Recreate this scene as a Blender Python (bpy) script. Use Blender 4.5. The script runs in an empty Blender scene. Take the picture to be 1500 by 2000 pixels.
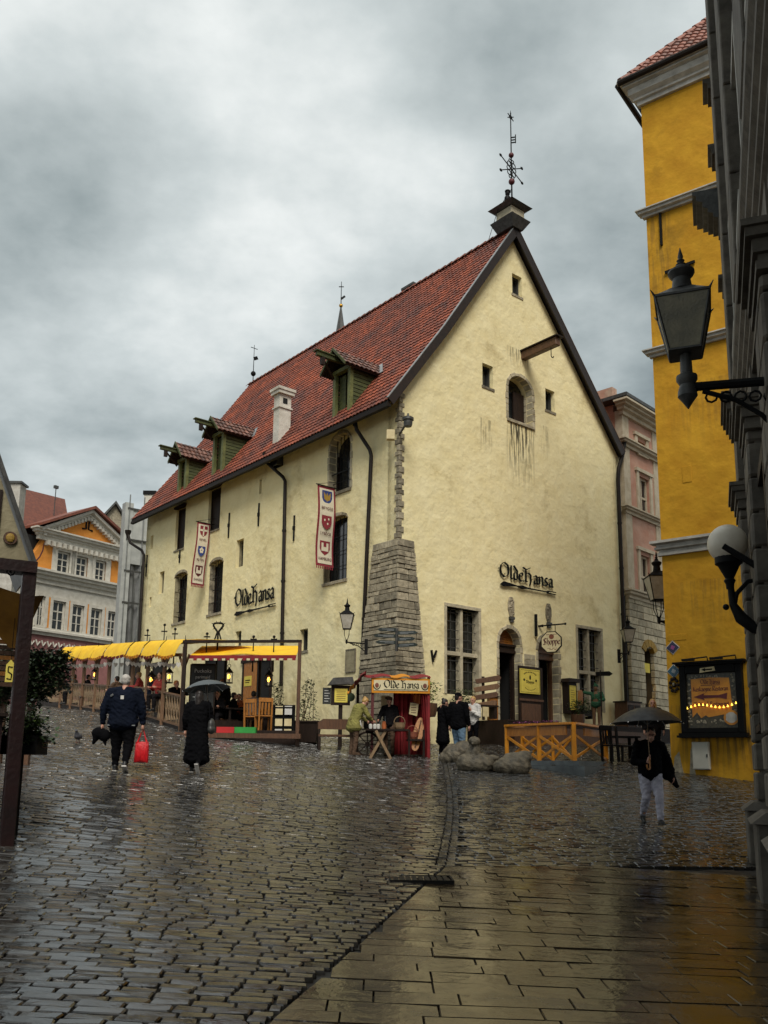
import bpy, bmesh, math, random
from mathutils import Vector, Matrix, noise
from mathutils.geometry import tessellate_polygon
random.seed(7)
R = math.radians
SC = bpy.context.scene
COL = SC.collection
# ------------------------------------------------------------------ camera
F, CX, CY, PIT, ROLL, HC = 1750.0, 750.0, 1170.0, R(10.5), R(0.67), 1.6
_r, _u, FWD = Vector((1, 0, 0)), Vector((0, -math.sin(PIT), math.cos(PIT))), Vector((0, math.cos(PIT), math.sin(PIT)))
CR = _r * math.cos(ROLL) + _u * math.sin(ROLL)
CU = _u * math.cos(ROLL) - _r * math.sin(ROLL)
CAM = Vector((0, 0, HC))
cd = bpy.data.cameras.new('camera')
cam = bpy.data.objects.new('camera', cd); COL.objects.link(cam)
cd.sensor_fit = 'VERTICAL'; cd.sensor_height = 36.0; cd.lens = F / 2000 * 36
cd.shift_y = (CY - 1000) / 2000
cd.clip_start = 0.05; cd.clip_end = 3000
m3 = Matrix((CR, CU, -FWD)).transposed().to_4x4(); m3.translation = CAM
cam.matrix_world = m3
SC.camera = cam
# ------------------------------------------------------------------ world
SKYSEED = 142.24
SUN_EL, SUN_AZ = R(50), R(6)          # azimuth measured from behind the camera towards the right
w = bpy.data.worlds.new('World'); SC.world = w; w.use_nodes = True
nt = w.node_tree; nt.nodes.clear()
def N(tree, t, **kw):
    n = tree.nodes.new(t)
    for k, v in kw.items(): setattr(n, k, v)
    return n
out = N(nt, 'ShaderNodeOutputWorld'); bg = N(nt, 'ShaderNodeBackground')
sky = N(nt, 'ShaderNodeTexSky', sky_type='NISHITA', sun_disc=False)
sky.sun_elevation = SUN_EL; sky.sun_rotation = R(174); sky.air_density = 1.0; sky.dust_density = 3.0
tc = N(nt, 'ShaderNodeTexCoord'); sep = N(nt, 'ShaderNodeSeparateXYZ')
nt.links.new(tc.outputs['Generated'], sep.inputs[0])
zz = N(nt, 'ShaderNodeMath', operation='ADD'); zz.inputs[1].default_value = 0.22
zm = N(nt, 'ShaderNodeMath', operation='MAXIMUM'); zm.inputs[1].default_value = 0.0
nt.links.new(sep.outputs[2], zm.inputs[0]); nt.links.new(zm.outputs[0], zz.inputs[0])
dx = N(nt, 'ShaderNodeMath', operation='DIVIDE'); dy = N(nt, 'ShaderNodeMath', operation='DIVIDE')
nt.links.new(sep.outputs[0], dx.inputs[0]); nt.links.new(zz.outputs[0], dx.inputs[1])
nt.links.new(sep.outputs[1], dy.inputs[0]); nt.links.new(zz.outputs[0], dy.inputs[1])
cmb = N(nt, 'ShaderNodeCombineXYZ'); nt.links.new(dx.outputs[0], cmb.inputs[0]); nt.links.new(dy.outputs[0], cmb.inputs[1])
cmb.inputs[2].default_value = SKYSEED
n1 = N(nt, 'ShaderNodeTexNoise'); n1.inputs['Scale'].default_value = 0.6; n1.inputs['Detail'].default_value = 7; n1.inputs['Roughness'].default_value = 0.5; n1.inputs['Distortion'].default_value = 0.35
n2 = N(nt, 'ShaderNodeTexNoise'); n2.inputs['Scale'].default_value = 2.4; n2.inputs['Detail'].default_value = 8; n2.inputs['Roughness'].default_value = 0.55
nt.links.new(cmb.outputs[0], n1.inputs['Vector']); nt.links.new(cmb.outputs[0], n2.inputs['Vector'])
mx = N(nt, 'ShaderNodeMix', data_type='FLOAT'); mx.inputs[0].default_value = 0.3
nt.links.new(n1.outputs['Fac'], mx.inputs[2]); nt.links.new(n2.outputs['Fac'], mx.inputs[3])
cr = N(nt, 'ShaderNodeValToRGB')
els = cr.color_ramp.elements
els[0].position = 0.385; els[0].color = (0.55, 0.68, 0.7, 1)
els[1].position = 0.61; els[1].color = (4.9, 5.0, 4.85, 1)
e = els.new(0.46); e.color = (1.6, 1.84, 1.82, 1)
e = els.new(0.535); e.color = (3.0, 3.25, 3.2, 1)
hz = N(nt, 'ShaderNodeMapRange', interpolation_type='SMOOTHSTEP'); hz.inputs[1].default_value = 0.05; hz.inputs[2].default_value = 0.5; hz.inputs[3].default_value = 0.075; hz.inputs[4].default_value = 0.0
nt.links.new(sep.outputs[2], hz.inputs[0])
ad = N(nt, 'ShaderNodeMath', operation='ADD'); nt.links.new(mx.outputs[0], ad.inputs[0]); nt.links.new(hz.outputs[0], ad.inputs[1])
nt.links.new(ad.outputs[0], cr.inputs[0])
mc = N(nt, 'ShaderNodeMix', data_type='RGBA'); mc.inputs[0].default_value = 0.93
nt.links.new(sky.outputs[0], mc.inputs[6]); nt.links.new(cr.outputs[0], mc.inputs[7])
nt.links.new(mc.outputs[2], bg.inputs[0]); bg.inputs[1].default_value = 0.1
nt.links.new(bg.outputs[0], out.inputs[0])
sl = bpy.data.lights.new('sun', 'SUN'); sun = bpy.data.objects.new('sun', sl); COL.objects.link(sun)
sl.energy = 1.5; sl.angle = R(28); sl.color = (1.0, 0.95, 0.86)
sd = Vector((math.sin(SUN_AZ) * math.cos(SUN_EL), -math.cos(SUN_AZ) * math.cos(SUN_EL), math.sin(SUN_EL)))
sun.rotation_euler = sd.to_track_quat('Z', 'Y').to_euler(); sun.location = (0, 0, 60)
SC.view_settings.view_transform = 'Standard'; SC.view_settings.look = 'None'
SC.view_settings.gamma = 1; SC.view_settings.use_curve_mapping = False
SC.view_settings.exposure = 1.1
SC.render.engine = 'CYCLES'
SC.cycles.use_denoising = True
SC.cycles.max_bounces = 6
# ------------------------------------------------------------------ pixel helpers
def ray(px, py): return (FWD + CR * ((px - CX) / F) + CU * ((CY - py) / F))
def at_depth(px, py, d):
    r = ray(px, py); return CAM + r * (d / r.y)
def sm(a, b, x):
    t = max(0.0, min(1.0, (x - a) / (b - a))); return t * t * (3 - 2 * t)
def gz(x, y):
    yy = max(-8.0, y)
    if yy < 30: b = 0.02 * yy + 0.0019 * yy * abs(yy)
    else: b = 2.31 + 0.06 * (min(yy, 46) - 30)
    wv = 0.3 + 0.7 * sm(3, 15, y)
    if x < 0:
        xx = max(x, -16); c = -0.1 * (xx if xx > -6 else -6 + (xx + 6) * 0.6) * wv
    else:
        c = -0.06 * min(x, 9) * wv * (1 - sm(16, 26, y))
    return b + c
def on_ground(px, py, lo=2.0, hi=60):
    r = ray(px, py); prev = lo
    t = lo
    while t < hi:
        p = CAM + r * t
        if p.z <= gz(p.x, p.y):
            a, b = prev, t
            for _ in range(25):
                mth = (a + b) / 2; q = CAM + r * mth
                if q.z <= gz(q.x, q.y): b = mth
                else: a = mth
            return CAM + r * b
        prev = t; t += 0.1
    return CAM + r * hi
def P2(x, y, dz=0): return Vector((x, y, gz(x, y) + dz))
class Frame:
    """wall frame: x to the right as seen from the street, y into the wall, z up"""
    def __init__(s, ox, oy, ux, uy, oz=0):
        l = math.hypot(ux, uy); s.u = Vector((ux / l, uy / l, 0)); s.n = Vector((-s.u.y, s.u.x, 0)); s.o = Vector((ox, oy, oz))
        s.M = Matrix(((s.u.x, s.n.x, 0, ox), (s.u.y, s.n.y, 0, oy), (0, 0, 1, oz), (0, 0, 0, 1)))
    def uv(s, px, py, y=0):
        r = ray(px, py); o = s.o + s.n * y
        t = (o - CAM).dot(s.n) / r.dot(s.n); p = CAM + r * t - s.o
        return (p.dot(s.u), p.z)
    def w(s, x, y, z): return s.M @ Vector((x, y, z))
# ------------------------------------------------------------------ materials
M = {}
def mat(name, c, c2=None, ns=3.0, rough=0.6, r2=None, bump=0.0, bs=18.0, metal=0.0, isl=0.0, rnd=0.0, spec=0.5, emit=0.0, stretch=None, alpha=None, coat=0.0):
    m = bpy.data.materials.new(name); m.use_nodes = True; t = m.node_tree
    b = t.nodes['Principled BSDF']; L = t.links.new
    b.inputs['Metallic'].default_value = metal; b.inputs['Roughness'].default_value = rough
    b.inputs['Specular IOR Level'].default_value = spec
    if coat: b.inputs['Coat Weight'].default_value = coat; b.inputs['Coat Roughness'].default_value = 0.08
    c2 = c2 or tuple(x * 0.72 for x in c)
    tcx = N(t, 'ShaderNodeTexCoord'); vec = tcx.outputs['Object']
    if stretch:
        mp = N(t, 'ShaderNodeMapping'); mp.inputs['Scale'].default_value = stretch; L(vec, mp.inputs[0]); vec = mp.outputs[0]
    nz = N(t, 'ShaderNodeTexNoise'); nz.inputs['Scale'].default_value = ns; nz.inputs['Detail'].default_value = 6; nz.inputs['Roughness'].default_value = 0.6
    L(vec, nz.inputs['Vector'])
    rp = N(t, 'ShaderNodeValToRGB'); rp.color_ramp.elements[0].position = 0.33; rp.color_ramp.elements[1].position = 0.67
    rp.color_ramp.elements[0].color = (*c2, 1); rp.color_ramp.elements[1].color = (*c, 1)
    L(nz.outputs['Fac'], rp.inputs[0]); col = rp.outputs[0]
    if isl or rnd:
        src = N(t, 'ShaderNodeNewGeometry').outputs['Random Per Island'] if isl else N(t, 'ShaderNodeObjectInfo').outputs['Random']
        k = isl or rnd
        mr = N(t, 'ShaderNodeMapRange'); mr.inputs[3].default_value = 1 - k; mr.inputs[4].default_value = 1 + k; L(src, mr.inputs[0])
        hs = N(t, 'ShaderNodeHueSaturation'); L(mr.outputs[0], hs.inputs['Value']); L(col, hs.inputs['Color']); col = hs.outputs[0]
    L(col, b.inputs['Base Color'])
    if r2 is not None:
        mr = N(t, 'ShaderNodeMapRange'); mr.inputs[1].default_value = 0.35; mr.inputs[2].default_value = 0.65
        mr.inputs[3].default_value = rough; mr.inputs[4].default_value = r2
        L(nz.outputs['Fac'], mr.inputs[0]); L(mr.outputs[0], b.inputs['Roughness'])
    if bump:
        nb = N(t, 'ShaderNodeTexNoise'); nb.inputs['Scale'].default_value = bs; nb.inputs['Detail'].default_value = 5
        L(vec, nb.inputs['Vector'])
        bp = N(t, 'ShaderNodeBump'); bp.inputs['Strength'].default_value = min(1, bump); bp.inputs['Distance'].default_value = 0.02 * max(1, bump)
        L(nb.outputs['Fac'], bp.inputs['Height']); L(bp.outputs[0], b.inputs['Normal'])
    if emit:
        L(col, b.inputs['Emission Color']); b.inputs['Emission Strength'].default_value = emit
    if alpha is not None:
        b.inputs['Alpha'].default_value = alpha
    M[name] = m; return m
def plaster(name, c, c2, dirt, dirt_amt=0.5, bump=0.6, streaks=(), relief=0.06):
    """lime render: blotches, weathered patches, run-off streaks below openings (boxes in object space)"""
    m = mat(name, c, c2, ns=1.3, rough=0.85, bump=bump, bs=5.5, spec=0.2); t = m.node_tree; L = t.links.new
    b = t.nodes['Principled BSDF']; base = b.inputs['Base Color'].links[0].from_socket
    vec = [n for n in t.nodes if n.type == 'TEX_COORD'][0].outputs['Object']
    n2 = N(t, 'ShaderNodeTexNoise'); n2.inputs['Scale'].default_value = 0.55; n2.inputs['Detail'].default_value = 9; n2.inputs['Roughness'].default_value = 0.68
    L(vec, n2.inputs['Vector'])
    mr = N(t, 'ShaderNodeMapRange'); mr.inputs[1].default_value = 0.56; mr.inputs[2].default_value = 0.74; mr.inputs[4].default_value = dirt_amt
    L(n2.outputs['Fac'], mr.inputs[0])
    mxx = N(t, 'ShaderNodeMix', data_type='RGBA'); mxx.inputs[7].default_value = (*dirt, 1)
    L(mr.outputs[0], mxx.inputs[0]); L(base, mxx.inputs[6]); col = mxx.outputs[2]
    n4 = N(t, 'ShaderNodeTexNoise'); n4.inputs['Scale'].default_value = 7; n4.inputs['Detail'].default_value = 8; n4.inputs['Roughness'].default_value = 0.7
    L(vec, n4.inputs['Vector'])
    r4 = N(t, 'ShaderNodeMapRange'); r4.inputs[1].default_value = 0.55; r4.inputs[2].default_value = 0.8; r4.inputs[4].default_value = 0.45
    L(n4.outputs['Fac'], r4.inputs[0])
    m4 = N(t, 'ShaderNodeMix', data_type='RGBA'); m4.inputs[7].default_value = (*[x * 0.7 for x in c2], 1)
    L(r4.outputs[0], m4.inputs[0]); L(col, m4.inputs[6]); col = m4.outputs[2]
    if streaks:
        sp = N(t, 'ShaderNodeSeparateXYZ'); L(vec, sp.inputs[0])
        mp = N(t, 'ShaderNodeMapping'); mp.inputs['Scale'].default_value = (7, 7, 0.55); L(vec, mp.inputs[0])
        n3 = N(t, 'ShaderNodeTexNoise'); n3.inputs['Scale'].default_value = 1.6; n3.inputs['Detail'].default_value = 5; L(mp.outputs[0], n3.inputs['Vector'])
        for (ax, lo, hi, zt, ln, amt) in streaks:
            def soft(sock, a, bb, c_, d_):
                q = N(t, 'ShaderNodeMapRange', interpolation_type='SMOOTHSTEP'); q.inputs[1].default_value = a; q.inputs[2].default_value = bb; q.inputs[3].default_value = c_; q.inputs[4].default_value = d_
                L(sock, q.inputs[0]); return q.outputs[0]
            wd = hi - lo
            f1 = soft(sp.outputs[ax], lo - 0.1 * wd, lo + 0.2 * wd, 0, 1); f2 = soft(sp.outputs[ax], hi - 0.2 * wd, hi + 0.1 * wd, 1, 0)
            f3 = soft(sp.outputs[2], zt - ln, zt - 0.15 * ln, 0, 1); f4 = soft(sp.outputs[2], zt, zt + 0.05, 1, 0)
            f5 = soft(n3.outputs['Fac'], 0.44, 0.58, 0, amt)
            cur = f5
            for fx in (f1, f2, f3, f4):
                q = N(t, 'ShaderNodeMath', operation='MULTIPLY'); L(cur, q.inputs[0]); L(fx, q.inputs[1]); cur = q.outputs[0]
            other = N(t, 'ShaderNodeMath', operation='LESS_THAN'); L(sp.outputs[1 - ax], other.inputs[0]); other.inputs[1].default_value = 0.6
            q = N(t, 'ShaderNodeMath', operation='MULTIPLY'); L(cur, q.inputs[0]); L(other.outputs[0], q.inputs[1]); cur = q.outputs[0]
            ms = N(t, 'ShaderNodeMix', data_type='RGBA'); ms.inputs[7].default_value = (0.05, 0.045, 0.03, 1)
            L(cur, ms.inputs[0]); L(col, ms.inputs[6]); col = ms.outputs[2]
    L(col, b.inputs['Base Color'])
    # second, broader relief
    bp1 = [n for n in t.nodes if n.type == 'BUMP'][0]
    nb = N(t, 'ShaderNodeTexNoise'); nb.inputs['Scale'].default_value = 2.0; nb.inputs['Detail'].default_value = 3; L(vec, nb.inputs['Vector'])
    bp2 = N(t, 'ShaderNodeBump'); bp2.inputs['Strength'].default_value = 0.8; bp2.inputs['Distance'].default_value = relief
    L(nb.outputs['Fac'], bp2.inputs['Height']); L(bp1.outputs[0], bp2.inputs['Normal']); L(bp2.outputs[0], b.inputs['Normal'])
    return m
mat('iron', (0.009, 0.009, 0.009), rough=0.55, bump=0.15, bs=40, spec=0.12)
mat('iron_pipe', (0.012, 0.01, 0.009), (0.02, 0.014, 0.01), rough=0.55, spec=0.15)
mat('iron_grey', (0.10, 0.10, 0.095), (0.045, 0.045, 0.043), ns=8, rough=0.5, metal=0.4, bump=0.1)
mat('black_letters', (0.005, 0.005, 0.005), rough=0.6, spec=0.12)
mat('limestone', (0.33, 0.29, 0.205), (0.15, 0.128, 0.088), ns=6, rough=0.85, bump=1.0, bs=14, rnd=0.4)
mat('limestone_pale', (0.46, 0.41, 0.29), (0.28, 0.245, 0.17), ns=5, rough=0.85, bump=0.7, bs=14, rnd=0.25)
mat('mortar', (0.06, 0.05, 0.034), rough=0.95, bump=0.6)
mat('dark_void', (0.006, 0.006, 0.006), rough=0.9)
mat('dark_wood', (0.026, 0.014, 0.009), (0.011, 0.006, 0.004), ns=6, spec=0.25, rough=0.6, bump=0.4, bs=20, stretch=(6, 6, 0.8))
mat('brown_wood', (0.13, 0.06, 0.028), (0.06, 0.028, 0.014), ns=5, rough=0.5, bump=0.4, bs=20, stretch=(6, 6, 0.8))
mat('pale_wood', (0.30, 0.2, 0.105), (0.17, 0.105, 0.055), ns=6, rough=0.65, bump=0.4, bs=20, stretch=(6, 6, 0.8))
mat('honey_wood', (0.42, 0.17, 0.03), (0.27, 0.1, 0.018), ns=5, rough=0.45, bump=0.3, stretch=(5, 5, 1))
mat('tan_post', (0.19, 0.1, 0.045), (0.1, 0.05, 0.022), ns=6, rough=0.6, bump=0.3, stretch=(6, 6, 0.8))
mat('reveal', (0.34, 0.3, 0.19), (0.2, 0.17, 0.1), ns=3, rough=0.9, bump=0.5)
mat('glass_dark', (0.012, 0.014, 0.014), (0.02, 0.022, 0.022), rough=0.12, spec=0.6)
mat('lead_bar', (0.05, 0.05, 0.045), rough=0.6)
mat('green_wood', (0.08, 0.092, 0.024), (0.03, 0.036, 0.011), ns=4, rough=0.6, bump=0.4, stretch=(1, 1, 4))
mat('green_wood_light', (0.15, 0.16, 0.05), (0.08, 0.088, 0.028), ns=4, rough=0.6, bump=0.3)
mat('roof_tile', (0.27, 0.062, 0.026), (0.095, 0.024, 0.014), ns=0.7, rough=0.5, r2=0.75, isl=0.42, bump=0.4, bs=30)
mat('roof_tile_old', (0.23, 0.1, 0.065), (0.085, 0.045, 0.035), ns=4, rough=0.5, isl=0.5, bump=0.3, bs=30)
mat('tile_red', (0.25, 0.075, 0.04), (0.13, 0.04, 0.024), ns=5, rough=0.5, rnd=0.4, bump=0.3)
mat('verge_board', (0.02, 0.01, 0.007), (0.01, 0.006, 0.005), ns=3, rough=0.6, bump=0.3)
mat('zinc', (0.35, 0.36, 0.36), (0.22, 0.23, 0.23), rough=0.4, metal=0.6)
plaster('chimney_white', (0.66, 0.63, 0.56), (0.5, 0.47, 0.4), (0.25, 0.22, 0.16), 0.6, 0.4)
mat('skin', (0.5, 0.27, 0.19), (0.44, 0.22, 0.15), rough=0.55)
mat('hair_grey', (0.5, 0.47, 0.43), (0.3, 0.28, 0.25), ns=60, rough=0.6)
mat('hair_dark', (0.018, 0.012, 0.009), rough=0.5)
mat('hair_blond', (0.5, 0.31, 0.1), (0.33, 0.18, 0.05), ns=50, rough=0.5)
mat('cloth_black', (0.006, 0.006, 0.007), (0.003, 0.003, 0.004), rough=0.9, bump=0.5, bs=25, spec=0.06)
mat('cloth_navy', (0.006, 0.009, 0.02), (0.003, 0.005, 0.011), rough=0.85, bump=0.5, bs=22, spec=0.1)
mat('cloth_dark', (0.011, 0.01, 0.011), rough=0.9, bump=0.5, bs=22, spec=0.08)
mat('jeans_pale', (0.52, 0.5, 0.57), (0.34, 0.33, 0.4), ns=9, rough=0.85, bump=1.6, bs=9)
mat('jeans_blue', (0.18, 0.29, 0.4), (0.09, 0.16, 0.25), ns=7, rough=0.85, bump=0.7, bs=14)
mat('cloth_white', (0.62, 0.6, 0.57), (0.45, 0.44, 0.42), rough=0.8, bump=0.4, bs=16)
mat('cloth_olive', (0.24, 0.22, 0.055), (0.14, 0.125, 0.03), ns=6, rough=0.85, bump=0.6, bs=12)
mat('cloth_green', (0.02, 0.1, 0.045), rough=0.8, bump=0.4)
mat('cloth_red', (0.35, 0.03, 0.02), (0.2, 0.015, 0.012), rough=0.8, bump=0.4)
mat('cloth_brown', (0.1, 0.055, 0.03), rough=0.85, bump=0.4)
mat('cloth_grey', (0.16, 0.16, 0.16), rough=0.85, bump=0.4)
mat('cloth_orange', (0.45, 0.12, 0.03), rough=0.8, bump=0.4)
mat('bag_red', (0.7, 0.01, 0.016), (0.42, 0.005, 0.009), ns=5, rough=0.4, bump=1.0, bs=9, stretch=(5, 5, 1.2))
mat('sole_white', (0.6, 0.58, 0.54), rough=0.7)
mat('shoe_black', (0.012, 0.012, 0.012), rough=0.5)
mat('umbrella_black', (0.012, 0.013, 0.015), (0.007, 0.008, 0.009), ns=10, rough=0.4, r2=0.6, spec=0.35, bump=0.15, bs=12)
mat('umbrella_grey', (0.07, 0.085, 0.09), (0.04, 0.05, 0.055), ns=10, rough=0.35, r2=0.55, spec=0.6)
mat('chrome', (0.6, 0.6, 0.6), rough=0.25, metal=1)
mat('yellow_canvas', (0.86, 0.54, 0.012), (0.74, 0.42, 0.01), ns=3, rough=0.7, bump=0.35, bs=7)
mat('red_canvas', (0.27, 0.012, 0.016), (0.16, 0.008, 0.01), ns=3, rough=0.75, bump=0.4, bs=8)
mat('orange_canvas', (0.7, 0.27, 0.01), rough=0.75, bump=0.3, bs=8)
mat('cream', (0.68, 0.6, 0.38), (0.56, 0.48, 0.28), rough=0.6)
mat('white_paint', (0.68, 0.66, 0.61), (0.52, 0.5, 0.45), ns=5, rough=0.6)
mat('white_dull', (0.5, 0.48, 0.43), (0.33, 0.31, 0.27), ns=4, rough=0.75, bump=0.3)
mat('yellow_rail', (0.62, 0.25, 0.012), (0.42, 0.15, 0.008), ns=4, rough=0.4, bump=0.3, stretch=(3, 3, 1))
mat('deck_grey', (0.12, 0.14, 0.145), (0.065, 0.075, 0.08), ns=4, rough=0.35, bump=0.2)
mat('leaf', (0.045, 0.085, 0.016), (0.018, 0.038, 0.009), ns=9, rough=0.5, isl=0.5)
mat('leaf_dark', (0.022, 0.038, 0.012), (0.01, 0.018, 0.006), ns=9, rough=0.45, isl=0.5)
mat('leaf_bright', (0.13, 0.2, 0.03), (0.06, 0.1, 0.016), ns=9, rough=0.5, isl=0.4)
mat('flower_purple', (0.3, 0.06, 0.2), rough=0.6, isl=0.4)
mat('lamp_glass', (0.5, 0.47, 0.4), (0.3, 0.28, 0.22), ns=5, rough=0.25, r2=0.5)
mat('lamp_glass_dark', (0.3, 0.27, 0.18), (0.06, 0.055, 0.04), ns=3.5, rough=0.2, r2=0.5, bump=0.3, bs=50)
mat('globe', (0.82, 0.75, 0.62), (0.66, 0.58, 0.46), ns=2.5, rough=0.35, bump=0.1, bs=30)
mat('flame', (1.0, 0.45, 0.06), (1.0, 0.4, 0.05), rough=0.5, emit=3.0)
mat('warm_glow', (1.0, 0.62, 0.08), (1.0, 0.55, 0.05), rough=0.5, emit=1.6)
mat('paper_yellow', (0.72, 0.6, 0.1), (0.6, 0.48, 0.07), ns=6, rough=0.6)
mat('paper_cream', (0.66, 0.56, 0.33), (0.52, 0.42, 0.22), ns=6, rough=0.7)
mat('poster_orange', (0.6, 0.25, 0.015), (0.44, 0.15, 0.01), ns=5, rough=0.35)
mat('poster_dark', (0.075, 0.06, 0.03), (0.02, 0.018, 0.012), ns=14, rough=0.3)
mat('maroon', (0.1, 0.012, 0.014), rough=0.6)
mat('chalkboard', (0.016, 0.018, 0.017), rough=0.6)
mat('chalk', (0.55, 0.55, 0.52), rough=0.9)
mat('banner_cloth', (0.66, 0.6, 0.47), (0.55, 0.49, 0.37), rough=0.8, bump=0.2, bs=10)
mat('banner_red', (0.23, 0.018, 0.03), rough=0.8)
mat('heraldry_blue', (0.02, 0.045, 0.2), rough=0.8)
mat('heraldry_gold', (0.33, 0.2, 0.03), rough=0.7)
mat('stone_sculpt', (0.19, 0.16, 0.11), (0.04, 0.034, 0.023), ns=6, rough=0.4, r2=0.8, bump=1.2, bs=34)
mat('gold', (0.6, 0.33, 0.05), rough=0.3, metal=0.9)
mat('red_plastic', (0.55, 0.02, 0.02), rough=0.4)
mat('green_plastic', (0.03, 0.3, 0.05), rough=0.4)
mat('enamel_blue', (0.022, 0.016, 0.06), rough=0.25)
mat('enamel_teal', (0.02, 0.09, 0.14), rough=0.25)
mat('box_grey', (0.5, 0.48, 0.41), (0.42, 0.4, 0.33), rough=0.6)
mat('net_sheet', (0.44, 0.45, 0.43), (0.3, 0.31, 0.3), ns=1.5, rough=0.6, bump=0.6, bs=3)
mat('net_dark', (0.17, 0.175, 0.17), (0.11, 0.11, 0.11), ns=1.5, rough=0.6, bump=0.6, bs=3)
mat('pigeon', (0.06, 0.06, 0.07), rough=0.6)
# ------------------------------------------------------------------ mesh builder
I4 = Matrix.Identity(4)
WM = {}
class MB:
    def __init__(s, T=I4): s.v = []; s.f = []; s.T = T
    def add(s, vs, fs):
        o = len(s.v); T = s.T
        s.v += [T @ Vector(v) for v in vs]; s.f += [tuple(i + o for i in f) for f in fs]; return s
    def box(s, x0, x1, y0, y1, z0, z1):
        if x0 > x1: x0, x1 = x1, x0
        if y0 > y1: y0, y1 = y1, y0
        if z0 > z1: z0, z1 = z1, z0
        return s.add([(x0, y0, z0), (x1, y0, z0), (x1, y1, z0), (x0, y1, z0), (x0, y0, z1), (x1, y0, z1), (x1, y1, z1), (x0, y1, z1)],
                     [(3, 2, 1, 0), (4, 5, 6, 7), (0, 1, 5, 4), (1, 2, 6, 5), (2, 3, 7, 6), (3, 0, 4, 7)])
    def hexa(s, b, t):
        """eight corners: bottom ring b (ccw from above) and top ring t"""
        n = len(b)
        return s.add(list(b) + list(t), [tuple(range(n - 1, -1, -1)), tuple(range(n, 2 * n))] + [(i, (i + 1) % n, n + (i + 1) % n, n + i) for i in range(n)])
    def prism(s, poly, y0, y1):
        """poly of (x,z), counter-clockwise seen from the street (from -y), extruded y0..y1"""
        a = sum(poly[i][0] * poly[(i + 1) % len(poly)][1] - poly[(i + 1) % len(poly)][0] * poly[i][1] for i in range(len(poly)))
        if a < 0: poly = poly[::-1]
        if y0 > y1: y0, y1 = y1, y0
        n = len(poly)
        vs = [(p[0], y0, p[1]) for p in poly] + [(p[0], y1, p[1]) for p in poly]
        return s.add(vs, [tuple(range(n)), tuple(range(2 * n - 1, n - 1, -1))] + [(i, n + i, n + (i + 1) % n, (i + 1) % n) for i in range(n)])
    def wall(s, outer, holes, y0, y1):
        """polygon with holes in xz, front at y0 and back at y1, with the reveals of the holes"""
        loops = [outer] + holes; flat = [p for l in loops for p in l]
        tri = tessellate_polygon([[Vector((p[0], p[1], 0)) for p in l] for l in loops])
        n = len(flat); fs = []
        for t in tri:
            a, b, c = [flat[i] for i in t]
            ar = (b[0] - a[0]) * (c[1] - a[1]) - (c[0] - a[0]) * (b[1] - a[1])
            if abs(ar) < 1e-9: continue
            t = tuple(t) if ar > 0 else tuple(t[::-1])
            fs.append(t); fs.append(tuple(i + n for i in t[::-1]))
        o = 0
        for k, l in enumerate(loops):
            a = sum(l[i][0] * l[(i + 1) % len(l)][1] - l[(i + 1) % len(l)][0] * l[i][1] for i in range(len(l)))
            m = len(l)
            for i in range(m):
                j = (i + 1) % m
                q = (o + i, n + o + i, n + o + j, o + j)
                if (a > 0) != (k == 0): q = q[::-1]
                fs.append(q)
            o += m
        return s.add([(p[0], y0, p[1]) for p in flat] + [(p[0], y1, p[1]) for p in flat], fs)
    def cyl(s, p0, p1, r0, r1=None, n=10, cap=True):
        r1 = r0 if r1 is None else r1; p0, p1 = Vector(p0), Vector(p1); d = p1 - p0
        if d.length < 1e-6: return s
        q = d.to_track_quat('Z', 'Y').to_matrix(); a, b = q.col[0], q.col[1]
        vs = [p0 + (a * math.cos(2 * math.pi * i / n) + b * math.sin(2 * math.pi * i / n)) * r0 for i in range(n)] + \
             [p1 + (a * math.cos(2 * math.pi * i / n) + b * math.sin(2 * math.pi * i / n)) * r1 for i in range(n)]
        fs = [(i, (i + 1) % n, n + (i + 1) % n, n + i) for i in range(n)]
        if cap: fs += [tuple(range(n - 1, -1, -1)), tuple(range(n, 2 * n))]
        return s.add(vs, fs)
    def tube(s, pts, r, n=8):
        pts = [Vector(p) for p in pts]; k = len(pts); rs = r if isinstance(r, (list, tuple)) else [r] * k
        vs = []; up = None
        for i, p in enumerate(pts):
            d = (pts[min(i + 1, k - 1)] - pts[max(i - 1, 0)]).normalized()
            if up is None: up = d.orthogonal().normalized()
            a = (up - d * up.dot(d)).normalized(); b = d.cross(a); up = a
            vs += [p + (a * math.cos(2 * math.pi * j / n) + b * math.sin(2 * math.pi * j / n)) * rs[i] for j in range(n)]
        fs = [(i * n + j, i * n + (j + 1) % n, (i + 1) * n + (j + 1) % n, (i + 1) * n + j) for i in range(k - 1) for j in range(n)]
        fs += [tuple(range(n - 1, -1, -1)), tuple(range((k - 1) * n, k * n))]
        return s.add(vs, fs)
    def lathe(s, prof, c=(0, 0, 0), n=16, rot=0.0):
        """prof list of (r,z) from bottom to top round the z axis"""
        k = len(prof); vs = []
        for r, z in prof:
            vs += [(c[0] + r * math.cos(rot + 2 * math.pi * j / n), c[1] + r * math.sin(rot + 2 * math.pi * j / n), c[2] + z) for j in range(n)]
        fs = [(i * n + j, i * n + (j + 1) % n, (i + 1) * n + (j + 1) % n, (i + 1) * n + j) for i in range(k - 1) for j in range(n)]
        fs += [tuple(range(n - 1, -1, -1)), tuple(range((k - 1) * n, k * n))]
        return s.add(vs, fs)
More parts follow.
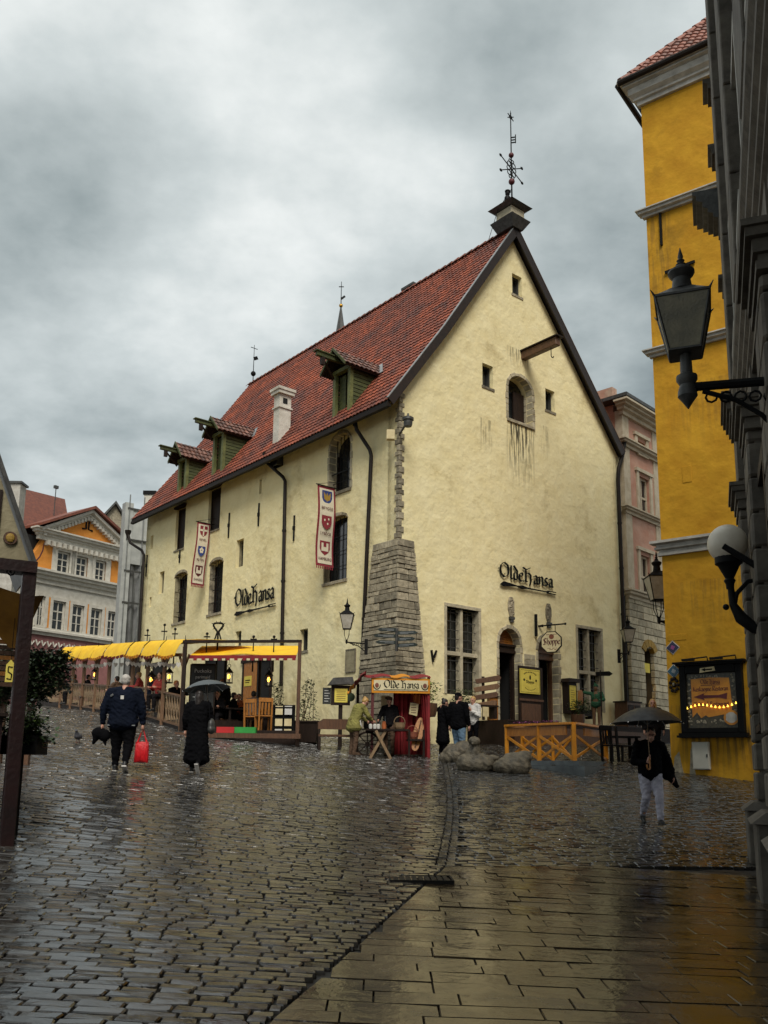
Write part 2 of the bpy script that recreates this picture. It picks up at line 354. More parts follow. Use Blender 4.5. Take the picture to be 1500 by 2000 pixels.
    def ball(s, c, r, n=12):
        r = r if isinstance(r, (list, tuple)) else (r, r, r); k = max(4, n // 2); vs = []; fs = []
        c = Vector(c)
        for i in range(1, k):
            th = math.pi * i / k
            vs += [c + Vector((r[0] * math.sin(th) * math.cos(2 * math.pi * j / n), r[1] * math.sin(th) * math.sin(2 * math.pi * j / n), r[2] * math.cos(th))) for j in range(n)]
        m = len(vs); vs += [c + Vector((0, 0, r[2])), c - Vector((0, 0, r[2]))]
        for i in range(k - 2):
            fs += [(i * n + j, (i + 1) * n + j, (i + 1) * n + (j + 1) % n, i * n + (j + 1) % n) for j in range(n)]
        fs += [(m, j, (j + 1) % n) for j in range(n)] + [(m + 1, (k - 2) * n + (j + 1) % n, (k - 2) * n + j) for j in range(n)]
        return s.add(vs, fs)
    def bar(s, p0, p1, wx, wy, up=(0, 0, 1)):
        """rectangular bar between two points"""
        p0, p1 = Vector(p0), Vector(p1); d = (p1 - p0).normalized(); up = Vector(up)
        if abs(d.dot(up)) > 0.97: up = Vector((0, 1, 0))
        a = d.cross(up).normalized(); b = a.cross(d).normalized()
        cs = [(-1, -1), (1, -1), (1, 1), (-1, 1)]
        vs = [p0 + a * (x * wx / 2) + b * (y * wy / 2) for x, y in cs] + [p1 + a * (x * wx / 2) + b * (y * wy / 2) for x, y in cs]
        return s.add(vs, [(3, 2, 1, 0), (4, 5, 6, 7), (0, 1, 5, 4), (1, 2, 6, 5), (2, 3, 7, 6), (3, 0, 4, 7)])
    def build(s, name, m, parent=None, smooth=False, bevel=0.0, label=None):
        me = bpy.data.meshes.new(name)
        inv = WM[parent].inverted() if parent is not None else I4
        me.from_pydata([inv @ v for v in s.v], [], s.f); me.update()
        if bevel:
            bm = bmesh.new(); bm.from_mesh(me)
            es = [e_ for e_ in bm.edges if len(e_.link_faces) == 2 and e_.calc_face_angle(0) > 0.6]
            bmesh.ops.bevel(bm, geom=es, offset=bevel, segments=1, affect='EDGES', profile=0.5)
            bm.to_mesh(me); bm.free()
        if smooth:
            for p in me.polygons: p.use_smooth = True
            me.set_sharp_from_angle(angle=R(smooth if smooth is not True else 40))
        me.materials.append(M[m])
        o = bpy.data.objects.new(name, me); COL.objects.link(o)
        if parent is not None: o.parent = parent; WM[o] = WM[parent]
        else: WM[o] = I4
        if label: o['label'] = label
        return o
def tag(o, label, cat, group=None):
    o['label'] = label; o['category'] = cat
    if group: o['group'] = group
    return o
def thing(name, label, cat, loc, rz=0.0, group=None):
    o = bpy.data.objects.new(name, None); COL.objects.link(o); o.empty_display_size = 0.2
    o.location = loc; o.rotation_euler = (0, 0, rz); WM[o] = Matrix.Translation(Vector(loc)) @ Matrix.Rotation(rz, 4, 'Z')
    return tag(o, label, cat, group)
def inst(me, name, parent, mw):
    """object sharing mesh data, world matrix mw"""
    o = bpy.data.objects.new(name, me); COL.objects.link(o)
    o.parent = parent; o.matrix_local = WM[parent].inverted() @ mw; WM[o] = mw
    return o
def rootmesh(mb, name, m, label, cat, loc, group=None, **kw):
    """a thing that is one mesh, its origin at its base"""
    t = Matrix.Translation(Vector(loc))
    mb.v = [v - Vector(loc) for v in mb.v]
    o = mb.build(name, m, None, **kw); o.location = loc; WM[o] = t
    return tag(o, label, cat, group)
def arch(x0, x1, z0, zs, rise, n=9):
    """opening outline, counter-clockwise: sill z0, springing zs, crown zs+rise"""
    pts = [(x0, z0), (x1, z0)]
    cx, hw = (x0 + x1) / 2, (x1 - x0) / 2
    if rise <= 0: return pts + [(x1, zs), (x0, zs)]
    for i in range(n + 1):
        a = math.pi * i / n
        pts.append((cx + hw * math.cos(a), zs + rise * math.sin(a)))
    return pts
# ------------------------------------------------------------------ broad-nib lettering
GL = {  # strokes in units of x-height; (advance, [polylines])
 'O': (1.15, [[(.5, 1.75), (.15, 1.45), (.05, .95), (.15, .45), (.5, .1)], [(.5, 1.75), (.9, 1.5), (1.0, .95), (.9, .4), (.5, .1)], [(-.1, .98), (.08, 1.08)]]),
 'H': (1.15, [[(-.05, 1.65), (.2, 1.5), (.5, 1.55), (.75, 1.7)], [(.28, 1.5), (.28, .15)], [(0, .08), (.2, .18), (.45, .1)], [(.28, .95), (.6, 1.12), (.85, .9), (.85, .2), (.7, -.3)]]),
 'l': (.38, [[(.05, 1.6), (.12, 1.5), (.12, .18), (.25, .05)]]),
 'd': (.62, [[(.05, 1.6), (.45, 1.05), (.45, .2), (.25, .02)], [(.28, 1.0), (.08, .8), (.08, .2), (.25, .02)]]),
 'e': (.55, [[(.3, 1.0), (.08, .8), (.08, .2), (.28, .02), (.48, .15)], [(.3, 1.0), (.45, .85), (.42, .66), (.12, .5)]]),
 'a': (.62, [[(.1, .85), (.28, 1.0), (.45, .85), (.45, .15), (.58, .04)], [(.42, .6), (.12, .4), (.1, .15), (.25, .02), (.42, .15)]]),
 'n': (.68, [[(.02, .95), (.12, .85), (.12, .1)], [(.14, .8), (.36, 1.0), (.52, .82), (.52, .15), (.64, .04)]]),
 's': (.52, [[(.42, .88), (.25, 1.0), (.1, .82), (.15, .6), (.38, .42), (.4, .18), (.22, .02), (.05, .14)]]),
 'S': (.85, [[(.72, 1.45), (.45, 1.65), (.12, 1.4), (.2, 1.05), (.6, .75), (.7, .35), (.4, .03), (.05, .2)], [(.35, 1.4), (.35, .3)]]),
 'h': (.65, [[(.05, 1.6), (.12, 1.5), (.12, .1)], [(.14, .8), (.36, 1.0), (.52, .82), (.52, .25), (.38, -.15)]]),
 'o': (.6, [[(.28, 1.0), (.08, .8), (.08, .2), (.28, .02)], [(.28, 1.0), (.5, .8), (.5, .2), (.28, .02)]]),
 'p': (.65, [[(.02, .98), (.12, .85), (.12, -.45)], [(.14, .8), (.36, 1.0), (.52, .82), (.52, .2), (.3, .02), (.14, .1)]]),
 'K': (.85, [[(.1, 1.6), (.15, 1.5), (.15, .1)], [(.7, 1.5), (.2, .85), (.72, .06)]]),
 'k': (.6, [[(.05, 1.6), (.12, 1.5), (.12, .1)], [(.45, .95), (.15, .55), (.52, .05)]]),
 'g': (.62, [[(.45, .95), (.2, 1.0), (.08, .75), (.15, .3), (.42, .3)], [(.47, 1.0), (.47, -.2), (.2, -.4), (.05, -.2)]]),
 'R': (.9, [[(.12, 1.6), (.12, .1)], [(.0, 1.5), (.45, 1.6), (.68, 1.3), (.5, .95), (.2, .85), (.75, .05)]]),
 'M': (1.1, [[(.08, 1.5), (.15, .1)], [(.15, 1.4), (.5, 1.5), (.5, .1)], [(.55, 1.4), (.88, 1.5), (.9, .15), (1.0, .05)]]),
 't': (.42, [[(.15, 1.35), (.15, .2), (.32, .04)], [(.0, .98), (.36, .98)]]),
 'r': (.45, [[(.02, .95), (.12, .85), (.12, .1)], [(.14, .75), (.3, 1.0), (.42, .88)]]),
 'i': (.3, [[(.02, .98), (.12, .85), (.12, .15), (.24, .04)], [(.1, 1.3), (.14, 1.34)]]),
 'v': (.58, [[(.04, 1.0), (.12, .85), (.12, .2), (.28, .02), (.48, .2), (.48, .9)]]),
 'u': (.64, [[(.04, .98), (.12, .85), (.12, .2), (.28, .02), (.48, .2)], [(.46, 1.0), (.48, .15), (.6, .04)]]),
 'c': (.5, [[(.42, .85), (.28, 1.0), (.08, .8), (.08, .2), (.28, .02), (.45, .15)]]),
 'm': (.98, [[(.02, .95), (.12, .85), (.12, .1)], [(.14, .8), (.34, 1.0), (.46, .82), (.46, .1)], [(.48, .8), (.68, 1.0), (.82, .82), (.82, .15), (.94, .04)]]),
 ' ': (.4, []),
}
def nib(mb, text, x, z, h, y, depth=0.03, nw=0.2, sx=1.0, ang=38, slope=0.0):
    """blackletter written with a broad nib on the xz plane, x-height h, from (x,z) rightwards"""
    nv = (math.cos(R(ang)) * nw / 2, math.sin(R(ang)) * nw / 2)
    for ch in text:
        adv, st = GL[ch]
        for pl in st:
            for (a, b) in zip(pl, pl[1:]):
                if a == b: continue
                q = [(a[0] - nv[0], a[1] - nv[1]), (b[0] - nv[0], b[1] - nv[1]), (b[0] + nv[0], b[1] + nv[1]), (a[0] + nv[0], a[1] + nv[1])]
                dxx, dzz = b[0] - a[0], b[1] - a[1]; ar = abs(dxx * nv[1] - dzz * nv[0])
                if ar < 0.012:   # stroke along the nib: give it the nib's hairline
                    l = math.hypot(dxx, dzz) or 1; ox, oz = -dzz / l * 0.035, dxx / l * 0.035
                    q = [(a[0] - nv[0] - ox, a[1] - nv[1] - oz), (b[0] + nv[0] - ox, b[1] + nv[1] - oz), (b[0] + nv[0] + ox, b[1] + nv[1] + oz), (a[0] - nv[0] + ox, a[1] - nv[1] + oz)]
                pts = [(x + p[0] * h * sx, z + p[1] * h + slope * (p[0] * h * sx)) for p in q]
                mb.prism(pts, y, y - depth)
        x += adv * h * sx; z += slope * adv * h * sx
    return x
def nib_len(text, h, sx=1.0): return sum(GL[c][0] for c in text) * h * sx
def font_mesh(mb, text, size, x, y, z, align='CENTER', sx=1.0, thick=0.004):
    """plain lettering from the built-in font on the xz plane of mb.T"""
    cu = bpy.data.curves.new('t', 'FONT'); cu.body = text; cu.size = size; cu.align_x = align; cu.extrude = thick / 2; cu.resolution_u = 2
    ob = bpy.data.objects.new('t', cu); COL.objects.link(ob)
    me = bpy.data.meshes.new_from_object(ob.evaluated_get(bpy.context.evaluated_depsgraph_get()))
    mb.add([(x + v.co.x * sx, y - v.co.z, z + v.co.y) for v in me.vertices], [tuple(p.vertices) for p in me.polygons])
    bpy.data.objects.remove(ob); bpy.data.curves.remove(cu); bpy.data.meshes.remove(me)
# ================================================================== the ground
def project(p):
    d = Vector(p) - CAM; f = d.dot(FWD)
    if f < 0.2: return None
    return (CX + F * d.dot(CR) / f, CY - F * d.dot(CU) / f)
C0 = at_depth(779, 1000, 29.0)
Fg = Frame(C0.x, C0.y, 0.770, 0.638)
GU, GN = Fg.u, Fg.n
Fl = Frame(C0.x, C0.y, -GN.x, -GN.y)          # x grows towards the corner, y into the house
def in_house(x, y):
    d = Vector((x, y, 0)) - Vector((C0.x, C0.y, 0)); return d.dot(GU) > -0.1 and d.dot(GN) > -0.1
m = mat('earth', (0.03, 0.026, 0.02), (0.018, 0.016, 0.013), ns=2, rough=0.5, r2=0.85, bump=0.5)
gb = MB()
xs = [-400, -150, -60, -40, -30] + [-24 + i * 0.8 for i in range(51)] + [22, 30, 60, 150, 400]
ys = [-200, -60, -20, -10, -5] + [-2 + i * 0.6 for i in range(84)] + [55, 70, 100, 200, 600, 1500]
gb.add([(x, y, gz(x, y) - 0.045) for y in ys for x in xs],
       [(j * len(xs) + i, j * len(xs) + i + 1, (j + 1) * len(xs) + i + 1, (j + 1) * len(xs) + i) for j in range(len(ys) - 1) for i in range(len(xs) - 1)])
ground = gb.build('ground', 'earth', None, smooth=True); ground['kind'] = 'structure'
def wet_stone(name, c, c2, lo, hi, bump, rnd=0, isl=0, ns=2.2):
    m = mat(name, c, c2, ns=ns, rough=lo, r2=hi, bump=bump, bs=11, rnd=rnd, isl=isl, spec=1.0); return m
wet_stone('cobble', (0.058, 0.053, 0.046), (0.014, 0.013, 0.012), 0.1, 0.27, 0.2, isl=0.55, ns=5)
wet_stone('cobble_single', (0.058, 0.053, 0.046), (0.014, 0.013, 0.012), 0.1, 0.27, 0.2, rnd=0.55, ns=5)
wet_stone('slab', (0.055, 0.038, 0.018), (0.018, 0.013, 0.008), 0.05, 0.3, 0.2, rnd=0.45, ns=2.4)
# borders of the paved areas, read off the ground
Bq = on_ground(868, 1690); Bp = on_ground(512, 2000); Br = on_ground(1480, 1694)
def x_left(y): t = (y - Bp.y) / (Bq.y - Bp.y); return Bp.x + (Bq.x - Bp.x) * t
def y_top(x): t = (x - Bq.x) / (Br.x - Bq.x); return Bq.y + (Br.y - Bq.y) * t
def in_slab(x, y): return x > x_left(y) and y < y_top(x)
Dt = on_ground(872, 1500)
def x_drain(y): t = (y - Bq.y) / (Dt.y - Bq.y); return Bq.x + (Dt.x - Bq.x) * t + 0.12 * math.sin(t * 3.0)
def cobble(cx, cy, ux, uy, ln, wd, rg):
    vx, vy = -uy, ux; hl, hw = ln / 2 - 0.0065, wd / 2 - 0.008; c = min(hl, hw) * rg.uniform(0.12, 0.3)
    base = [(-hl + c, -hw), (hl - c, -hw), (hl, -hw + c), (hl, hw - c), (hl - c, hw), (-hl + c, hw), (-hl, hw - c), (-hl, -hw + c)]
    base = [(a + rg.uniform(-.007, .007), b + rg.uniform(-.006, .006)) for a, b in base]
    h = rg.uniform(-0.006, 0.006); ta, tb = rg.uniform(-.03, .03), rg.uniform(-.05, .09)
    vs = []
    for k, (sc, dz) in enumerate(((1.0, -0.05), (1.0, -0.009), (0.93, 0.0))):
        for a, b in base:
            a2, b2 = a * sc, b * sc; X, Y = cx + ux * a2 + vx * b2, cy + uy * a2 + vy * b2
            vs.append((X, Y, gz(X, Y) + dz + h + ta * a2 + tb * b2))
    vs.append((cx, cy, gz(cx, cy) + 0.002 + h)); fs = []
    for k in range(2):
        fs += [(k * 8 + i, k * 8 + (i + 1) % 8, (k + 1) * 8 + (i + 1) % 8, (k + 1) * 8 + i) for i in range(8)]
    fs += [(16 + i, 16 + (i + 1) % 8, 24) for i in range(8)]
    return vs, fs
rg = random.Random(3); stones = []
def seen(x, y, mx=260):
    p = project((x, y, gz(x, y)))
    return p is not None and -mx < p[0] < 1500 + mx and p[1] < 2250
j = 0; y = 2.6
while y < 36:
    wd = rg.uniform(0.088, 0.112); x = -17 + rg.uniform(0, .2)
    bend = lambda xx, yy: 0.05 * math.sin(xx * 0.55 + 1.0) + 0.012 * math.sin(xx * 2.3 + yy)
    while x < 9:
        ln = rg.uniform(0.16, 0.31); cx, cy = x + ln / 2, y + wd / 2 + bend(x + ln / 2, y); x += ln
        lim = x_left(cy) - 0.0 if cy <= Bq.y - .02 else x_drain(cy) - 0.1
        if cx + ln / 2 > lim:                                  # last stone of the row is cut to the border
            a0 = cx - ln / 2; ln = lim - a0; cx = a0 + ln / 2; x = 99
            if ln < 0.05: break
        if seen(cx, cy) and not in_house(cx, cy): stones.append((cx, cy, 1, 0.05 * 0.55 * math.cos(cx * 0.55 + 1.0), ln, wd))
    y += wd
th = R(20); ct, st = math.cos(th), math.sin(th)
v = -8.0
while v < 36:
    wd = rg.uniform(0.088, 0.115); u_ = 0.0 + rg.uniform(0, .2)
    while u_ < 26:
        ln = rg.uniform(0.16, 0.3); a, b = u_ + ln / 2, v + wd / 2; u_ += ln
        cx, cy = ct * a - st * b - 6, st * a + ct * b
        if cy < y_top(cx) + 0.045 or cx < x_drain(cy) + 0.16 or cy > 40: continue
        if seen(cx, cy) and not in_house(cx, cy): stones.append((cx, cy, ct, st, ln, wd))
    v += wd
y = Bq.y
while y < Dt.y + 2:                               # the gutter line between the two fields
    ln = rg.uniform(0.22, 0.34)
    for o_ in (-0.03, 0.085): stones.append((x_drain(y) + o_, y + ln / 2, 0.03, 1.0, ln, 0.115))
    y += ln
def sheet_grid(x0, x1, y0, y1, st, dz, ok):
    mb = MB(); nx, ny = int((x1 - x0) / st), int((y1 - y0) / st); q_ = {}
    for j in range(ny):
        for i in range(nx):
            if not ok(x0 + (i + .5) * st, y0 + (j + .5) * st): continue
            f_ = []
            for (a, b) in ((i, j), (i + 1, j), (i + 1, j + 1), (i, j + 1)):
                if (a, b) not in q_: q_[(a, b)] = len(mb.v); X, Y = x0 + a * st, y0 + b * st; mb.v.append(Vector((X, Y, gz(X, Y) + dz)))
                f_.append(q_[(a, b)])
            mb.f.append(tuple(f_))
    return mb
road = sheet_grid(-18, 10, 2.4, 37, .4, -.038, lambda x, y: seen(x, y) and not in_house(x, y) and not in_slab(x, y)).build('road', 'earth', None, smooth=True); road['kind'] = 'structure'
WM[road] = I4
def size_key(s_):
    p = project((s_[0], s_[1], gz(s_[0], s_[1])))
    return (0 if (0 < p[0] < 1500 and p[1] < 1995) else 1, s_[1])
stones.sort(key=size_key)
for k, s_ in enumerate(stones[:300]):
    l_ = math.hypot(s_[2], s_[3]); vs, fs = cobble(s_[0], s_[1], s_[2] / l_, s_[3] / l_, s_[4], s_[5], rg)
    b_ = MB(); b_.add(vs, fs); b_.build('cobblestone', 'cobble_single', road, smooth=28)
cb = MB()
for s_ in stones[300:]:
    l_ = math.hypot(s_[2], s_[3]); vs, fs = cobble(s_[0], s_[1], s_[2] / l_, s_[3] / l_, s_[4], s_[5], rg)
    o_ = len(cb.v); cb.v += [Vector(q) for q in vs]; cb.f += [tuple(i + o_ for i in f_) for f_ in fs]
o = cb.build('cobblestones', 'cobble', road, smooth=28); o['kind'] = 'stuff'
# paving slabs
pave = sheet_grid(-4, 8, 2.2, Bq.y + 1, .3, -.034, lambda x, y: seen(x, y) and in_slab(x, y)).build('pavement', 'earth', None, smooth=True); pave['kind'] = 'structure'
y = 2.4; row = 0
def clip_poly(poly, f):
    out_ = []
    for i in range(len(poly)):
        a, b = poly[i], poly[(i + 1) % len(poly)]; fa, fb = f(a), f(b)
        if fa >= 0: out_.append(a)
        if (fa >= 0) != (fb >= 0):
            t = fa / (fa - fb); out_.append((a[0] + (b[0] - a[0]) * t, a[1] + (b[1] - a[1]) * t))
    return out_
while y < Bq.y + 0.6:
    dpt = rg.uniform(0.17, 0.26); x = -4.0 + rg.uniform(0, .7)
    while x < 7.5:
        ln = rg.uniform(0.38, 0.85); g_ = 0.0035
        poly = [(x + g_, y + g_), (x + ln - g_, y + g_), (x + ln - g_, y + dpt - g_), (x + g_, y + dpt - g_)]
        poly = clip_poly(poly, lambda q: q[0] - x_left(q[1]) - 0.03); poly = clip_poly(poly, lambda q: y_top(q[0]) - 0.02 - q[1]) if poly else poly
        x += ln
        if len(poly) < 3: continue
        ar = abs(sum(poly[i][0] * poly[(i + 1) % len(poly)][1] - poly[(i + 1) % len(poly)][0] * poly[i][1] for i in range(len(poly)))) / 2
        if ar < 0.012 or not seen(sum(q[0] for q in poly) / len(poly), y, 200): continue
        h = rg.uniform(-0.004, 0.004); b_ = MB(); n_ = len(poly); mx_ = sum(q[0] for q in poly) / n_; my_ = sum(q[1] for q in poly) / n_
        ta, tb = rg.uniform(-.009, .009), rg.uniform(-.012, .012)
        ring = lambda k_, dz: [(mx_ + (q[0] - mx_) * k_, my_ + (q[1] - my_) * k_, gz(q[0], q[1]) + dz + h + ta * (q[0] - mx_) + tb * (q[1] - my_)) for q in poly]
        vs = ring(1.0, -0.06) + ring(1.0, -0.007) + ring(0.985, 0.0)
        fs = [(k_ * n_ + i, k_ * n_ + (i + 1) % n_, (k_ + 1) * n_ + (i + 1) % n_, (k_ + 1) * n_ + i) for k_ in range(2) for i in range(n_)] + [tuple(2 * n_ + i for i in range(n_))]
        b_.add(vs, fs).build('paving_slab', 'slab', pave)
    y += dpt; row += 1
# storm drain grate in the corner where cobbles meet slabs
ga, gb_ = on_ground(768, 1722), on_ground(880, 1728); gl = (gb_ - ga).length
gt = thing('drain_grate', 'black iron drain grate set where the cobbles meet the slabs', 'drain grate', (ga.x, ga.y, gz(ga.x, ga.y)), math.atan2(gb_.y - ga.y, gb_.x - ga.x))
T = WM[gt]; d_ = 0.42
b_ = MB(T); b_.box(-.02, gl + .02, -.02, .0, -.05, .02); b_.box(-.02, gl + .02, d_, d_ + .02, -.05, .02); b_.box(-.04, -.02, -.02, d_ + .02, -.05, .02); b_.box(gl + .02, gl + .04, -.02, d_ + .02, -.05, .02); b_.build('frame', 'iron', gt)
MB(T).box(-.02, gl + .02, 0, d_, -.05, -.02).build('pit', 'dark_void', gt)
for i in range(9):
    xx = gl * (i + .5) / 9; MB(T).box(xx - .025, xx + .025, 0, d_, -.015, .015).build('bar', 'iron', gt)

# ================================================================== the merchant house
ZB = 1.4
def rect(fr, xl, yt, yb, xr, y=0):
    s0, z1 = fr.uv(xl, yt, y); _, z0 = fr.uv(xl, yb, y); s1, _ = fr.uv(xr, (yt + yb) / 2, y); return s0, s1, z0, z1
house = thing('merchant_house', 'cream rendered medieval merchant house with steep red tiled roof and stone corner buttress', 'house', (C0.x, C0.y, ZB), math.atan2(GU.y, GU.x))
W = Fg.uv(1209, 900)[0]; LEN = -Fl.uv(283, 1100)[0]
APX, APZ = Fg.uv(1006, 442, -0.25); FLX, FLZ = Fg.uv(866, 640, -0.25); EVX, EVZ = Fg.uv(757, 779, -0.25)
REX, REZ = Fg.uv(1218, 884, -0.25)
def zroof(X):
    if X <= FLX: return EVZ + (X - EVX) / (FLX - EVX) * (FLZ - EVZ)
    if X <= APX: return FLZ + (X - FLX) / (APX - FLX) * (APZ - FLZ)
    return APZ + (X - APX) / (REX - APX) * (REZ - APZ)
print('HOUSE W %.2f L %.2f apex %.2f,%.2f flare %.2f,%.2f eave %.2f,%.2f right %.2f,%.2f' % (W, LEN, APX, APZ, FLX, FLZ, EVX, EVZ, REX, REZ))
g_open, l_open = [], []
wins = []      # (frame, s0, s1, z0, zs, rise, kind)
def opening(fr, xl, yt, yb, xr, rise_f, kind):
    s0, s1, z0, z1 = rect(fr, xl, yt, yb, xr); rise = rise_f * (s1 - s0) / 2
    (g_open if fr is Fg else l_open).append(arch(s0, s1, z0, z1 - rise, rise))
    wins.append((fr, s0, s1, z0, z1 - rise, rise, kind))
opening(Fg, 1000, 533, 572, 1019, 0, 'small'); opening(Fg, 942, 708, 752, 963, 0, 'small'); opening(Fg, 1065, 758, 799, 1083, 0, 'small')
opening(Fg, 992, 726, 816, 1039, 0.85, 'loft'); opening(Fg, 871, 1184, 1355, 936, 0, 'cross'); opening(Fg, 1127, 1226, 1388, 1176, 0, 'cross')
opening(Fg, 974, 1224, 1425, 1017, 1.0, 'door'); opening(Fg, 1050, 1240, 1440, 1091, 1.0, 'door')
opening(Fl, 645, 856, 966, 684, 0.8, 'stonearch'); opening(Fl, 634, 1016, 1140, 678, 0.25, 'grille')
opening(Fl, 409, 958, 1039, 430, 0, 'hatch'); opening(Fl, 345, 996, 1075, 361, 0, 'hatch')
opening(Fl, 462, 1056, 1109, 475, 0, 'slit'); opening(Fl, 312, 1118, 1160, 320, 0, 'slit')
opening(Fl, 410, 1098, 1200, 434, 0.3, 'grille'); opening(Fl, 342, 1122, 1217, 364, 0.3, 'grille')
opening(Fl, 460, 1234, 1262, 471, 0, 'small'); opening(Fl, 586, 1230, 1272, 601, 0, 'small')
opening(Fl, 507, 937, 965, 511, 0, 'slit'); opening(Fl, 295, 1047, 1073, 299, 0, 'slit'); opening(Fl, 292, 1167, 1186, 295.5, 0, 'slit')
arw = [w_ for w_ in wins if w_[6] == 'loft'][0]
plaster('house_plaster', (0.83, 0.745, 0.46), (0.76, 0.66, 0.37), (0.42, 0.33, 0.15), 0.9, 1.0,
        streaks=((0, arw[1] - .1, arw[2] + .1, arw[3] - ZB - 0.1, 2.9, 0.95), (0, arw[1] + .0, arw[2] - .1, arw[4] + arw[5] - ZB + 1.1, 0.9, 0.6), (0, arw[1] - 1.6, arw[1] - .9, arw[3] - ZB - .4, 1.6, 0.45),
                 (0, arw[2] + .5, arw[2] + 1.0, arw[3] - ZB + .2, 1.8, 0.35), (0, W - 0.45, W + 0.3, REZ - ZB - .2, 5.5, 0.4)))
T = Fg.M
outer = [(0, ZB), (W, ZB), (W, zroof(W) - .25), (APX, APZ - .3), (FLX, FLZ - .25), (0, zroof(0) - .25)]
MB(T).wall(outer, g_open, 0, 0.55).build('wall', 'house_plaster', house, label='cream rendered gable wall with water stains')
TL = Fl.M
zl = zroof(0) - .2
lw = MB(TL).wall([(-LEN, ZB), (-0.553, ZB), (-0.553, zl), (-LEN, zl)], l_open, 0.0, 0.55)
lw.T = TL; lw.box(-0.553, -0.0, 0.0, 0.02, ZB, zl) if False else None
lw.build('wall', 'house_plaster', house, label='long cream rendered side wall with small openings')
MB(T).box(0.0, 0.02, 0.002, 0.6, ZB, zl).build('wall_edge', 'house_plaster', house)
MB(T).box(W - .5, W, 0.56, LEN, ZB, zroof(W) - .3).box(0, W, LEN - .5, LEN - 0.01, ZB, zl - 0.01).prism([(0.02, zl - .01), (W - .02, zroof(W) - .3), (APX, APZ - .35), (FLX, FLZ - .3)], LEN - .5, LEN - .02).build('rear_wall', 'house_plaster', house)
# window fillings
def voussoirs(fr, s0, s1, z0, zs, rise, wd, parent, proud=0.025, depth=0.25, mt='limestone_pale', hgt=0.3, seed=1):
    r_ = random.Random(seed); Tm = fr.M
    for side in (0, 1):
        z = z0 - 0.02
        while z < zs - 0.05:
            h = min(hgt * r_.uniform(.75, 1.25), zs - z); k = wd * r_.uniform(.75, 1.3)
            a, b = (s0 - k, s0 + .004) if side == 0 else (s1 - .004, s1 + k)
            MB(Tm).box(a, b, -proud * r_.uniform(.5, 1.2), depth, z + .008, z + h - .008).build('stone', mt, parent, bevel=0.012); z += h
    cx, hw = (s0 + s1) / 2, (s1 - s0) / 2; n = max(7, int(math.pi * (hw + rise) / 2 / 0.24))
    for i in range(n):
        a0, a1 = math.pi * (i + .03) / n, math.pi * (i + .97) / n; k = wd * r_.uniform(.85, 1.15)
        pt = lambda a, e: (cx + (hw - .004 + e) * math.cos(a), zs + (rise - .004 + e) * math.sin(a))
        MB(Tm).prism([pt(a0, 0), pt(a0, k), pt(a1, k), pt(a1, 0)], -proud * r_.uniform(.5, 1.2), depth).build('stone', mt, parent, bevel=0.01)
def reveal_lining(fr, s0, s1, z0, zs, rise, parent, y0, y1, mt='limestone_pale', seed=1):
    r_ = random.Random(seed)
    for side in (0, 1):
        z = z0 + .01
        while z < zs - .05:
            h = min(.26 * r_.uniform(.7, 1.3), zs - z); k = .05 * r_.uniform(.7, 1.3)
            ym = y0 + (y1 - y0) * r_.uniform(.4, .6)
            for a_, b_2 in ((y0, ym - .006), (ym + .006, y1)):
                bb = (s0 + .001, s0 + k) if side == 0 else (s1 - k, s1 - .001)
                MB(fr.M).box(bb[0], bb[1], a_, b_2, z + .008, z + h - .008).build('stone', mt, parent)
            z += h
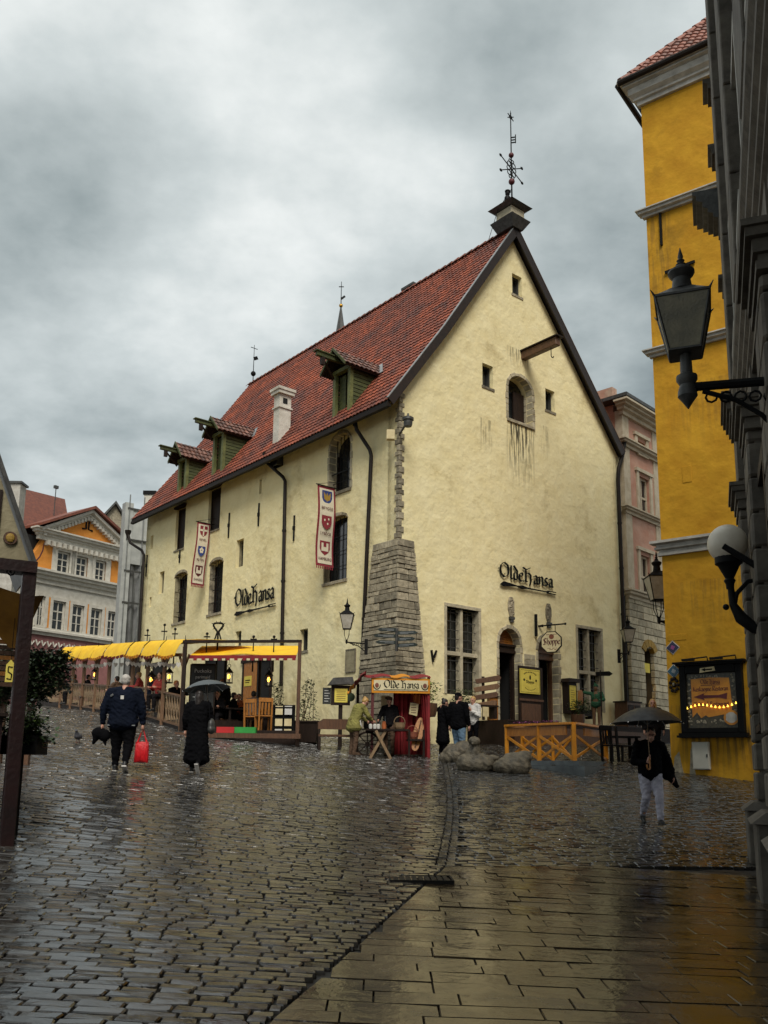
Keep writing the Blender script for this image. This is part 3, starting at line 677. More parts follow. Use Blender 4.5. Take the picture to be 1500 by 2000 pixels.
for idx, (fr, s0, s1, z0, zs, rise, kind) in enumerate(wins):
    Tm = fr.M; zt = zs + rise; cxs = (s0 + s1) / 2
    dep = {'small': .3, 'slit': .28, 'loft': .5, 'cross': .34, 'door': .45, 'stonearch': .45, 'grille': .36, 'hatch': .25}[kind]
    fr_mat = {'small': 'lead_bar', 'slit': 'reveal', 'cross': 'limestone_pale', 'door': 'dark_wood'}.get(kind, 'dark_wood')
    if kind == 'door': continue
    wn = MB(Tm)
    if kind in ('small', 'slit', 'hatch'):
        t_ = .05 if kind != 'slit' else .02
        wn.box(s0, s0 + t_, dep - .12, dep, z0, zt).box(s1 - t_, s1, dep - .12, dep, z0, zt).box(s0 + t_, s1 - t_, dep - .12, dep, zt - t_, zt).box(s0 + t_, s1 - t_, dep - .12, dep, z0, z0 + t_)
    elif kind == 'cross':
        fw = .12
        wn.box(s0 - .09, s0 + .03, -.03, .3, z0, zt).box(s1 - .03, s1 + .09, -.03, .3, z0, zt).box(s0 - .09, s1 + .09, -.035, .3, zt, zt + .13)
        wn.box(cxs - fw / 2, cxs + fw / 2, .05, .3, z0, zt); zc = z0 + (zt - z0) * .47
        wn.box(s0 + .03, cxs - fw / 2, .055, .3, zc - .07, zc + .07).box(cxs + fw / 2, s1 - .03, .055, .3, zc - .07, zc + .07)
    else:
        wn.prism(arch(s0, s0 + .06, z0, zs, 0), dep - .1, dep).prism(arch(s1 - .06, s1, z0, zs, 0), dep - .1, dep).box(s0 + .06, s1 - .06, dep - .1, dep, z0, z0 + .06)
    wo = wn.build('window', fr_mat, house, bevel=.01 if kind == 'cross' else 0)
    MB(Tm).prism(arch(s0 - .02, s1 + .02, z0 - .02, zs, rise + .02 if rise else 0.02), dep, dep + .05).build('pane', 'glass_dark', wo)
    if kind == 'cross':
        for (a, b) in ((s0 + .03, cxs - fw / 2), (cxs + fw / 2, s1 - .03)):
            for (c_, d_) in ((z0, zc - .07), (zc + .07, zt)):
                nb_ = 3 if c_ == z0 else 4
                for i in range(nb_ + 1):
                    zz_ = c_ + (d_ - c_) * (i + .5) / (nb_ + 1); MB(Tm).box(a, b, .15, .17, zz_ - .012, zz_ + .012).build('bar', 'lead_bar', wo)
                MB(Tm).box((a + b) / 2 - .012, (a + b) / 2 + .012, .171, .19, c_, d_).build('bar', 'lead_bar', wo)
    if kind in ('grille', 'stonearch'):
        for i in range(5):
            xx = s0 + (s1 - s0) * (i + 1) / 6; MB(Tm).cyl((xx, .2, z0), (xx, .2, zs + rise * math.sin(math.acos(max(-1, min(1, (xx - cxs) / ((s1 - s0) / 2)))))), .014, n=6).build('bar', 'iron', wo)
        for i in range(3 if kind == 'grille' else 1):
            zz_ = z0 + (zs - z0) * (i + 1) / 4; MB(Tm).box(s0, s1, .17, .186, zz_ - .012, zz_ + .012).build('bar', 'iron', wo)
    if kind == 'grille':
        reveal_lining(fr, s0, s1, z0, zs, 0, wo, .02, .3, 'reveal' if idx % 2 else 'limestone', idx)
        MB(Tm).box(s0 - .04, s1 + .04, -.05, .3, z0 - .12, z0).build('sill', 'limestone', wo, bevel=.01)
        n = 6
        for i in range(n):
            a0, a1 = math.pi * (i + .04) / n, math.pi * (i + .96) / n
            pt = lambda a, e: (cxs + ((s1 - s0) / 2 - .003 + e * .4) * math.cos(a), zs + (rise - .003 + e) * math.sin(a))
            MB(Tm).prism([pt(a0, 0), pt(a0, .13), pt(a1, .13), pt(a1, 0)], -.02, .2).build('stone', 'limestone', wo)
    if kind in ('loft', 'stonearch'):
        voussoirs(fr, s0, s1, z0, zs, rise, .13 if kind == 'loft' else .12, wo, seed=idx, depth=.3)
        reveal_lining(fr, s0, s1, z0, zs, rise, wo, .3, dep - .05, 'limestone_pale', idx)
        MB(Tm).box(s0 - .1, s1 + .1, -.06, .4, z0 - .13, z0 - .005).build('sill', 'limestone', wo, bevel=.012)
        if kind == 'loft': MB(Tm).box(cxs + .02, s1 - .06, dep - .12, dep - .06, z0 + .02, zs + .1).build('shutter', 'dark_wood', wo)
        else: MB(Tm).box(s0, s1, .1, .12, z0 + .75, z0 + .79).build('bar', 'iron', wo)
    if kind == 'hatch':
        MB(Tm).box(s0 - .06, s1 + .06, -.12, .1, zt, zt + .1).build('lintel', 'dark_wood', wo)
        n = 5
        for i in range(n):
            a = s0 + .05 + (s1 - s0 - .1) * i / n; MB(Tm).box(a + .004, a + (s1 - s0 - .1) / n - .004, dep - .07, dep - .03, z0 + .05, zt - .05).build('plank', 'dark_wood', wo)
        MB(Tm).box(s0 - .03, s1 + .03, -.04, .2, z0 - .08, z0).build('sill', 'limestone', wo)
    if kind == 'small':
        MB(Tm).box(s0 - .05, s1 + .05, -.03, .15, z0 - .1, z0 - .002).build('sill', 'limestone', wo)
        MB(Tm).box(cxs - .012, cxs + .012, dep - .06, dep - .03, z0, zt).build('bar', 'lead_bar', wo)
# doors
for k, (fr, s0, s1, z0, zs, rise, kind) in enumerate([w_ for w_ in wins if w_[6] == 'door']):
    Tm = fr.M; cxs = (s0 + s1) / 2
    d = MB(Tm); d.box(s0, s0 + .1, .3, .45, z0, zs).box(s1 - .1, s1, .3, .45, z0, zs)
    d.box(s0, s1, .22, .45, zs - .3, zs - .2).box(s0, s1, .26, .45, zs - .2, zs - .06).box(s0, s1, .2, .45, zs - .06, zs + .02)
    do = d.build('door', 'dark_wood' if k == 0 else 'brown_wood', house)
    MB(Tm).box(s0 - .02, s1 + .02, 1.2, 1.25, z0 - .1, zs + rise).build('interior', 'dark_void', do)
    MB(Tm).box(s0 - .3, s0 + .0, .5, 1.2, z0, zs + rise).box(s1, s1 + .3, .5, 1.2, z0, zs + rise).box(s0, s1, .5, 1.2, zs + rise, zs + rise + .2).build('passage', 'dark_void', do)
    n = 6 if k == 0 else 5
    for i in range(n):                                     # boards of the lunette
        a, b = zs + .02 + (rise - .03) * i / n, zs + .02 + (rise - .03) * (i + 1) / n - .012
        f_ = lambda z: (s1 - s0) / 2 * math.sqrt(max(0, 1 - ((z - zs) / rise) ** 2)) - .01
        MB(Tm).prism([(cxs - f_(a), a), (cxs + f_(a), a), (cxs + f_(b), b), (cxs - f_(b), b)], .34, .38).build('board', 'honey_wood' if k == 0 else 'brown_wood', do)
    voussoirs(fr, s0, s1, z0, zs, rise, .14, do, seed=40 + k, depth=.3)
    if k == 1:
        MB(Tm).box(s0 + .1, s0 + .1 + (s1 - s0) * .5, .5, .55, z0, zs - .3).build('leaf', 'iron_grey', do, label='grey inner door leaf standing ajar')
d1 = [w_ for w_ in wins if w_[6] == 'door']
sA, sB = d1[0][2] + .2, d1[1][1] - .16
ztop = Fg.uv(1020, 1276)[1]; z = ztop - 0.62; rgx = random.Random(5)
for i in range(3):                                         # stone band between the doors
    x = sA
    while x < sB - .05:
        l_ = min(rgx.uniform(.25, .42), sB - x)
        MB(T).box(x + .006, x + l_ - .006, -.02, .1, z + .006, z + .2).build('stone', 'limestone_pale', house, bevel=.01); x += l_
    z += .207
# folded door leaf with panels between the doors
lx0, lx1, lz0, lz1 = rect(Fg, 1017, 1300, 1425, 1052, -.12)
lf = MB(T).box(lx0 - .1, lx1 + .25, -.12, -.06, lz0, lz1).build('open_door_leaf', 'dark_wood', house)
MB(T).box(lx0 + .0, lx1 + .1, -.14, -.121, lz0 + .15, lz0 + .95).build('panel', 'brown_wood', lf, bevel=.006)
MB(T).box(lx0 - .1, lx1 + .25, -.15, -.121, lz0 + 1.05, lz0 + 1.13).build('rail', 'brown_wood', lf)
# carved stones over the doors
for (px, pt_, pb) in ((997, 1166, 1205), (1070, 1179, 1216)):
    s_, zt = Fg.uv(px, pt_); _, zb = Fg.uv(px, pb); hw = .16; hh = zt - zb
    pts = [(s_ - hw * .45, zb), (s_ + hw * .45, zb), (s_ + hw, zb + hh * .35), (s_ + hw, zb + hh * .7), (s_ + hw * .5, zt), (s_ - hw * .5, zt), (s_ - hw, zb + hh * .7), (s_ - hw, zb + hh * .35)]
    cs = MB(T).prism(pts, -.06, .05).build('carved_stone', 'limestone', house, bevel=.02)
    rb = MB(T)
    for i in range(14): rb.ball((s_ + rgx.uniform(-.1, .1), -.06, zb + hh * rgx.uniform(.15, .88)), (rgx.uniform(.03, .06), .025, rgx.uniform(.03, .06)), 8)
    rb.build('relief', 'limestone', cs, smooth=True)
    MB(T).box(s_ - .12, s_ + .12, -.1, .05, zb - .1, zb - .003).box(s_ - .07, s_ + .07, -.08, .05, zb - .2, zb - .103).build('corbel', 'iron_grey', cs)
# corner buttress: battered stonework, every stone a piece
btop = Fl.uv(785, 1050)[1]; H = btop - ZB
og, ol = .12, .12                                           # how far it stands proud at the top
bwall = lambda f: (.1 + .58 * f)                          # f 0 top .. 1 bottom
wg = lambda f: .62 + .35 * f; wl = lambda f: 1.25 + .45 * f
bt = MB(T)
ring = lambda f, z, e: [(-bwall(f) + e, -bwall(f) + e, z), (wg(f) - e, -bwall(f) + e, z), (wg(f) - e, .05, z), (.05, .05, z), (.05, wl(f) - e, z), (-bwall(f) + e, wl(f) - e, z)]
bt.hexa(ring(1, ZB, .06), ring(0, btop - .03, .06))
but = bt.build('buttress', 'mortar', house)
z = ZB; rb = random.Random(11)
while z < btop - .02:
    h = min(rb.choice((.12, .15, .18, .2, .23, .27)), btop - z); f = 1 - (z + h / 2 - ZB) / H; f0 = 1 - (z - ZB) / H; f1 = 1 - (z + h - ZB) / H
    e0, e1 = bwall(f0), bwall(f1)
    # gable side, then long side; corner stone first
    def lay(along, total0, total1, first):
        x = 0.0; tot = (total0 + total1) / 2; k = 0
        while x < tot - .02:
            l_ = rb.uniform(.22, .6)
            if k == 0: l_ = first
            if tot - (x + l_) < .16: l_ = tot - x
            q0, q1 = x / tot, min(1, (x + l_) / tot); pr = rb.uniform(-.018, .03); g = .009
            a0, b0, a1, b1 = total0 * q0 + g, total0 * q1 - g, total1 * q0 + g, total1 * q1 - g
            if along == 'g':
                base = [(-e0 + a0, -e0 - pr, z + g), (-e0 + b0, -e0 - pr, z + g), (-e0 + b0, -e0 + .12, z + g), (-e0 + a0, -e0 + .12, z + g)]
                top = [(-e1 + a1, -e1 - pr, z + h - g), (-e1 + b1, -e1 - pr, z + h - g), (-e1 + b1, -e1 + .12, z + h - g), (-e1 + a1, -e1 + .12, z + h - g)]
            else:
                base = [(-e0 - pr, -e0 + a0, z + g), (-e0 + .12, -e0 + a0, z + g), (-e0 + .12, -e0 + b0, z + g), (-e0 - pr, -e0 + b0, z + g)]
                top = [(-e1 - pr, -e1 + a1, z + h - g), (-e1 + .12, -e1 + a1, z + h - g), (-e1 + .12, -e1 + b1, z + h - g), (-e1 - pr, -e1 + b1, z + h - g)]
            MB(T).hexa(base, top).build('stone', 'limestone', but, bevel=.012)
            x += l_; k += 1
    long_g = rb.random() < .5
    lay('g', e0 + wg(f0), e1 + wg(f1), .5 if long_g else .3)
    if h > .0:
        # the long side starts behind the corner stone's return
        lay('l', e0 + wl(f0), e1 + wl(f1), .3 if long_g else .5)
    z += h
# quoins above the buttress
z = btop + .02; k = 0
while z < zroof(0) - .45:
    h = rb.uniform(.16, .25); a = .2 if k % 2 else .11; b2 = .12 if k % 2 else .2
    MB(T).box(-.03 - rb.uniform(0, .02), a, -.03 - rb.uniform(0, .02), b2, z + .008, z + h - .008).build('quoin', 'limestone', house, bevel=.012)
    z += h; k += 1
# ------------------------------------------------------------------ roof
y0r, y1r = -.28, LEN + .25
rf = MB(T)
prof = [(EVX, EVZ), (FLX, FLZ), (APX, APZ), (REX, REZ)]
th_ = .16
for (a, b) in zip(prof, prof[1:]):
    rf.prism([(a[0], a[1] - th_), (b[0], b[1] - th_), (b[0], b[1] - .035), (a[0], a[1] - .035)], y0r + .03, y1r - .03)
roof = rf.build('roof', 'verge_board', house, label='steep red pantile roof with weathered patches')
def tile_field(origin, along, down, ln, dist, tw, tl, nrm, seed=1, keep=None):
    """pantiles: rows climbing against `down`; wavy section, each overlapping the one below"""
    r_ = random.Random(seed); mb = MB(); nc = max(1, round(ln / tw)); tw = ln / nc; nr = max(1, math.ceil(dist / tl)); prof_ = []
    for i in range(6):
        t = i / 5; prof_.append((t * 1.08 - .04, .03 * math.sin(t * math.pi * 1.5) + (.0 if t < .7 else .012)))
    for rw in range(nr):
        d1 = min(dist, dist - rw * tl); d0 = max(-.02, d1 - tl - .05)
        if d1 - d0 < .08: continue
        for c_ in range(nc):
            jt = r_.uniform(-.006, .006); lift = r_.uniform(0, .008)
            pc = origin + along * ((c_ + .5) * tw) + down * ((d0 + d1) / 2)
            if keep and not keep(pc): continue
            vs = []
            for (dd, up) in ((d0, .004), (d1 + jt, .042 + lift)):
                for (t, hh) in prof_: vs.append(origin + along * ((c_ + t) * tw) + down * dd + nrm * (hh + up))
            for (t, hh) in prof_: vs.append(origin + along * ((c_ + t) * tw) + down * (d1 + jt) + nrm * (hh + .018 + lift))
            o_ = len(mb.v); mb.v += vs
            for i in range(5):
                mb.f.append((o_ + i, o_ + 6 + i, o_ + 7 + i, o_ + 1 + i)); mb.f.append((o_ + 6 + i, o_ + 12 + i, o_ + 13 + i, o_ + 7 + i))
    return mb
for k, (a, b) in enumerate(((prof[1], prof[2]), (prof[0], prof[1]), (prof[3], prof[2]))):   # (low, high)
    lo, hi = Fg.w(a[0], y0r, a[1]), Fg.w(b[0], y0r, b[1]); dn = (lo - hi); dist = dn.length; dn.normalize()
    al = GN.copy(); nr = dn.cross(al); nr = nr if nr.z > 0 else -nr
    tf = tile_field(hi - nr * .03, al, dn, y1r - y0r, dist + (.06 if k == 1 else 0), .195, .29, nr, seed=k)
    o = tf.build('roof_tiles', 'roof_tile', roof, smooth=30); o['kind'] = 'stuff'
rt = random.Random(9); y = y0r
while y < y1r:                                             # ridge tiles
    l_ = .4; rm = MB(T); n = 7
    pts0 = [(APX + .17 * math.cos(math.pi * i / (n - 1)), y - .03, APZ - .06 + .15 * math.sin(math.pi * i / (n - 1))) for i in range(n)]
    pts1 = [(APX + .14 * math.cos(math.pi * i / (n - 1)), y + l_, APZ - .08 + .13 * math.sin(math.pi * i / (n - 1))) for i in range(n)]
    rm.add(pts0 + pts1, [(i, i + 1, n + i + 1, n + i) for i in range(n - 1)] + [tuple(range(n - 1, -1, -1))]).build('ridge_tile', 'tile_red', roof, smooth=True); y += l_
for (a, b, wdt) in ((prof[0], prof[1], .26), (prof[1], prof[2], .26), (prof[3], prof[2], .3)):          # verge boards
    ax = Vector((b[0] - a[0], 0, b[1] - a[1])); n_ = Vector((-ax.z, 0, ax.x)).normalized(); n_ = n_ if n_.z > 0 else -n_
    vb = MB(T); A_, B_ = Vector((a[0], 0, a[1])), Vector((b[0], 0, b[1]))
    vb.prism([((A_ + n_ * .03).x, (A_ + n_ * .03).z), ((B_ + n_ * .03).x, (B_ + n_ * .03).z), ((B_ - n_ * wdt).x, (B_ - n_ * wdt).z), ((A_ - n_ * wdt).x, (A_ - n_ * wdt).z)], y0r - .04, y0r + .02)
    vb.build('verge_board', 'verge_board', roof)
    cap = MB(T); cap.prism([((A_ + n_ * .06).x, (A_ + n_ * .06).z), ((B_ + n_ * .06).x, (B_ + n_ * .06).z), ((B_ + n_ * .035).x, (B_ + n_ * .035).z), ((A_ + n_ * .035).x, (A_ + n_ * .035).z)], y0r - .05, y0r + .06)
    cap.build('verge_flashing', 'brown_wood' if a is prof[3] else 'zinc', roof)
gm = MB(T).box(EVX - .03, EVX + .12, y0r, y1r, EVZ - .26, EVZ - .13).build('eaves_gutter', 'iron_pipe', roof)
# ------------------------------------------------------------------ dormers
def on_roof(px, py):
    r = ray(px, py); t = 15.0
    while t < 70:
        p = CAM + r * t; d = p - Vector((C0.x, C0.y, 0)); X, Y = d.dot(GU), d.dot(GN)
        if EVX < X < APX and p.z < zroof(X): return X, Y, p.z
        t += .03
    return None
def dormer(xl, xr, yb, ye, ya, seed):
    f = EVX * 0.5
    s0, zb = Fl.uv(xl, yb, f); s1, _ = Fl.uv(xr, yb, f); _, ze = Fl.uv(xl, ye, f); _, za = Fl.uv((xl + xr) / 2, ya, f - .3)
    za = max(za, ze + .55); cxs = (s0 + s1) / 2
    Xe = EVX
    while zroof(Xe) < ze: Xe += .02
    Xa = EVX
    while zroof(Xa) < za: Xa += .02
    Xb = f
    tm = TL
    q = MB(tm)
    q.box(s0, s0 + .16, f, f + .14, zb - .3, ze).box(s1 - .16, s1, f, f + .14, zb - .3, ze).box(s0 - .05, s1 + .05, f - .03, f + .16, ze, ze + .14)
    dm = q.build('dormer', 'green_wood_light', house, label='green boarded loading dormer with hoist beam')
    MB(tm).box(s0 + .16, s1 - .16, f + .3, f + .36, zb - .3, ze).build('opening', 'dark_void', dm)
    for i in range(4):                                      # half-open shutter boards
        a = s0 + .17 + (s1 - s0 - .34) * i / 8; MB(tm).box(a + .004, a + (s1 - s0 - .34) / 8 - .004, f + .2, f + .24, zb - .2, ze - .06).build('shutter_board', 'green_wood', dm)
    # cheeks of horizontal boards
    for side in (0, 1):
        z = zb - .2; xx = (s0 + .02, s0 + .06) if side == 0 else (s1 - .06, s1 - .02)
        while z < ze:
            z2 = min(z + .14, ze); X0 = f + .141; Xr = EVX
            while zroof(Xr) < z: Xr += .02
            Xr2 = EVX
            while zroof(Xr2) < z2: Xr2 += .02
            if Xr2 > X0 + .02:
                lo_ = max(Xr - .0, X0)
                MB(tm).add([(xx[0], X0, z + .008), (xx[1], X0, z + .008), (xx[1], lo_ + .25, z + .008), (xx[0], lo_ + .25, z + .008), (xx[0], X0, z2), (xx[1] - .015, X0, z2), (xx[1] - .015, Xr2 + .25, z2), (xx[0], Xr2 + .25, z2)],
                           [(3, 2, 1, 0), (4, 5, 6, 7), (0, 1, 5, 4), (1, 2, 6, 5), (2, 3, 7, 6), (3, 0, 4, 7)]).build('cheek_board', 'green_wood', dm)
            z += .15
    # gable front over the beam and the little roof
    MB(tm).prism([(s0 + .05, ze + .141), (s1 - .05, ze + .141), (cxs, za - .1)], f + .1, f + .16).build('gable_board', 'dark_wood', dm)
    ov = .22; fr0 = f - .4
    for sd in (-1, 1):
        hx = (s1 - s0) / 2 + ov; low = (cxs + sd * hx, ze - .02 + .0); n_ = Vector((sd * (za - low[1]), hx)).normalized()
        sl_ = MB(tm)
        P_ = [(cxs, za), low, (low[0] - n_.x * .08, low[1] - n_.y * .08), (cxs, za - .1)]
        sl_.prism(P_, fr0, max(Xa, Xe) + .35).build('roof_slope', 'dark_wood', dm)
        hi_w = Fl.w(cxs, fr0, za); lo_w = Fl.w(low[0], fr0, low[1]); dn = lo_w - hi_w; dist = dn.length; dn.normalize()
        nr = dn.cross(GU); nr = nr if nr.z > 0 else -nr
        def keep(p, cx_=0):
            d = p - Vector((C0.x, C0.y, 0)); X = d.dot(GU); return p.z > zroof(X) - .05
        o = tile_field(hi_w, GU.copy(), dn, max(Xa, Xe) + .35 - fr0, dist, .22, .3, nr, seed=seed, keep=keep).build('dormer_tiles', 'roof_tile_old', dm, smooth=30); o['kind'] = 'stuff'
        MB(tm).prism([(cxs, za + .06), (low[0] + sd * .02, low[1] + .05), (low[0], low[1] - .06), (cxs, za - .05)], fr0 - .05, fr0 - .005).build('barge_board', 'green_wood', dm)
    # zinc flashing where the little roof meets the big one
    MB(tm).bar((cxs + .03, Xa - .02, za + .05), (s1 + ov, Xe - .02, ze + .06), .22, .03, up=(0, -1, 1)).build('flashing', 'zinc', dm)
    hz = ze + .3
    MB(tm).box(cxs - .07, cxs + .07, f - 1.15, f + .1, hz, hz + .15).box(cxs - .12, cxs + .12, f - 1.22, f + .05, hz + .151, hz + .19).build('hoist_beam', 'green_wood', dm, label='hoist beam under a small capping board')
    MB(tm).box(cxs - .06, cxs + .06, f - .95, f - .8, hz - .3, hz).build('pulley', 'dark_wood', dm)
    MB(tm).bar((cxs, f - .9, hz - .02), (cxs - .35, f - .1, hz - .5), .06, .06).build('brace', 'dark_wood', dm)
dormer(649, 683, 806, 736, 678, 21); dormer(413, 433, 925, 857, 812, 22); dormer(345, 361, 966, 906, 862, 23)
# ------------------------------------------------------------------ chimney on the roof
cxp = on_roof(537, 868); s_ = .28; X, Y = cxp[0] + .3, cxp[1]
ztop = CAM.z + (ray(536, 742).z / ray(536, 742).dot(GN)) * 0
cy_ = project(Fg.w(X, Y, cxp[2])); hgt = (cxp[2] - 0)
zc = cxp[2] + (868 - 742) * (Fg.w(X, Y, 0).y) / F * 1.0
ch = MB(T).box(X - s_, X + s_, Y - s_ * .75, Y + s_ * .75, cxp[2] - .9, zc - .35).build('chimney', 'chimney_white', house, label='white rendered chimney with dark vent')
MB(T).box(X - s_ - .05, X + s_ + .05, Y - s_ * .75 - .05, Y + s_ * .75 + .05, zc - .95, zc - .88).build('band', 'chimney_white', ch)
MB(T).box(X - s_ - .1, X + s_ + .1, Y - s_ * .75 - .1, Y + s_ * .75 + .1, zc - .348, zc - .2).box(X - s_ - .14, X + s_ + .14, Y - s_ * .75 - .14, Y + s_ * .75 + .14, zc - .2, zc - .08).build('cap', 'chimney_white', ch)
MB(T).box(X - .12, X + .1, Y - s_ * .75 - .005, Y - s_ * .75 + .1, zc - .75, zc - .5).build('vent', 'dark_void', ch)
MB(T).box(X - s_ - .06, X + s_ + .04, Y - s_ * .75 - .04, Y + s_ * .75 + .04, cxp[2] - .9, cxp[2] - .25).build('flashing', 'iron_grey', ch)
# ------------------------------------------------------------------ downpipes
def pipe(fr, pts, r=.07, off=-.14):
    P_ = []
    for (px, py, y) in pts:
        s_, z = fr.uv(px, py, y); P_.append(fr.w(s_, y, z))
    mb = MB(); mb.tube(P_, r, 10)
    o = mb.build('downpipe', 'iron_pipe', house, smooth=True)
    h = MB(); p = P_[0]; h.lathe([(.07, -.25), (.09, -.1), (.16, .05), (.17, .16), (.13, .17)], p, 10); h.build('hopper', 'iron_pipe', o, smooth=30)
    a, b = P_[-2], P_[-1]; n = int((a - b).length / 1.8)
    for i in range(1, n):
        c_ = a.lerp(b, i / n); d_ = (b - a).normalized(); MB().cyl(c_ - d_ * .04, c_ + d_ * .04, r + .018, n=10).build('collar', 'iron_pipe', o)
pipe(Fl, [(693, 818, -.5), (696, 838, -.45), (722, 878, -.14), (725, 890, -.14), (716, 1090, -.14), (706, 1330, -.14)])
pipe(Fl, [(520, 892, -.5), (523, 905, -.45), (553, 932, -.14), (557, 940, -.14), (549, 1340, -.14)])
pipe(Fl, [(250, 1042, -.5), (254, 1060, -.45), (277, 1075, -.16), (281, 1084, -.16), (266, 1350, -.16)])
pipe(Fg, [(1219, 862, -.2), (1217, 885, -.2), (1208, 915, -.16), (1207, 935, -.16), (1224, 1385, -.16)], r=.085)
# wall anchors
for (px, y0_, y1_) in ((507, 983, 1027), (449, 1002, 1050), (576, 1007, 1056), (288.5, 1084, 1125), (352.5, 1074, 1099)):
    s_, za = Fl.uv(px, y0_); _, zb = Fl.uv(px, y1_)
    MB(TL).box(s_ - .03, s_ + .03, -.05, .02, zb, za).box(s_ - .05, s_ + .05, -.07, .0, (za + zb) / 2 - .08, (za + zb) / 2 + .08).build('wall_anchor', 'iron', house)
# ------------------------------------------------------------------ hoist beam over the loft opening
s_, z = Fg.uv(1022, 696)
hb = MB(T).box(s_ - .13, s_ + .13, -1.75, .1, z - .17, z + .15).build('hoist_beam', 'brown_wood', house, bevel=.02, label='brown timber hoist beam over the loft opening')
MB(T).box(s_ - .2, s_ + .2, -1.85, .0, z + .153, z + .2).build('capping', 'dark_wood', hb)
hk = MB(T); hk.tube([(s_, -1.4, z - .17), (s_, -1.4, z - .42)] + [(s_ + .07 - .07 * math.cos(a), -1.4, z - .46 - .08 * math.sin(a)) for a in [math.pi * i / 6 for i in range(7)]], .018, 6); hk.build('hook', 'iron', hb)
# ------------------------------------------------------------------ pedestal and weather vane on the apex
s_ = APX; zp = APZ
pd = MB(T)
pd.hexa([(s_ - .3, -.4, zp - .15), (s_ + .3, -.4, zp - .15), (s_ + .3, .45, zp - .15), (s_ - .3, .45, zp - .15)], [(s_ - .55, -.6, zp + .25), (s_ + .55, -.6, zp + .25), (s_ + .55, .6, zp + .25), (s_ - .55, .6, zp + .25)])
ped = pd.build('pedestal', 'iron_grey', house, label='stone pedestal with weather vane on the gable apex')
MB(T).box(s_ - .38, s_ + .38, -.42, .42, zp + .252, zp + .72).build('block', 'limestone_pale', ped, bevel=.02)
MB(T).hexa([(s_ - .45, -.5, zp + .722), (s_ + .45, -.5, zp + .722), (s_ + .45, .5, zp + .722), (s_ - .45, .5, zp + .722)], [(s_ - .62, -.66, zp + .84), (s_ + .62, -.66, zp + .84), (s_ + .62, .66, zp + .84), (s_ - .62, .66, zp + .84)]).build('cap', 'iron_grey', ped)
zc = zp + .84; fgm = MB(T)
fx = s_ - .12
fgm.ball((fx, 0, zc + .18), (.13, .13, .2), 10).ball((fx - .02, 0, zc + .42), (.15, .12, .2), 10).ball((fx - .02, 0, zc + .68), (.1, .1, .12), 10).ball((fx, 0, zc + .78), (.14, .12, .07), 10)
fgm.tube([(fx + .05, -.05, zc + .5), (fx + .18, -.08, zc + .42), (fx + .25, -.02, zc + .46)], .045, 6); fgm.ball((fx - .17, 0, zc + .22), .07, 8)
fgm.build('figure', 'iron', ped, smooth=True)
vx = s_ + .12; ztp = zc + 4.5; VK = 1.27
vn = MB(T); vn.cyl((vx, 0, zc), (vx, 0, ztp), .035, .02, 8); vn.build('rod', 'iron', ped)
MB(T).ball((vx, 0, zc + 1.05 * VK), .13, 12).ball((vx, 0, zc + 2.0 * VK), .11, 12).build('ball', 'maroon', ped, smooth=True)
orn = MB(T); zc2 = zc + 1.5 * VK
for i in range(4):
    a = R(28 + 0) if i in (0, 2) else R(-28); sd = 1 if i < 2 else -1
    ex, ez = vx + sd * .72 * math.cos(a), zc2 + .72 * math.sin(a) * (1 if i < 2 else 1)
    orn.cyl((vx, 0, zc2), (ex, 0, ez), .022, n=5); orn.ball((ex, 0, ez), (.09, .03, .07), 6)
for (ox, oz) in ((.14, .2), (-.14, .2), (.14, -.2), (-.14, -.2), (.17, 0), (-.17, 0), (.08, .36), (-.08, .36), (.08, -.36), (-.08, -.36)):
    r_ = .1 if abs(oz) < .3 else .07
    orn.tube([(vx + ox + r_ * math.cos(2 * math.pi * i / 10), 0, zc2 + oz + r_ * math.sin(2 * math.pi * i / 10)) for i in range(11)], .02, 5)
orn.build('scrollwork', 'iron', ped)
fl = MB(T)
for i in range(3): fl.bar((vx, 0, zc + 2.45 * VK + .12 * i), (vx + .28, 0, zc + 2.45 * VK + .17 + .12 * i), .015, .05)
fl.bar((vx + .28, 0, zc + 2.55 * VK), (vx + .28, 0, zc + 2.55 * VK + .4), .015, .04); fl.build('vane', 'iron', ped)
tp = MB(T)
for i in range(6):
    a = 2 * math.pi * i / 6 + .5; tp.cyl((vx, 0, ztp - .2), (vx + .2 * math.cos(a), 0, ztp - .2 + .2 * math.sin(a)), .02, n=5)
tp.tube([(vx + .09 * math.cos(2 * math.pi * i / 10), 0, ztp - .2 + .09 * math.sin(2 * math.pi * i / 10)) for i in range(11)], .012, 5); tp.cyl((vx, 0, ztp - .05), (vx, 0, ztp + .14), .03, .0, 6); tp.build('star', 'iron', ped)
MB(T).tube([(vx - .02, 0, zc + 1.0), (s_ - .5, .2, zc - .1), (s_ - .1, 1.1, zp + .02)], .012, 5).build('stay', 'iron', ped)
# cross vane at the far end of the ridge
yv = LEN - .1; cv = MB(T); cv.cyl((APX, yv, APZ), (APX, yv, APZ + 2.3), .03, .015, 6).cyl((APX - .22, yv, APZ + 2.1), (APX + .22, yv, APZ + 2.1), .02, n=5).bar((APX, yv, APZ + 1.45), (APX + .25, yv, APZ + 1.6), .01, .2).ball((APX, yv, APZ + .55), .15, 10)
cv.build('cross_vane', 'iron', house)
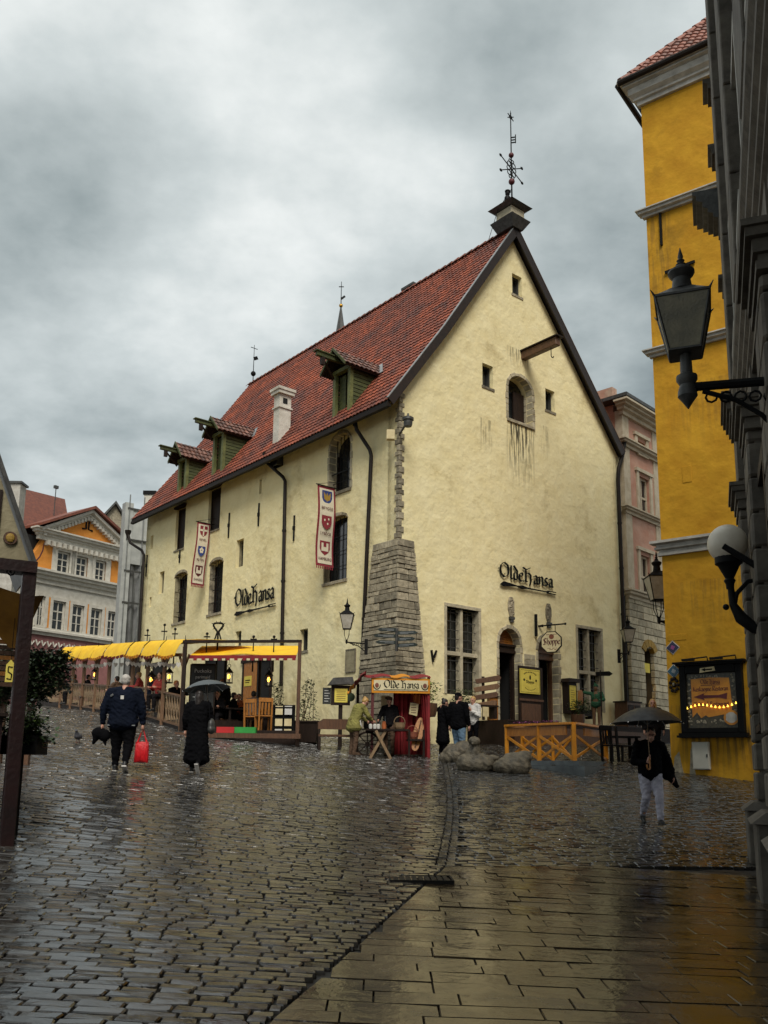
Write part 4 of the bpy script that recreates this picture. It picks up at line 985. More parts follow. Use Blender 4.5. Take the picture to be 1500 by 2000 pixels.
# ================================================================== neighbouring buildings
def sash(fr, s0, s1, z0, z1, parent, cols=2, rows=3, fw=.07, surround=None, mt='white_paint', dep=.0, glass='glass_dark'):
    """casement window set in a shallow recess: frame, panes, bars"""
    Tm = fr.M; t_ = fw
    f = MB(Tm); f.box(s0, s0 + t_, dep, dep + .1, z0, z1).box(s1 - t_, s1, dep, dep + .1, z0, z1).box(s0 + t_, s1 - t_, dep, dep + .1, z1 - t_, z1).box(s0 + t_, s1 - t_, dep, dep + .1, z0, z0 + t_)
    o = f.build('window', mt, parent)
    a0, a1, b0, b1 = s0 + t_, s1 - t_, z0 + t_, z1 - t_
    for i in range(cols):
        for j in range(rows):
            x0, x1 = a0 + (a1 - a0) * i / cols + .015, a0 + (a1 - a0) * (i + 1) / cols - .015; y0, y1 = b0 + (b1 - b0) * j / rows + .015, b0 + (b1 - b0) * (j + 1) / rows - .015
            MB(Tm).box(x0, x1, dep + .06, dep + .075, y0, y1).build('pane', glass, o)
    br = MB(Tm)
    for i in range(1, cols): xx = a0 + (a1 - a0) * i / cols; br.box(xx - .035, xx + .035, dep + .01, dep + .09, b0, b1)
    for j in range(1, rows):
        zz_ = b0 + (b1 - b0) * j / rows; k = .045 if j == rows - 1 else .02; br.box(a0, a1, dep + .015, dep + .085, zz_ - k, zz_ + k)
    br.build('glazing_bars', mt, o)
    if surround:
        q = surround; MB(Tm).box(s0 - q, s0, -.06, .1, z0, z1 + q).box(s1, s1 + q, -.06, .1, z0, z1 + q).box(s0, s1, -.06, .1, z1, z1 + q).build('surround', mt, o)
    MB(Tm).box(s0 - .08, s1 + .08, -.12, .1, z0 - .1, z0).build('sill', mt, o)
    return o
def moulding(fr, s0, s1, z, steps, parent, name, mt):
    """steps: list of (height, projection) stacked upwards from z"""
    mb = MB(fr.M)
    prof = [(steps[0][1], z)]
    for (h, p) in steps:
        prof += [(p, z + .3 * h), (p, z + h)]; z += h
    for (p0, za), (p1, zb) in zip(prof, prof[1:]):
        rg_ = lambda p, zz_: [(s0 - p, -p, zz_), (s1, -p, zz_), (s1, .05, zz_), (s0 - p, .05, zz_)]
        mb.hexa(rg_(p0, za), rg_(p1, zb))
    return mb.build(name, mt, parent)
# ------------------------------------------------------------------ yellow house on the right
yc = at_depth(1303, 1290, 24.0); Fy = Frame(yc.x, yc.y, .797, -.604)
yb = gz(yc.x, yc.y) - .6
yh = thing('yellow_house', 'tall mustard yellow rendered house with pale string courses on the right', 'house', (yc.x, yc.y, yb), math.atan2(Fy.u.y, Fy.u.x))
plaster('yellow_plaster', (0.56, 0.3, 0.022), (0.44, 0.215, 0.014), (0.22, 0.12, 0.014), 0.85, 0.4,
        streaks=((0, 0.0, 4.0, 2.3, 2.2, 0.8), (0, -.2, .7, 17.0, 6.0, 0.35), (0, 0.2, 4.0, 5.6, 1.6, 0.25), (0, .2, 4.0, 11.2, 2.4, 0.2)))
ze = Fy.uv(1266, 200)[1]; YW = 7.0
MB(Fy.M).box(0, YW, 0, .6, yb, ze + .5).box(0, .6, .6, 9, yb, ze + .5).build('wall', 'yellow_plaster', yh)
MB(Fy.M).box(-.01, .02, -.006, .4, yb, ze).build('corner_strip', 'yellow_plaster', yh)
for (py, st_) in ((414, ((.07, .1), (.1, .2), (.05, .26))), (692, ((.07, .08), (.1, .18), (.05, .24))), (1083, ((.08, .1), (.07, .06), (.08, .16), (.07, .12), (.1, .26)))):
    z = Fy.uv(1290, py)[1]; moulding(Fy, 0, YW, z - .06, st_, yh, 'string_course', 'white_dull')
moulding(Fy, 0, YW, ze - .05, ((.12, .1), (.1, .18), (.3, .3), (.1, .42), (.12, .55)), yh, 'cornice', 'white_dull')
zr = ze + .7
# hipped tile roof: eave along the wall, hip rising from the corner
pit = math.tan(R(51)); ov = .45
rfm = MB(Fy.M).add([(-ov, -ov, zr), (YW, -ov, zr), (YW, 5, zr + (5 + ov) * pit), (5, 5, zr + (5 + ov) * pit), (-ov, -ov, zr - .1), (YW, -ov, zr - .1), (YW, 5, zr + (5 + ov) * pit - .1), (5, 5, zr + (5 + ov) * pit - .1), (-ov, 12, zr), (5, 12, zr + 5.7 * pit)],
    [(0, 1, 2, 3), (7, 6, 5, 4), (0, 4, 5, 1), (3, 7, 4, 0), (8, 0, 3, 9)])
yr = rfm.build('roof', 'verge_board', yh)
sl_ = math.hypot(1, pit); rgy = random.Random(4)
def one_tile(tw, tl):
    mb = MB(); n = 6; pr = [(i / (n - 1) * 1.06 * tw, .035 * math.sin(i / (n - 1) * math.pi * 1.5)) for i in range(n)]
    vs = [(x, 0, h + .04) for x, h in pr] + [(x, tl * 1.12, h + .005) for x, h in pr] + [(x, 0, h + .015) for x, h in pr]
    mb.add(vs, [(i, i + 1, n + i + 1, n + i) for i in range(n - 1)] + [(2 * n + i, 2 * n + i + 1, i + 1, i) for i in range(n - 1)])
    me = bpy.data.meshes.new('tile'); me.from_pydata(mb.v, [], mb.f); me.materials.append(M['tile_red'])
    for p in me.polygons: p.use_smooth = True
    return me
tm_ = one_tile(.26, .36); ang = math.atan(pit); slopeM = Matrix.Rotation(ang, 4, 'X')
for r_ in range(14):
    up = r_ * .36
    for c_ in range(20):
        x = -ov + c_ * .26; yv_ = -ov + up * math.cos(ang)
        if x < yv_ - .1: continue
        loc = Vector((x, yv_ - .03, zr + up * math.sin(ang) + .02))
        inst(tm_, 'tile', yr, Fy.M @ Matrix.Translation(loc) @ slopeM @ Matrix.Rotation(rgy.uniform(-.02, .02), 4, 'Z'))
for i in range(16):                                           # hip tiles
    k = i * .36; p = Vector((-ov + k * .62, -ov + k * .62, zr + k * .62 * pit)); q = Vector((-ov + (k + .42) * .62, -ov + (k + .42) * .62, zr + (k + .42) * .62 * pit))
    MB(Fy.M).cyl(p, q, .15, .11, 8).build('hip_tile', 'tile_red', yr, smooth=True)
MB(Fy.M).cyl((-ov - .05, -ov - .08, zr - .06), (YW, -ov - .08, zr - .06), .09, n=8).build('gutter', 'iron_pipe', yr)
MB(Fy.M).cyl((-ov - .1, -ov, zr - .06), (-ov - .1, 8, zr - .06), .09, n=8).build('gutter', 'iron_pipe', yr)
s_, za = Fy.uv(1290, 418); _, zb_ = Fy.uv(1293, 480); MB(Fy.M).box(s_ - .03, s_ + .03, -.07, 0, zb_, za).build('wall_anchor', 'iron', yh)
a = Fy.uv(1300, 534); b = Fy.uv(1358, 512); MB(Fy.M).bar((a[0], -.05, a[1]), (b[0], -.05, b[1]), .05, .08).build('wall_anchor', 'iron', yh)
r4 = rect(Fy, 1332, 912, 944, 1351); MB(Fy.M).box(r4[0], r4[1], -.015, .02, r4[2], r4[3]).build('hatch', 'yellow_plaster', yh, bevel=.006)
r4 = rect(Fy, 1305, 1240, 1252, 1341); MB(Fy.M).box(r4[0], r4[1], -.012, .02, r4[2], r4[3]).build('plaque_scar', 'yellow_plaster', yh, bevel=.005)
lz = Fy.uv(1375, 1506)[1]
for (x0_, x1_, z0_, z1_) in ((.02, .3, -.1, .5), (.45, .62, -.2, .75), (2.1, 2.9, .05, .55)):
    pts = [(x0_, lz + z0_), (x1_, lz + z0_ + .05), (x1_ - .05, lz + (z0_ + z1_) / 2), ((x0_ + x1_) / 2 + .05, lz + z1_), (x0_ + .06, lz + z1_ * .7)]
    MB(Fy.M).prism(pts, -.008, .01).build('bare_patch', 'limestone', yh)
# utility box
r4 = rect(Fy, 1351, 1449, 1503, 1385, -.12)
b_ = MB(Fy.M).box(r4[0], r4[1], -.14, 0, r4[2], r4[3]); c_ = Fy.w((r4[0] + r4[1]) / 2, -.07, r4[2])
ub = thing('utility_box', 'pale grey utility box on the yellow wall under the notice board', 'utility box', c_, math.atan2(Fy.u.y, Fy.u.x))
b_.build('case', 'box_grey', ub, bevel=.015); MB(Fy.M).box(r4[0] + .02, r4[1] - .02, -.15, -.141, r4[2] + .03, r4[3] - .02).build('door', 'box_grey', ub)
MB(Fy.M).box(r4[1] - .06, r4[1] - .03, -.165, -.15, (r4[2] + r4[3]) / 2 - .04, (r4[2] + r4[3]) / 2 + .04).build('latch', 'iron_grey', ub)
# notice board
r4 = rect(Fy, 1326, 1302, 1432, 1452, -.15); s0, s1, z0, z1 = r4
nb_t = thing('notice_board', 'black framed notice board with orange restaurant poster on the yellow wall', 'notice board', Fy.w((s0 + s1) / 2, -.08, z0), math.atan2(Fy.u.y, Fy.u.x))
q = MB(Fy.M); fw = .16
q.box(s0, s0 + fw, -.2, 0, z0, z1).box(s1 - fw, s1, -.2, 0, z0, z1).box(s0 + fw, s1 - fw, -.2, 0, z1 - fw * 1.3, z1).box(s0 + fw, s1 - fw, -.2, 0, z0, z0 + fw * .8)
q.build('frame', 'black_letters', nb_t, bevel=.012)
MB(Fy.M).box(s0 - .06, s1 + .06, -.27, 0, z1 + .002, z1 + .05).box(s0 - .12, s1 + .12, -.33, 0, z1 + .052, z1 + .1).build('crown', 'black_letters', nb_t)
MB(Fy.M).box(s0 - .06, s1 + .06, -.25, 0, z0 - .06, z0 - .002).box(s0 - .1, s1 + .1, -.29, 0, z0 - .12, z0 - .062).build('ledge', 'black_letters', nb_t)
MB(Fy.M).box(s0 + fw, s1 - fw, -.1, -.05, z0 + fw * .8, z1 - fw * 1.3).build('backing', 'poster_dark', nb_t)
pw0, pw1 = s0 + fw + .12, s1 - fw - .16; pz1 = z1 - fw * 1.3 - .14; pz0 = z0 + fw + .34; rq = random.Random(8)
ptsb = [(pw0, pz0 - .1), (pw0 + .12, pz0 + .03), (pw0 + .22, pz0 - .12), (pw0 + .34, pz0 - .05), (pw0 + .42, pz0 - .1), (pw1 - .1, pz0 - .02), (pw1, pz0 - .12), (pw1 + .02, pz0 + .3), (pw1 - .02, pz1), ((pw0 + pw1) / 2, pz1 + .03), (pw0, pz1)]
ps = MB(Fy.M).prism(ptsb, -.106, -.101).build('poster', 'poster_orange', nb_t, label='orange poster pointing left to the restaurant')
pwid = pw1 - pw0; PH = pz1 - pz0
def fit_nib(mb, text, xc, z, wid, h, y, d=.004, nw=.2):
    sx = wid / nib_len(text, h); nib(mb, text, xc - wid / 2, z, h, y, d, nw, sx)
for (tx_, fz, wf) in (('Olde Hansa', pz1 - PH * .16, .5), ('Keskaegne Restoran', pz1 - PH * .36, .9), ('Medieval Restaurant', pz0 + PH * .2, .9)):
    t_ = MB(Fy.M); fit_nib(t_, tx_, (pw0 + pw1) / 2, fz, pwid * wf, .075, -.108); t_.build('lettering', 'maroon', ps)
MB(Fy.M).box((pw0 + pw1) / 2 - pwid * .25, (pw0 + pw1) / 2 + pwid * .25, -.11, -.107, pz1 - PH * .2, pz1 - PH * .185).build('underline', 'maroon', ps)
az = pz0 + PH * .48
MB(Fy.M).prism([(pw0 + .06, az), (pw0 + .34, az + .09), (pw0 + .31, az + .04), (pw1 - .3, az + .03), (pw1 - .08, az + .08), (pw1 - .1, az - .08), (pw1 - .3, az - .03), (pw0 + .31, az - .04), (pw0 + .34, az - .09)], -.115, -.107).build('arrow', 'maroon', ps)
orn = MB(Fy.M)
for i in range(70):
    e_ = rq.random(); sd = rq.choice((0, 1, 2, 3))
    if sd < 2: x = (s0 + fw + .06) if sd == 0 else (s1 - fw - .08); z = z0 + .2 + e_ * (z1 - z0 - .5)
    else: x = s0 + fw + .05 + e_ * (s1 - s0 - 2 * fw - .1); z = (z0 + fw + .12) if sd == 2 else (z1 - fw * 1.3 - .09)
    orn.ball((x + rq.uniform(-.04, .04), -.102, z + rq.uniform(-.04, .04)), (rq.uniform(.015, .04), .008, rq.uniform(.015, .04)), 6)
orn.build('border_pattern', 'limestone', nb_t)
cs_, cz_ = s1 - fw - .17, z0 + fw + .22; rd = MB(Fy.M).prism([(cs_ + .19 * math.cos(2 * math.pi * i / 20), cz_ + .19 * math.sin(2 * math.pi * i / 20)) for i in range(20)], -.125, -.11).build('roundel', 'poster_orange', nb_t)
MB(Fy.M).prism([(cs_ + .14 * math.cos(2 * math.pi * i / 16) * (1 + .12 * math.sin(i * 2.2)), cz_ + .14 * math.sin(2 * math.pi * i / 16)) for i in range(16)], -.13, -.126).build('roundel_print', 'white_dull', rd)
MB(Fy.M).prism([(s0 + .55, z1 - .2), (s0 + .95, z1 - .16), (s0 + .93, z1 - .05), (s0 + .57, z1 - .08)], -.215, -.201).build('small_arrow_board', 'paper_cream', nb_t)
MB(Fy.M).prism([(s0 + .6, z1 - .125), (s0 + .7, z1 - .08), (s0 + .7, z1 - .11), (s0 + .88, z1 - .1), (s0 + .88, z1 - .14), (s0 + .7, z1 - .14), (s0 + .7, z1 - .17)], -.22, -.2155).build('small_arrow', 'black_letters', nb_t)
for fx in (.3, .75):
    x = s0 + (s1 - s0) * fx; MB(Fy.M).tube([(x + .25, -.05, z1 + .1), (x + .25, -.1, z1 + .22), (x - .15, -.42, z1 + .15)], .02, 6).box(x - .3, x + .02, -.47, -.38, z1 + .1, z1 + .16).build('lamp_arm', 'iron', nb_t)
bs_ = thing('reflected_lights', 'glowing shapes added for the reflection of string lights across the orange poster', 'reflection', Fy.w(s0 + .2, -.13, z0 + .6), math.atan2(Fy.u.y, Fy.u.x))  # stands in for string lights mirrored in the board, built as glowing cones
wz = lambda k: z0 + .62 + .06 * math.sin(k * 7) + .1 * k
MB(Fy.M).tube([(s0 + .14 + (s1 - s0 - .25) * k / 14, -.135, wz(k / 14) + .03) for k in range(15)], .005, 4).build('reflected_wire', 'iron', bs_)
for k in range(13): MB(Fy.M).cyl((s0 + .16 + (s1 - s0 - .3) * k / 12.5, -.135, wz(k / 13)), (s0 + .16 + (s1 - s0 - .3) * k / 12.5, -.135, wz(k / 13) + .06), .026, .004, 6).build('warm_glow', 'warm_glow', bs_)
# small plaques
for (px, py, mt, lab) in ((1314, 1265, 'enamel_blue', 'dark blue diamond plaque on the yellow wall above the notice board'), (1316, 1311, 'enamel_teal', 'small teal diamond plaque beside the notice board top corner')):
    s_, z = Fy.uv(px, py); b_ = MB(Fy.M).prism([(s_ - .17, z), (s_, z - .17), (s_ + .17, z), (s_, z + .17)], -.02, 0)
    pl = thing('plaque', lab, 'plaque', Fy.w(s_, -.01, z - .17), math.atan2(Fy.u.y, Fy.u.x)); b_.build('plate', mt, pl)
    MB(Fy.M).prism([(s_ - .06, z - .02), (s_ + .02, z - .07), (s_ + .07, z + .02), (s_ - .02, z + .07)], -.026, -.021).build('emblem', 'zinc' if mt == 'enamel_teal' else 'flower_purple', pl)
    MB(Fy.M).prism([(s_ - .19, z), (s_, z - .19), (s_ + .19, z), (s_, z + .19)], -.012, 0).build('rim', 'white_paint', pl)
s_, z = Fy.uv(1317, 1338); pl = thing('wall_ornament', 'small dark carved ornament hanging at the left edge of the notice board', 'ornament', Fy.w(s_, -.02, z - .2), math.atan2(Fy.u.y, Fy.u.x))
b_ = MB(Fy.M)
for i in range(9): b_.ball((s_ + .1 * math.cos(i * .7), -.03, z + .17 * math.sin(i * .7)), (.05, .03, .05), 7)
b_.ball((s_, -.03, z), (.06, .035, .07), 8); b_.build('carving', 'dark_wood', pl, smooth=True); MB(Fy.M).ball((s_, -.06, z + .02), (.03, .02, .04), 7).build('knob', 'limestone_pale', pl)
# ------------------------------------------------------------------ lanterns
def lantern(parent, base, wtop, wbot, h, T_, glass='lamp_glass', iron='iron', chim=1.0, sides=4):
    """tapering street lantern standing on `base` (T_ local coordinates)"""
    x, y, z = base; rot = math.pi / 4 if sides == 4 else 0; k = 1 / math.cos(math.pi / sides) / 2
    f = MB(T_); rt, rb_ = wtop * k, wbot * k
    cor = lambda r, zz_, i: (x + r * math.cos(rot + 2 * math.pi * i / sides), y + r * math.sin(rot + 2 * math.pi * i / sides), zz_)
    bt = h * .035
    for i in range(sides):
        f.bar(cor(rb_, z, i), cor(rt, z + h, i), bt, bt); f.bar(cor(rb_, z, i), cor(rb_, z, i + 1), bt, bt); f.bar(cor(rt, z + h, i), cor(rt, z + h, i + 1), bt * 1.3, bt * 1.3)
        c_ = Vector(cor(rt, z + h, i)); o_ = (c_ - Vector((x, y, z + h))).normalized()
        f.cyl(c_, c_ + o_ * h * .1 + Vector((0, 0, h * .1)), bt * .8, bt * .2, 5)
    f.lathe([(rb_ * .95, -.02 * h), (rb_ * .95, .0)], (x, y, z), sides, rot)
    o = f.build('lantern_frame', iron, parent)
    for i in range(sides):
        a, b, c_, d_ = [Vector(q) for q in (cor(rb_, z, i), cor(rb_, z, i + 1), cor(rt, z + h, i + 1), cor(rt, z + h, i))]
        cen = (a + b + c_ + d_) / 4; sh = lambda p: p.lerp(cen, .05); n_ = (b - a).cross(d_ - a).normalized() * .004
        MB(T_).add([sh(a), sh(b), sh(c_), sh(d_), sh(a) - n_, sh(b) - n_, sh(c_) - n_, sh(d_) - n_], [(0, 1, 2, 3), (7, 6, 5, 4), (0, 4, 5, 1), (1, 5, 6, 2), (2, 6, 7, 3), (3, 7, 4, 0)]).build('pane', glass, o)
    zt = z + h; r = MB(T_)
    r.lathe([(rt * 1.02, 0), (rt * .98, .03 * h), (rt * .55, .2 * h), (rt * .42, .26 * h)], (x, y, zt), sides, rot); r.build('hood', iron, parent)
    cz = zt + .26 * h; w_ = wtop * chim
    MB(T_).lathe([(w_ * .24, 0), (w_ * .2, .03 * h), (w_ * .17, .25 * h), (w_ * .22, .3 * h), (w_ * .26, .37 * h), (w_ * .25, .41 * h), (w_ * .13, .47 * h), (w_ * .09, .53 * h), (w_ * .1, .55 * h), (w_ * .05, .59 * h), (w_ * .08, .63 * h), (w_ * .04, .67 * h), (w_ * .055, .71 * h), (.003, .9 * h)], (x, y, cz), 14).build('chimney', iron, parent, smooth=35)
# ------------------------------------------------------------------ grey classical building, near right
Fr = Frame(5.86, 14.0, -.345, -.938); gb0 = -0.6
gh = thing('grey_building', 'grey classical stone building with rusticated pilasters and mouldings at the right edge', 'building', (5.86, 14.0, gb0), math.atan2(Fr.u.y, Fr.u.x))
mat('grey_stone', (0.17, 0.147, 0.115), (0.075, 0.064, 0.05), ns=3, rough=0.8, bump=0.5, bs=14, rnd=0.18)  # edge vignetting put into the stone and render colours by darkening them
mat('grey_render', (0.07, 0.06, 0.048), (0.04, 0.034, 0.027), ns=2, rough=0.85, bump=0.5, bs=10)
MB(Fr.M).box(0.0, 22, 0.05, 6, gb0, 19).build('wall', 'grey_render', gh)
rgg = random.Random(12)
for k, (p0, p1) in enumerate(((0.0, .95), (3.4, 4.4), (7.0, 8.0))):
    z = 1.15; zcap = 5.5; pil = MB(Fr.M).box(p0 + .03, p1 - .03, -.06, .1, .5, 16.5).build('pilaster', 'grey_stone', gh)
    while z < zcap:                                           # rusticated lower blocks
        h = .42; l_ = (p1 - p0)
        cut = p0 + l_ * (.45 if int(z / .42) % 2 else .6)
        for (a, b) in ((p0, cut), (cut, p1)): MB(Fr.M).box(a + .006, b - .006, -.15, .05, z + .012, min(z + h, zcap) - .012).build('block', 'grey_stone', pil, bevel=.025)
        z += h
    MB(Fr.M).box(p0 - .08, p1 + .08, -.3, .05, gb0, 1.02).build('plinth', 'grey_stone', pil, bevel=.02)
    MB(Fr.M).hexa([(p0 - .12, -.36, 1.022), (p1 + .12, -.36, 1.022), (p1 + .12, .05, 1.022), (p0 - .12, .05, 1.022)], [(p0 - .02, -.2, 1.14), (p1 + .02, -.2, 1.14), (p1 + .02, .05, 1.14), (p0 - .02, .05, 1.14)]).build('plinth_cap', 'grey_stone', pil)
    z = 7.6
    while z < 16:
        h = 1.25
        for (a, b) in ((p0, p1),): MB(Fr.M).box(a + .004, b - .004, -.15, .05, z + .01, z + h - .012).build('block', 'grey_stone', pil, bevel=.015)
        z += h
    for (zc_, st_) in ((5.5, ((.08, .17), (.06, .15), (.12, .19), (.08, .24), (.06, .27))), (5.98, ((.9, .13),)), (6.9, ((.08, .17), (.1, .2), (.1, .24), (.1, .28), (.07, .31))))[:3 if k == 0 else 1]:
        zz_ = zc_; mm = MB(Fr.M)
        for (h, p) in st_: mm.box(p0 - p + .12, p1 + p - .12, -p, .05, zz_, zz_ + h - .003); zz_ += h
        mm.build('capital', 'grey_stone', pil)
moulding(Fr, 2.0, 22, 6.2, ((.1, .04), (.1, .08), (.12, .12), (.14, .16), (.2, .2)), gh, 'band_course', 'grey_stone')
moulding(Fr, -.15, .25, 10.75, ((.1, .16), (.1, .24), (.1, .32), (.14, .4), (.14, .5), (.08, .56)), gh, 'cornice', 'iron_grey')
moulding(Fr, -.1, .2, 9.6, ((.08, .16), (.06, .12), (.08, .22)), gh, 'band_course', 'grey_stone')
moulding(Fr, -.1, .2, 12.1, ((.1, .2), (.1, .26)), gh, 'band_course', 'grey_stone'); moulding(Fr, -.1, .2, 13.4, ((.1, .2), (.1, .28)), gh, 'band_course', 'grey_stone')
for (s0, s1) in ((1.25, 2.35), (4.2, 5.4), (7.6, 8.8)):
    sash(Fr, s0, s1, 7.9, 10.0, gh, 2, 3, mt='white_dull', surround=.12); sash(Fr, s0, s1, 2.2, 4.8, gh, 2, 3, mt='dark_wood', surround=.15)
for s_ in ():
    cn = MB(Fr.M)
    for i in range(16): cn.ball((s_ + rgg.uniform(-.07, .07), -.12 - .14 * math.sin(i * .5), 10.6 - i * .14), (rgg.uniform(.06, .12), rgg.uniform(.05, .1), rgg.uniform(.06, .11)), 8)
    cn.build('console', 'iron_grey', gh, smooth=True)
# big street lantern on a bracket
lt = at_depth(1343, 770, 7.0); s_ = Fr.uv(1500, 770)[0]
dl = (lt - Vector((Fr.o.x, Fr.o.y, 0))); ls, ly = dl.dot(Fr.u), dl.dot(Fr.n)
bl = thing('street_lantern', 'large weathered iron street lantern on a scrolled bracket in front of the yellow house', 'street lantern', Fr.w(ls, 0.05, lt.z), math.atan2(Fr.u.y, Fr.u.x))
Tb = Fr.M; zt = lt.z
br = MB(Tb); br.tube([(ls, ly, zt + .06), (ls, 0.05, zt + .02)], .04, 8).tube([(ls, ly + .12, zt + .01), (ls, ly * .5, zt - .1), (ls, ly * .25, zt - .25), (ls, .05, zt - .55)], .022, 6)
for i in range(5):
    yy = ly * (.75 - .15 * i); br.tube([(ls, yy + .045 * math.cos(2 * math.pi * j / 8), zt - .05 - .012 * i + .045 * math.sin(2 * math.pi * j / 8)) for j in range(9)], .01, 5)
br.build('bracket', 'iron', bl, smooth=True)
MB(Tb).lathe([(.004, -.13), (.05, -.06), (.08, -.02), (.075, .03), (.06, .08), (.085, .12), (.085, .16), (.05, .18), (.045, .38)], (ls, ly, zt), 12).build('post', 'iron_grey', bl, smooth=35)
lantern(bl, (ls, ly, zt + .36), .43, .25, .45, Tb, 'lamp_glass_dark', 'iron_grey', 1.0)
# globe lamp
gp = at_depth(1421, 1062, 10.6); dl = gp - Vector((Fr.o.x, Fr.o.y, 0)); ls, ly = dl.dot(Fr.u), dl.dot(Fr.n); zt = gp.z
gl_ = thing('globe_lamp', 'round frosted globe lamp on a curved black bracket against the grey building', 'wall lamp', Fr.w(ls, .05, zt - 1.0), math.atan2(Fr.u.y, Fr.u.x))
MB(Tb).ball((ls, ly, zt), .235, 28).build('globe', 'globe', gl_, smooth=True)
MB(Tb).lathe([(.045, -.56), (.05, -.5), (.07, -.46), (.05, -.43), (.1, -.33), (.13, -.27), (.16, -.25), (.16, -.17)], (ls, ly, zt), 16).build('cup', 'iron', gl_, smooth=35)
ar = MB(Tb); ar.tube([(ls, ly, zt - .45), (ls, ly + .02, zt - .75), (ls, ly + .1, zt - .92), (ls, ly * .4, zt - 1.05), (ls, .05, zt - 1.1)], [.035, .045, .075, .07, .06], 10)
ar.tube([(ls, ly + .03, zt - .78), (ls, ly + .07, zt - .62), (ls, ly * .5, zt - .48), (ls, .05, zt - .45)], .028, 8); ar.ball((ls, ly - .06, zt - .78), .04, 8)
ar.build('arm', 'iron', gl_, smooth=True); MB(Tb).box(ls - .12, ls + .12, -.06, .06, zt - 1.2, zt - .35).build('back_plate', 'iron_grey', gl_)
sp = at_depth(1432, 1085, 10.1); dl = sp - Vector((Fr.o.x, Fr.o.y, 0)); ss, sy = dl.dot(Fr.u), dl.dot(Fr.n)
fl_ = thing('flood_light', 'slim black flood light pointing up beside the globe lamp', 'flood light', Fr.w(ss, .05, sp.z - .2), math.atan2(Fr.u.y, Fr.u.x))
MB(Tb).cyl((ss, sy - .1, sp.z + .12), (ss, -.02, sp.z - .22), .035, .04, 10).build('barrel', 'iron', fl_); MB(Tb).tube([(ss, -.02, sp.z - .1), (ss, -.1, sp.z + .1), (ss, .04, sp.z + .12)], .012, 6).build('cable', 'iron', fl_)
# ------------------------------------------------------------------ pink house in the lane
pc = at_depth(1229, 1200, 37.0); Fp = Frame(pc.x, pc.y, .69, .72); pb = gz(pc.x, pc.y) - .3
ph = thing('pink_house', 'faded pink stucco house with stone ground floor down the lane', 'house', (pc.x, pc.y, pb), math.atan2(Fp.u.y, Fp.u.x))
plaster('pink_plaster', (0.46, 0.29, 0.22), (0.4, 0.2, 0.14), (0.46, 0.4, 0.3), 1.0, 0.6)
mat('pale_stucco', (0.5, 0.44, 0.33), (0.36, 0.3, 0.21), ns=2.5, rough=0.85, bump=0.5)
ztp = Fp.uv(1233, 812)[1]; zst = Fp.uv(1235, 1165)[1]
PWs = 7.0
wo_ = []
wdefs = ((1246, 1268, 928, 1004, 2, 2), (1249, 1270, 1082, 1163, 2, 2), (1243, 1260, 858, 884, 2, 1)); wr = []
for (xl, xr, yt, yb_, c_, r_) in wdefs:
    s0, s1, z0, z1 = rect(Fp, xl, yt, yb_, xr); wo_.append([(s0, z0), (s1, z0), (s1, z1), (s0, z1)]); wr.append((s0, s1, z0, z1, c_, r_))
s0, s1, z0, z1 = rect(Fp, 1256, 1268, 1400, 1277); dr = (s0, s1, pb, z1)
MB(Fp.M).wall([(0, zst), (PWs, zst), (PWs, ztp), (0, ztp)], wo_, 0, .4).build('wall', 'pink_plaster', ph)
MB(Fp.M).box(0, .4, .4, 9, pb, ztp + 1.2).build('side_wall', 'pink_plaster', ph)
MB(Fp.M).box(.45, PWs, .42, 1.4, zst, ztp).build('core', 'dark_void', ph)
for (s0, s1, z0, z1, c_, r_) in wr:
    w_ = sash(Fp, s0, s1, z0, z1, ph, c_, r_, fw=.09, mt='pale_stucco', dep=.12); MB(Fp.M).box(s0 - .22, s0 - .01, -.07, .02, z0, z1 + .15).box(s1 + .01, s1 + .22, -.07, .02, z0, z1 + .15).box(s0 - .3, s1 + .3, -.12, .02, z1 + .152, z1 + .3).build('surround', 'pale_stucco', w_)
for (py, st_) in ((884, ((.12, .12), (.12, .25), (.08, .32))), (1010, ((.12, .1), (.1, .2), (.08, .28))), (1172, ((.12, .12), (.14, .25), (.1, .34))), (826, ((.15, .15), (.15, .3), (.12, .45), (.12, .6)))):
    z = Fp.uv(1240, py)[1]; moulding(Fp, 0, PWs, z, st_, ph, 'string_course', 'pale_stucco')
MB(Fp.M).prism([(-.6, ztp + .35), (PWs, ztp + .35), (PWs, ztp + .5), (-.6, ztp + .5)], -.6, 9).build('roof', 'iron_grey', ph)
MB(Fp.M).box(-.05, .5, -.05, .3, zst, ztp).box(1.0 + 1.7, 3.3, -.05, .3, zst, ztp).build('pilaster', 'pale_stucco', ph)
# stone ground floor: courses of blocks round the doorway
z = pb; rp_ = random.Random(6); hb_ = .3
base = MB(Fp.M).box(0, dr[0] - .01, .1, .5, pb, zst).box(dr[1] + .01, PWs, .1, .5, pb, zst).box(dr[0], dr[1], .1, .5, dr[3], zst).build('ground_floor', 'mortar', ph)
while z < zst - .02:
    h = min(hb_, zst - z); x = -.1
    while x < 5:
        l_ = rp_.uniform(.4, .8); a, b = x + .01, x + l_ - .01; x += l_
        if z < dr[3] and a < dr[1] and b > dr[0]:
            if a < dr[0] - .1: b = dr[0]
            elif b > dr[1] + .1: a = dr[1]
            else: continue
        MB(Fp.M).box(a, b, -.05 - rp_.uniform(0, .03), .12, z + .01, z + h - .01).build('block', 'limestone_pale', base, bevel=.015)
    z += h
cxd = (dr[0] + dr[1]) / 2; hwd = (dr[1] - dr[0]) / 2
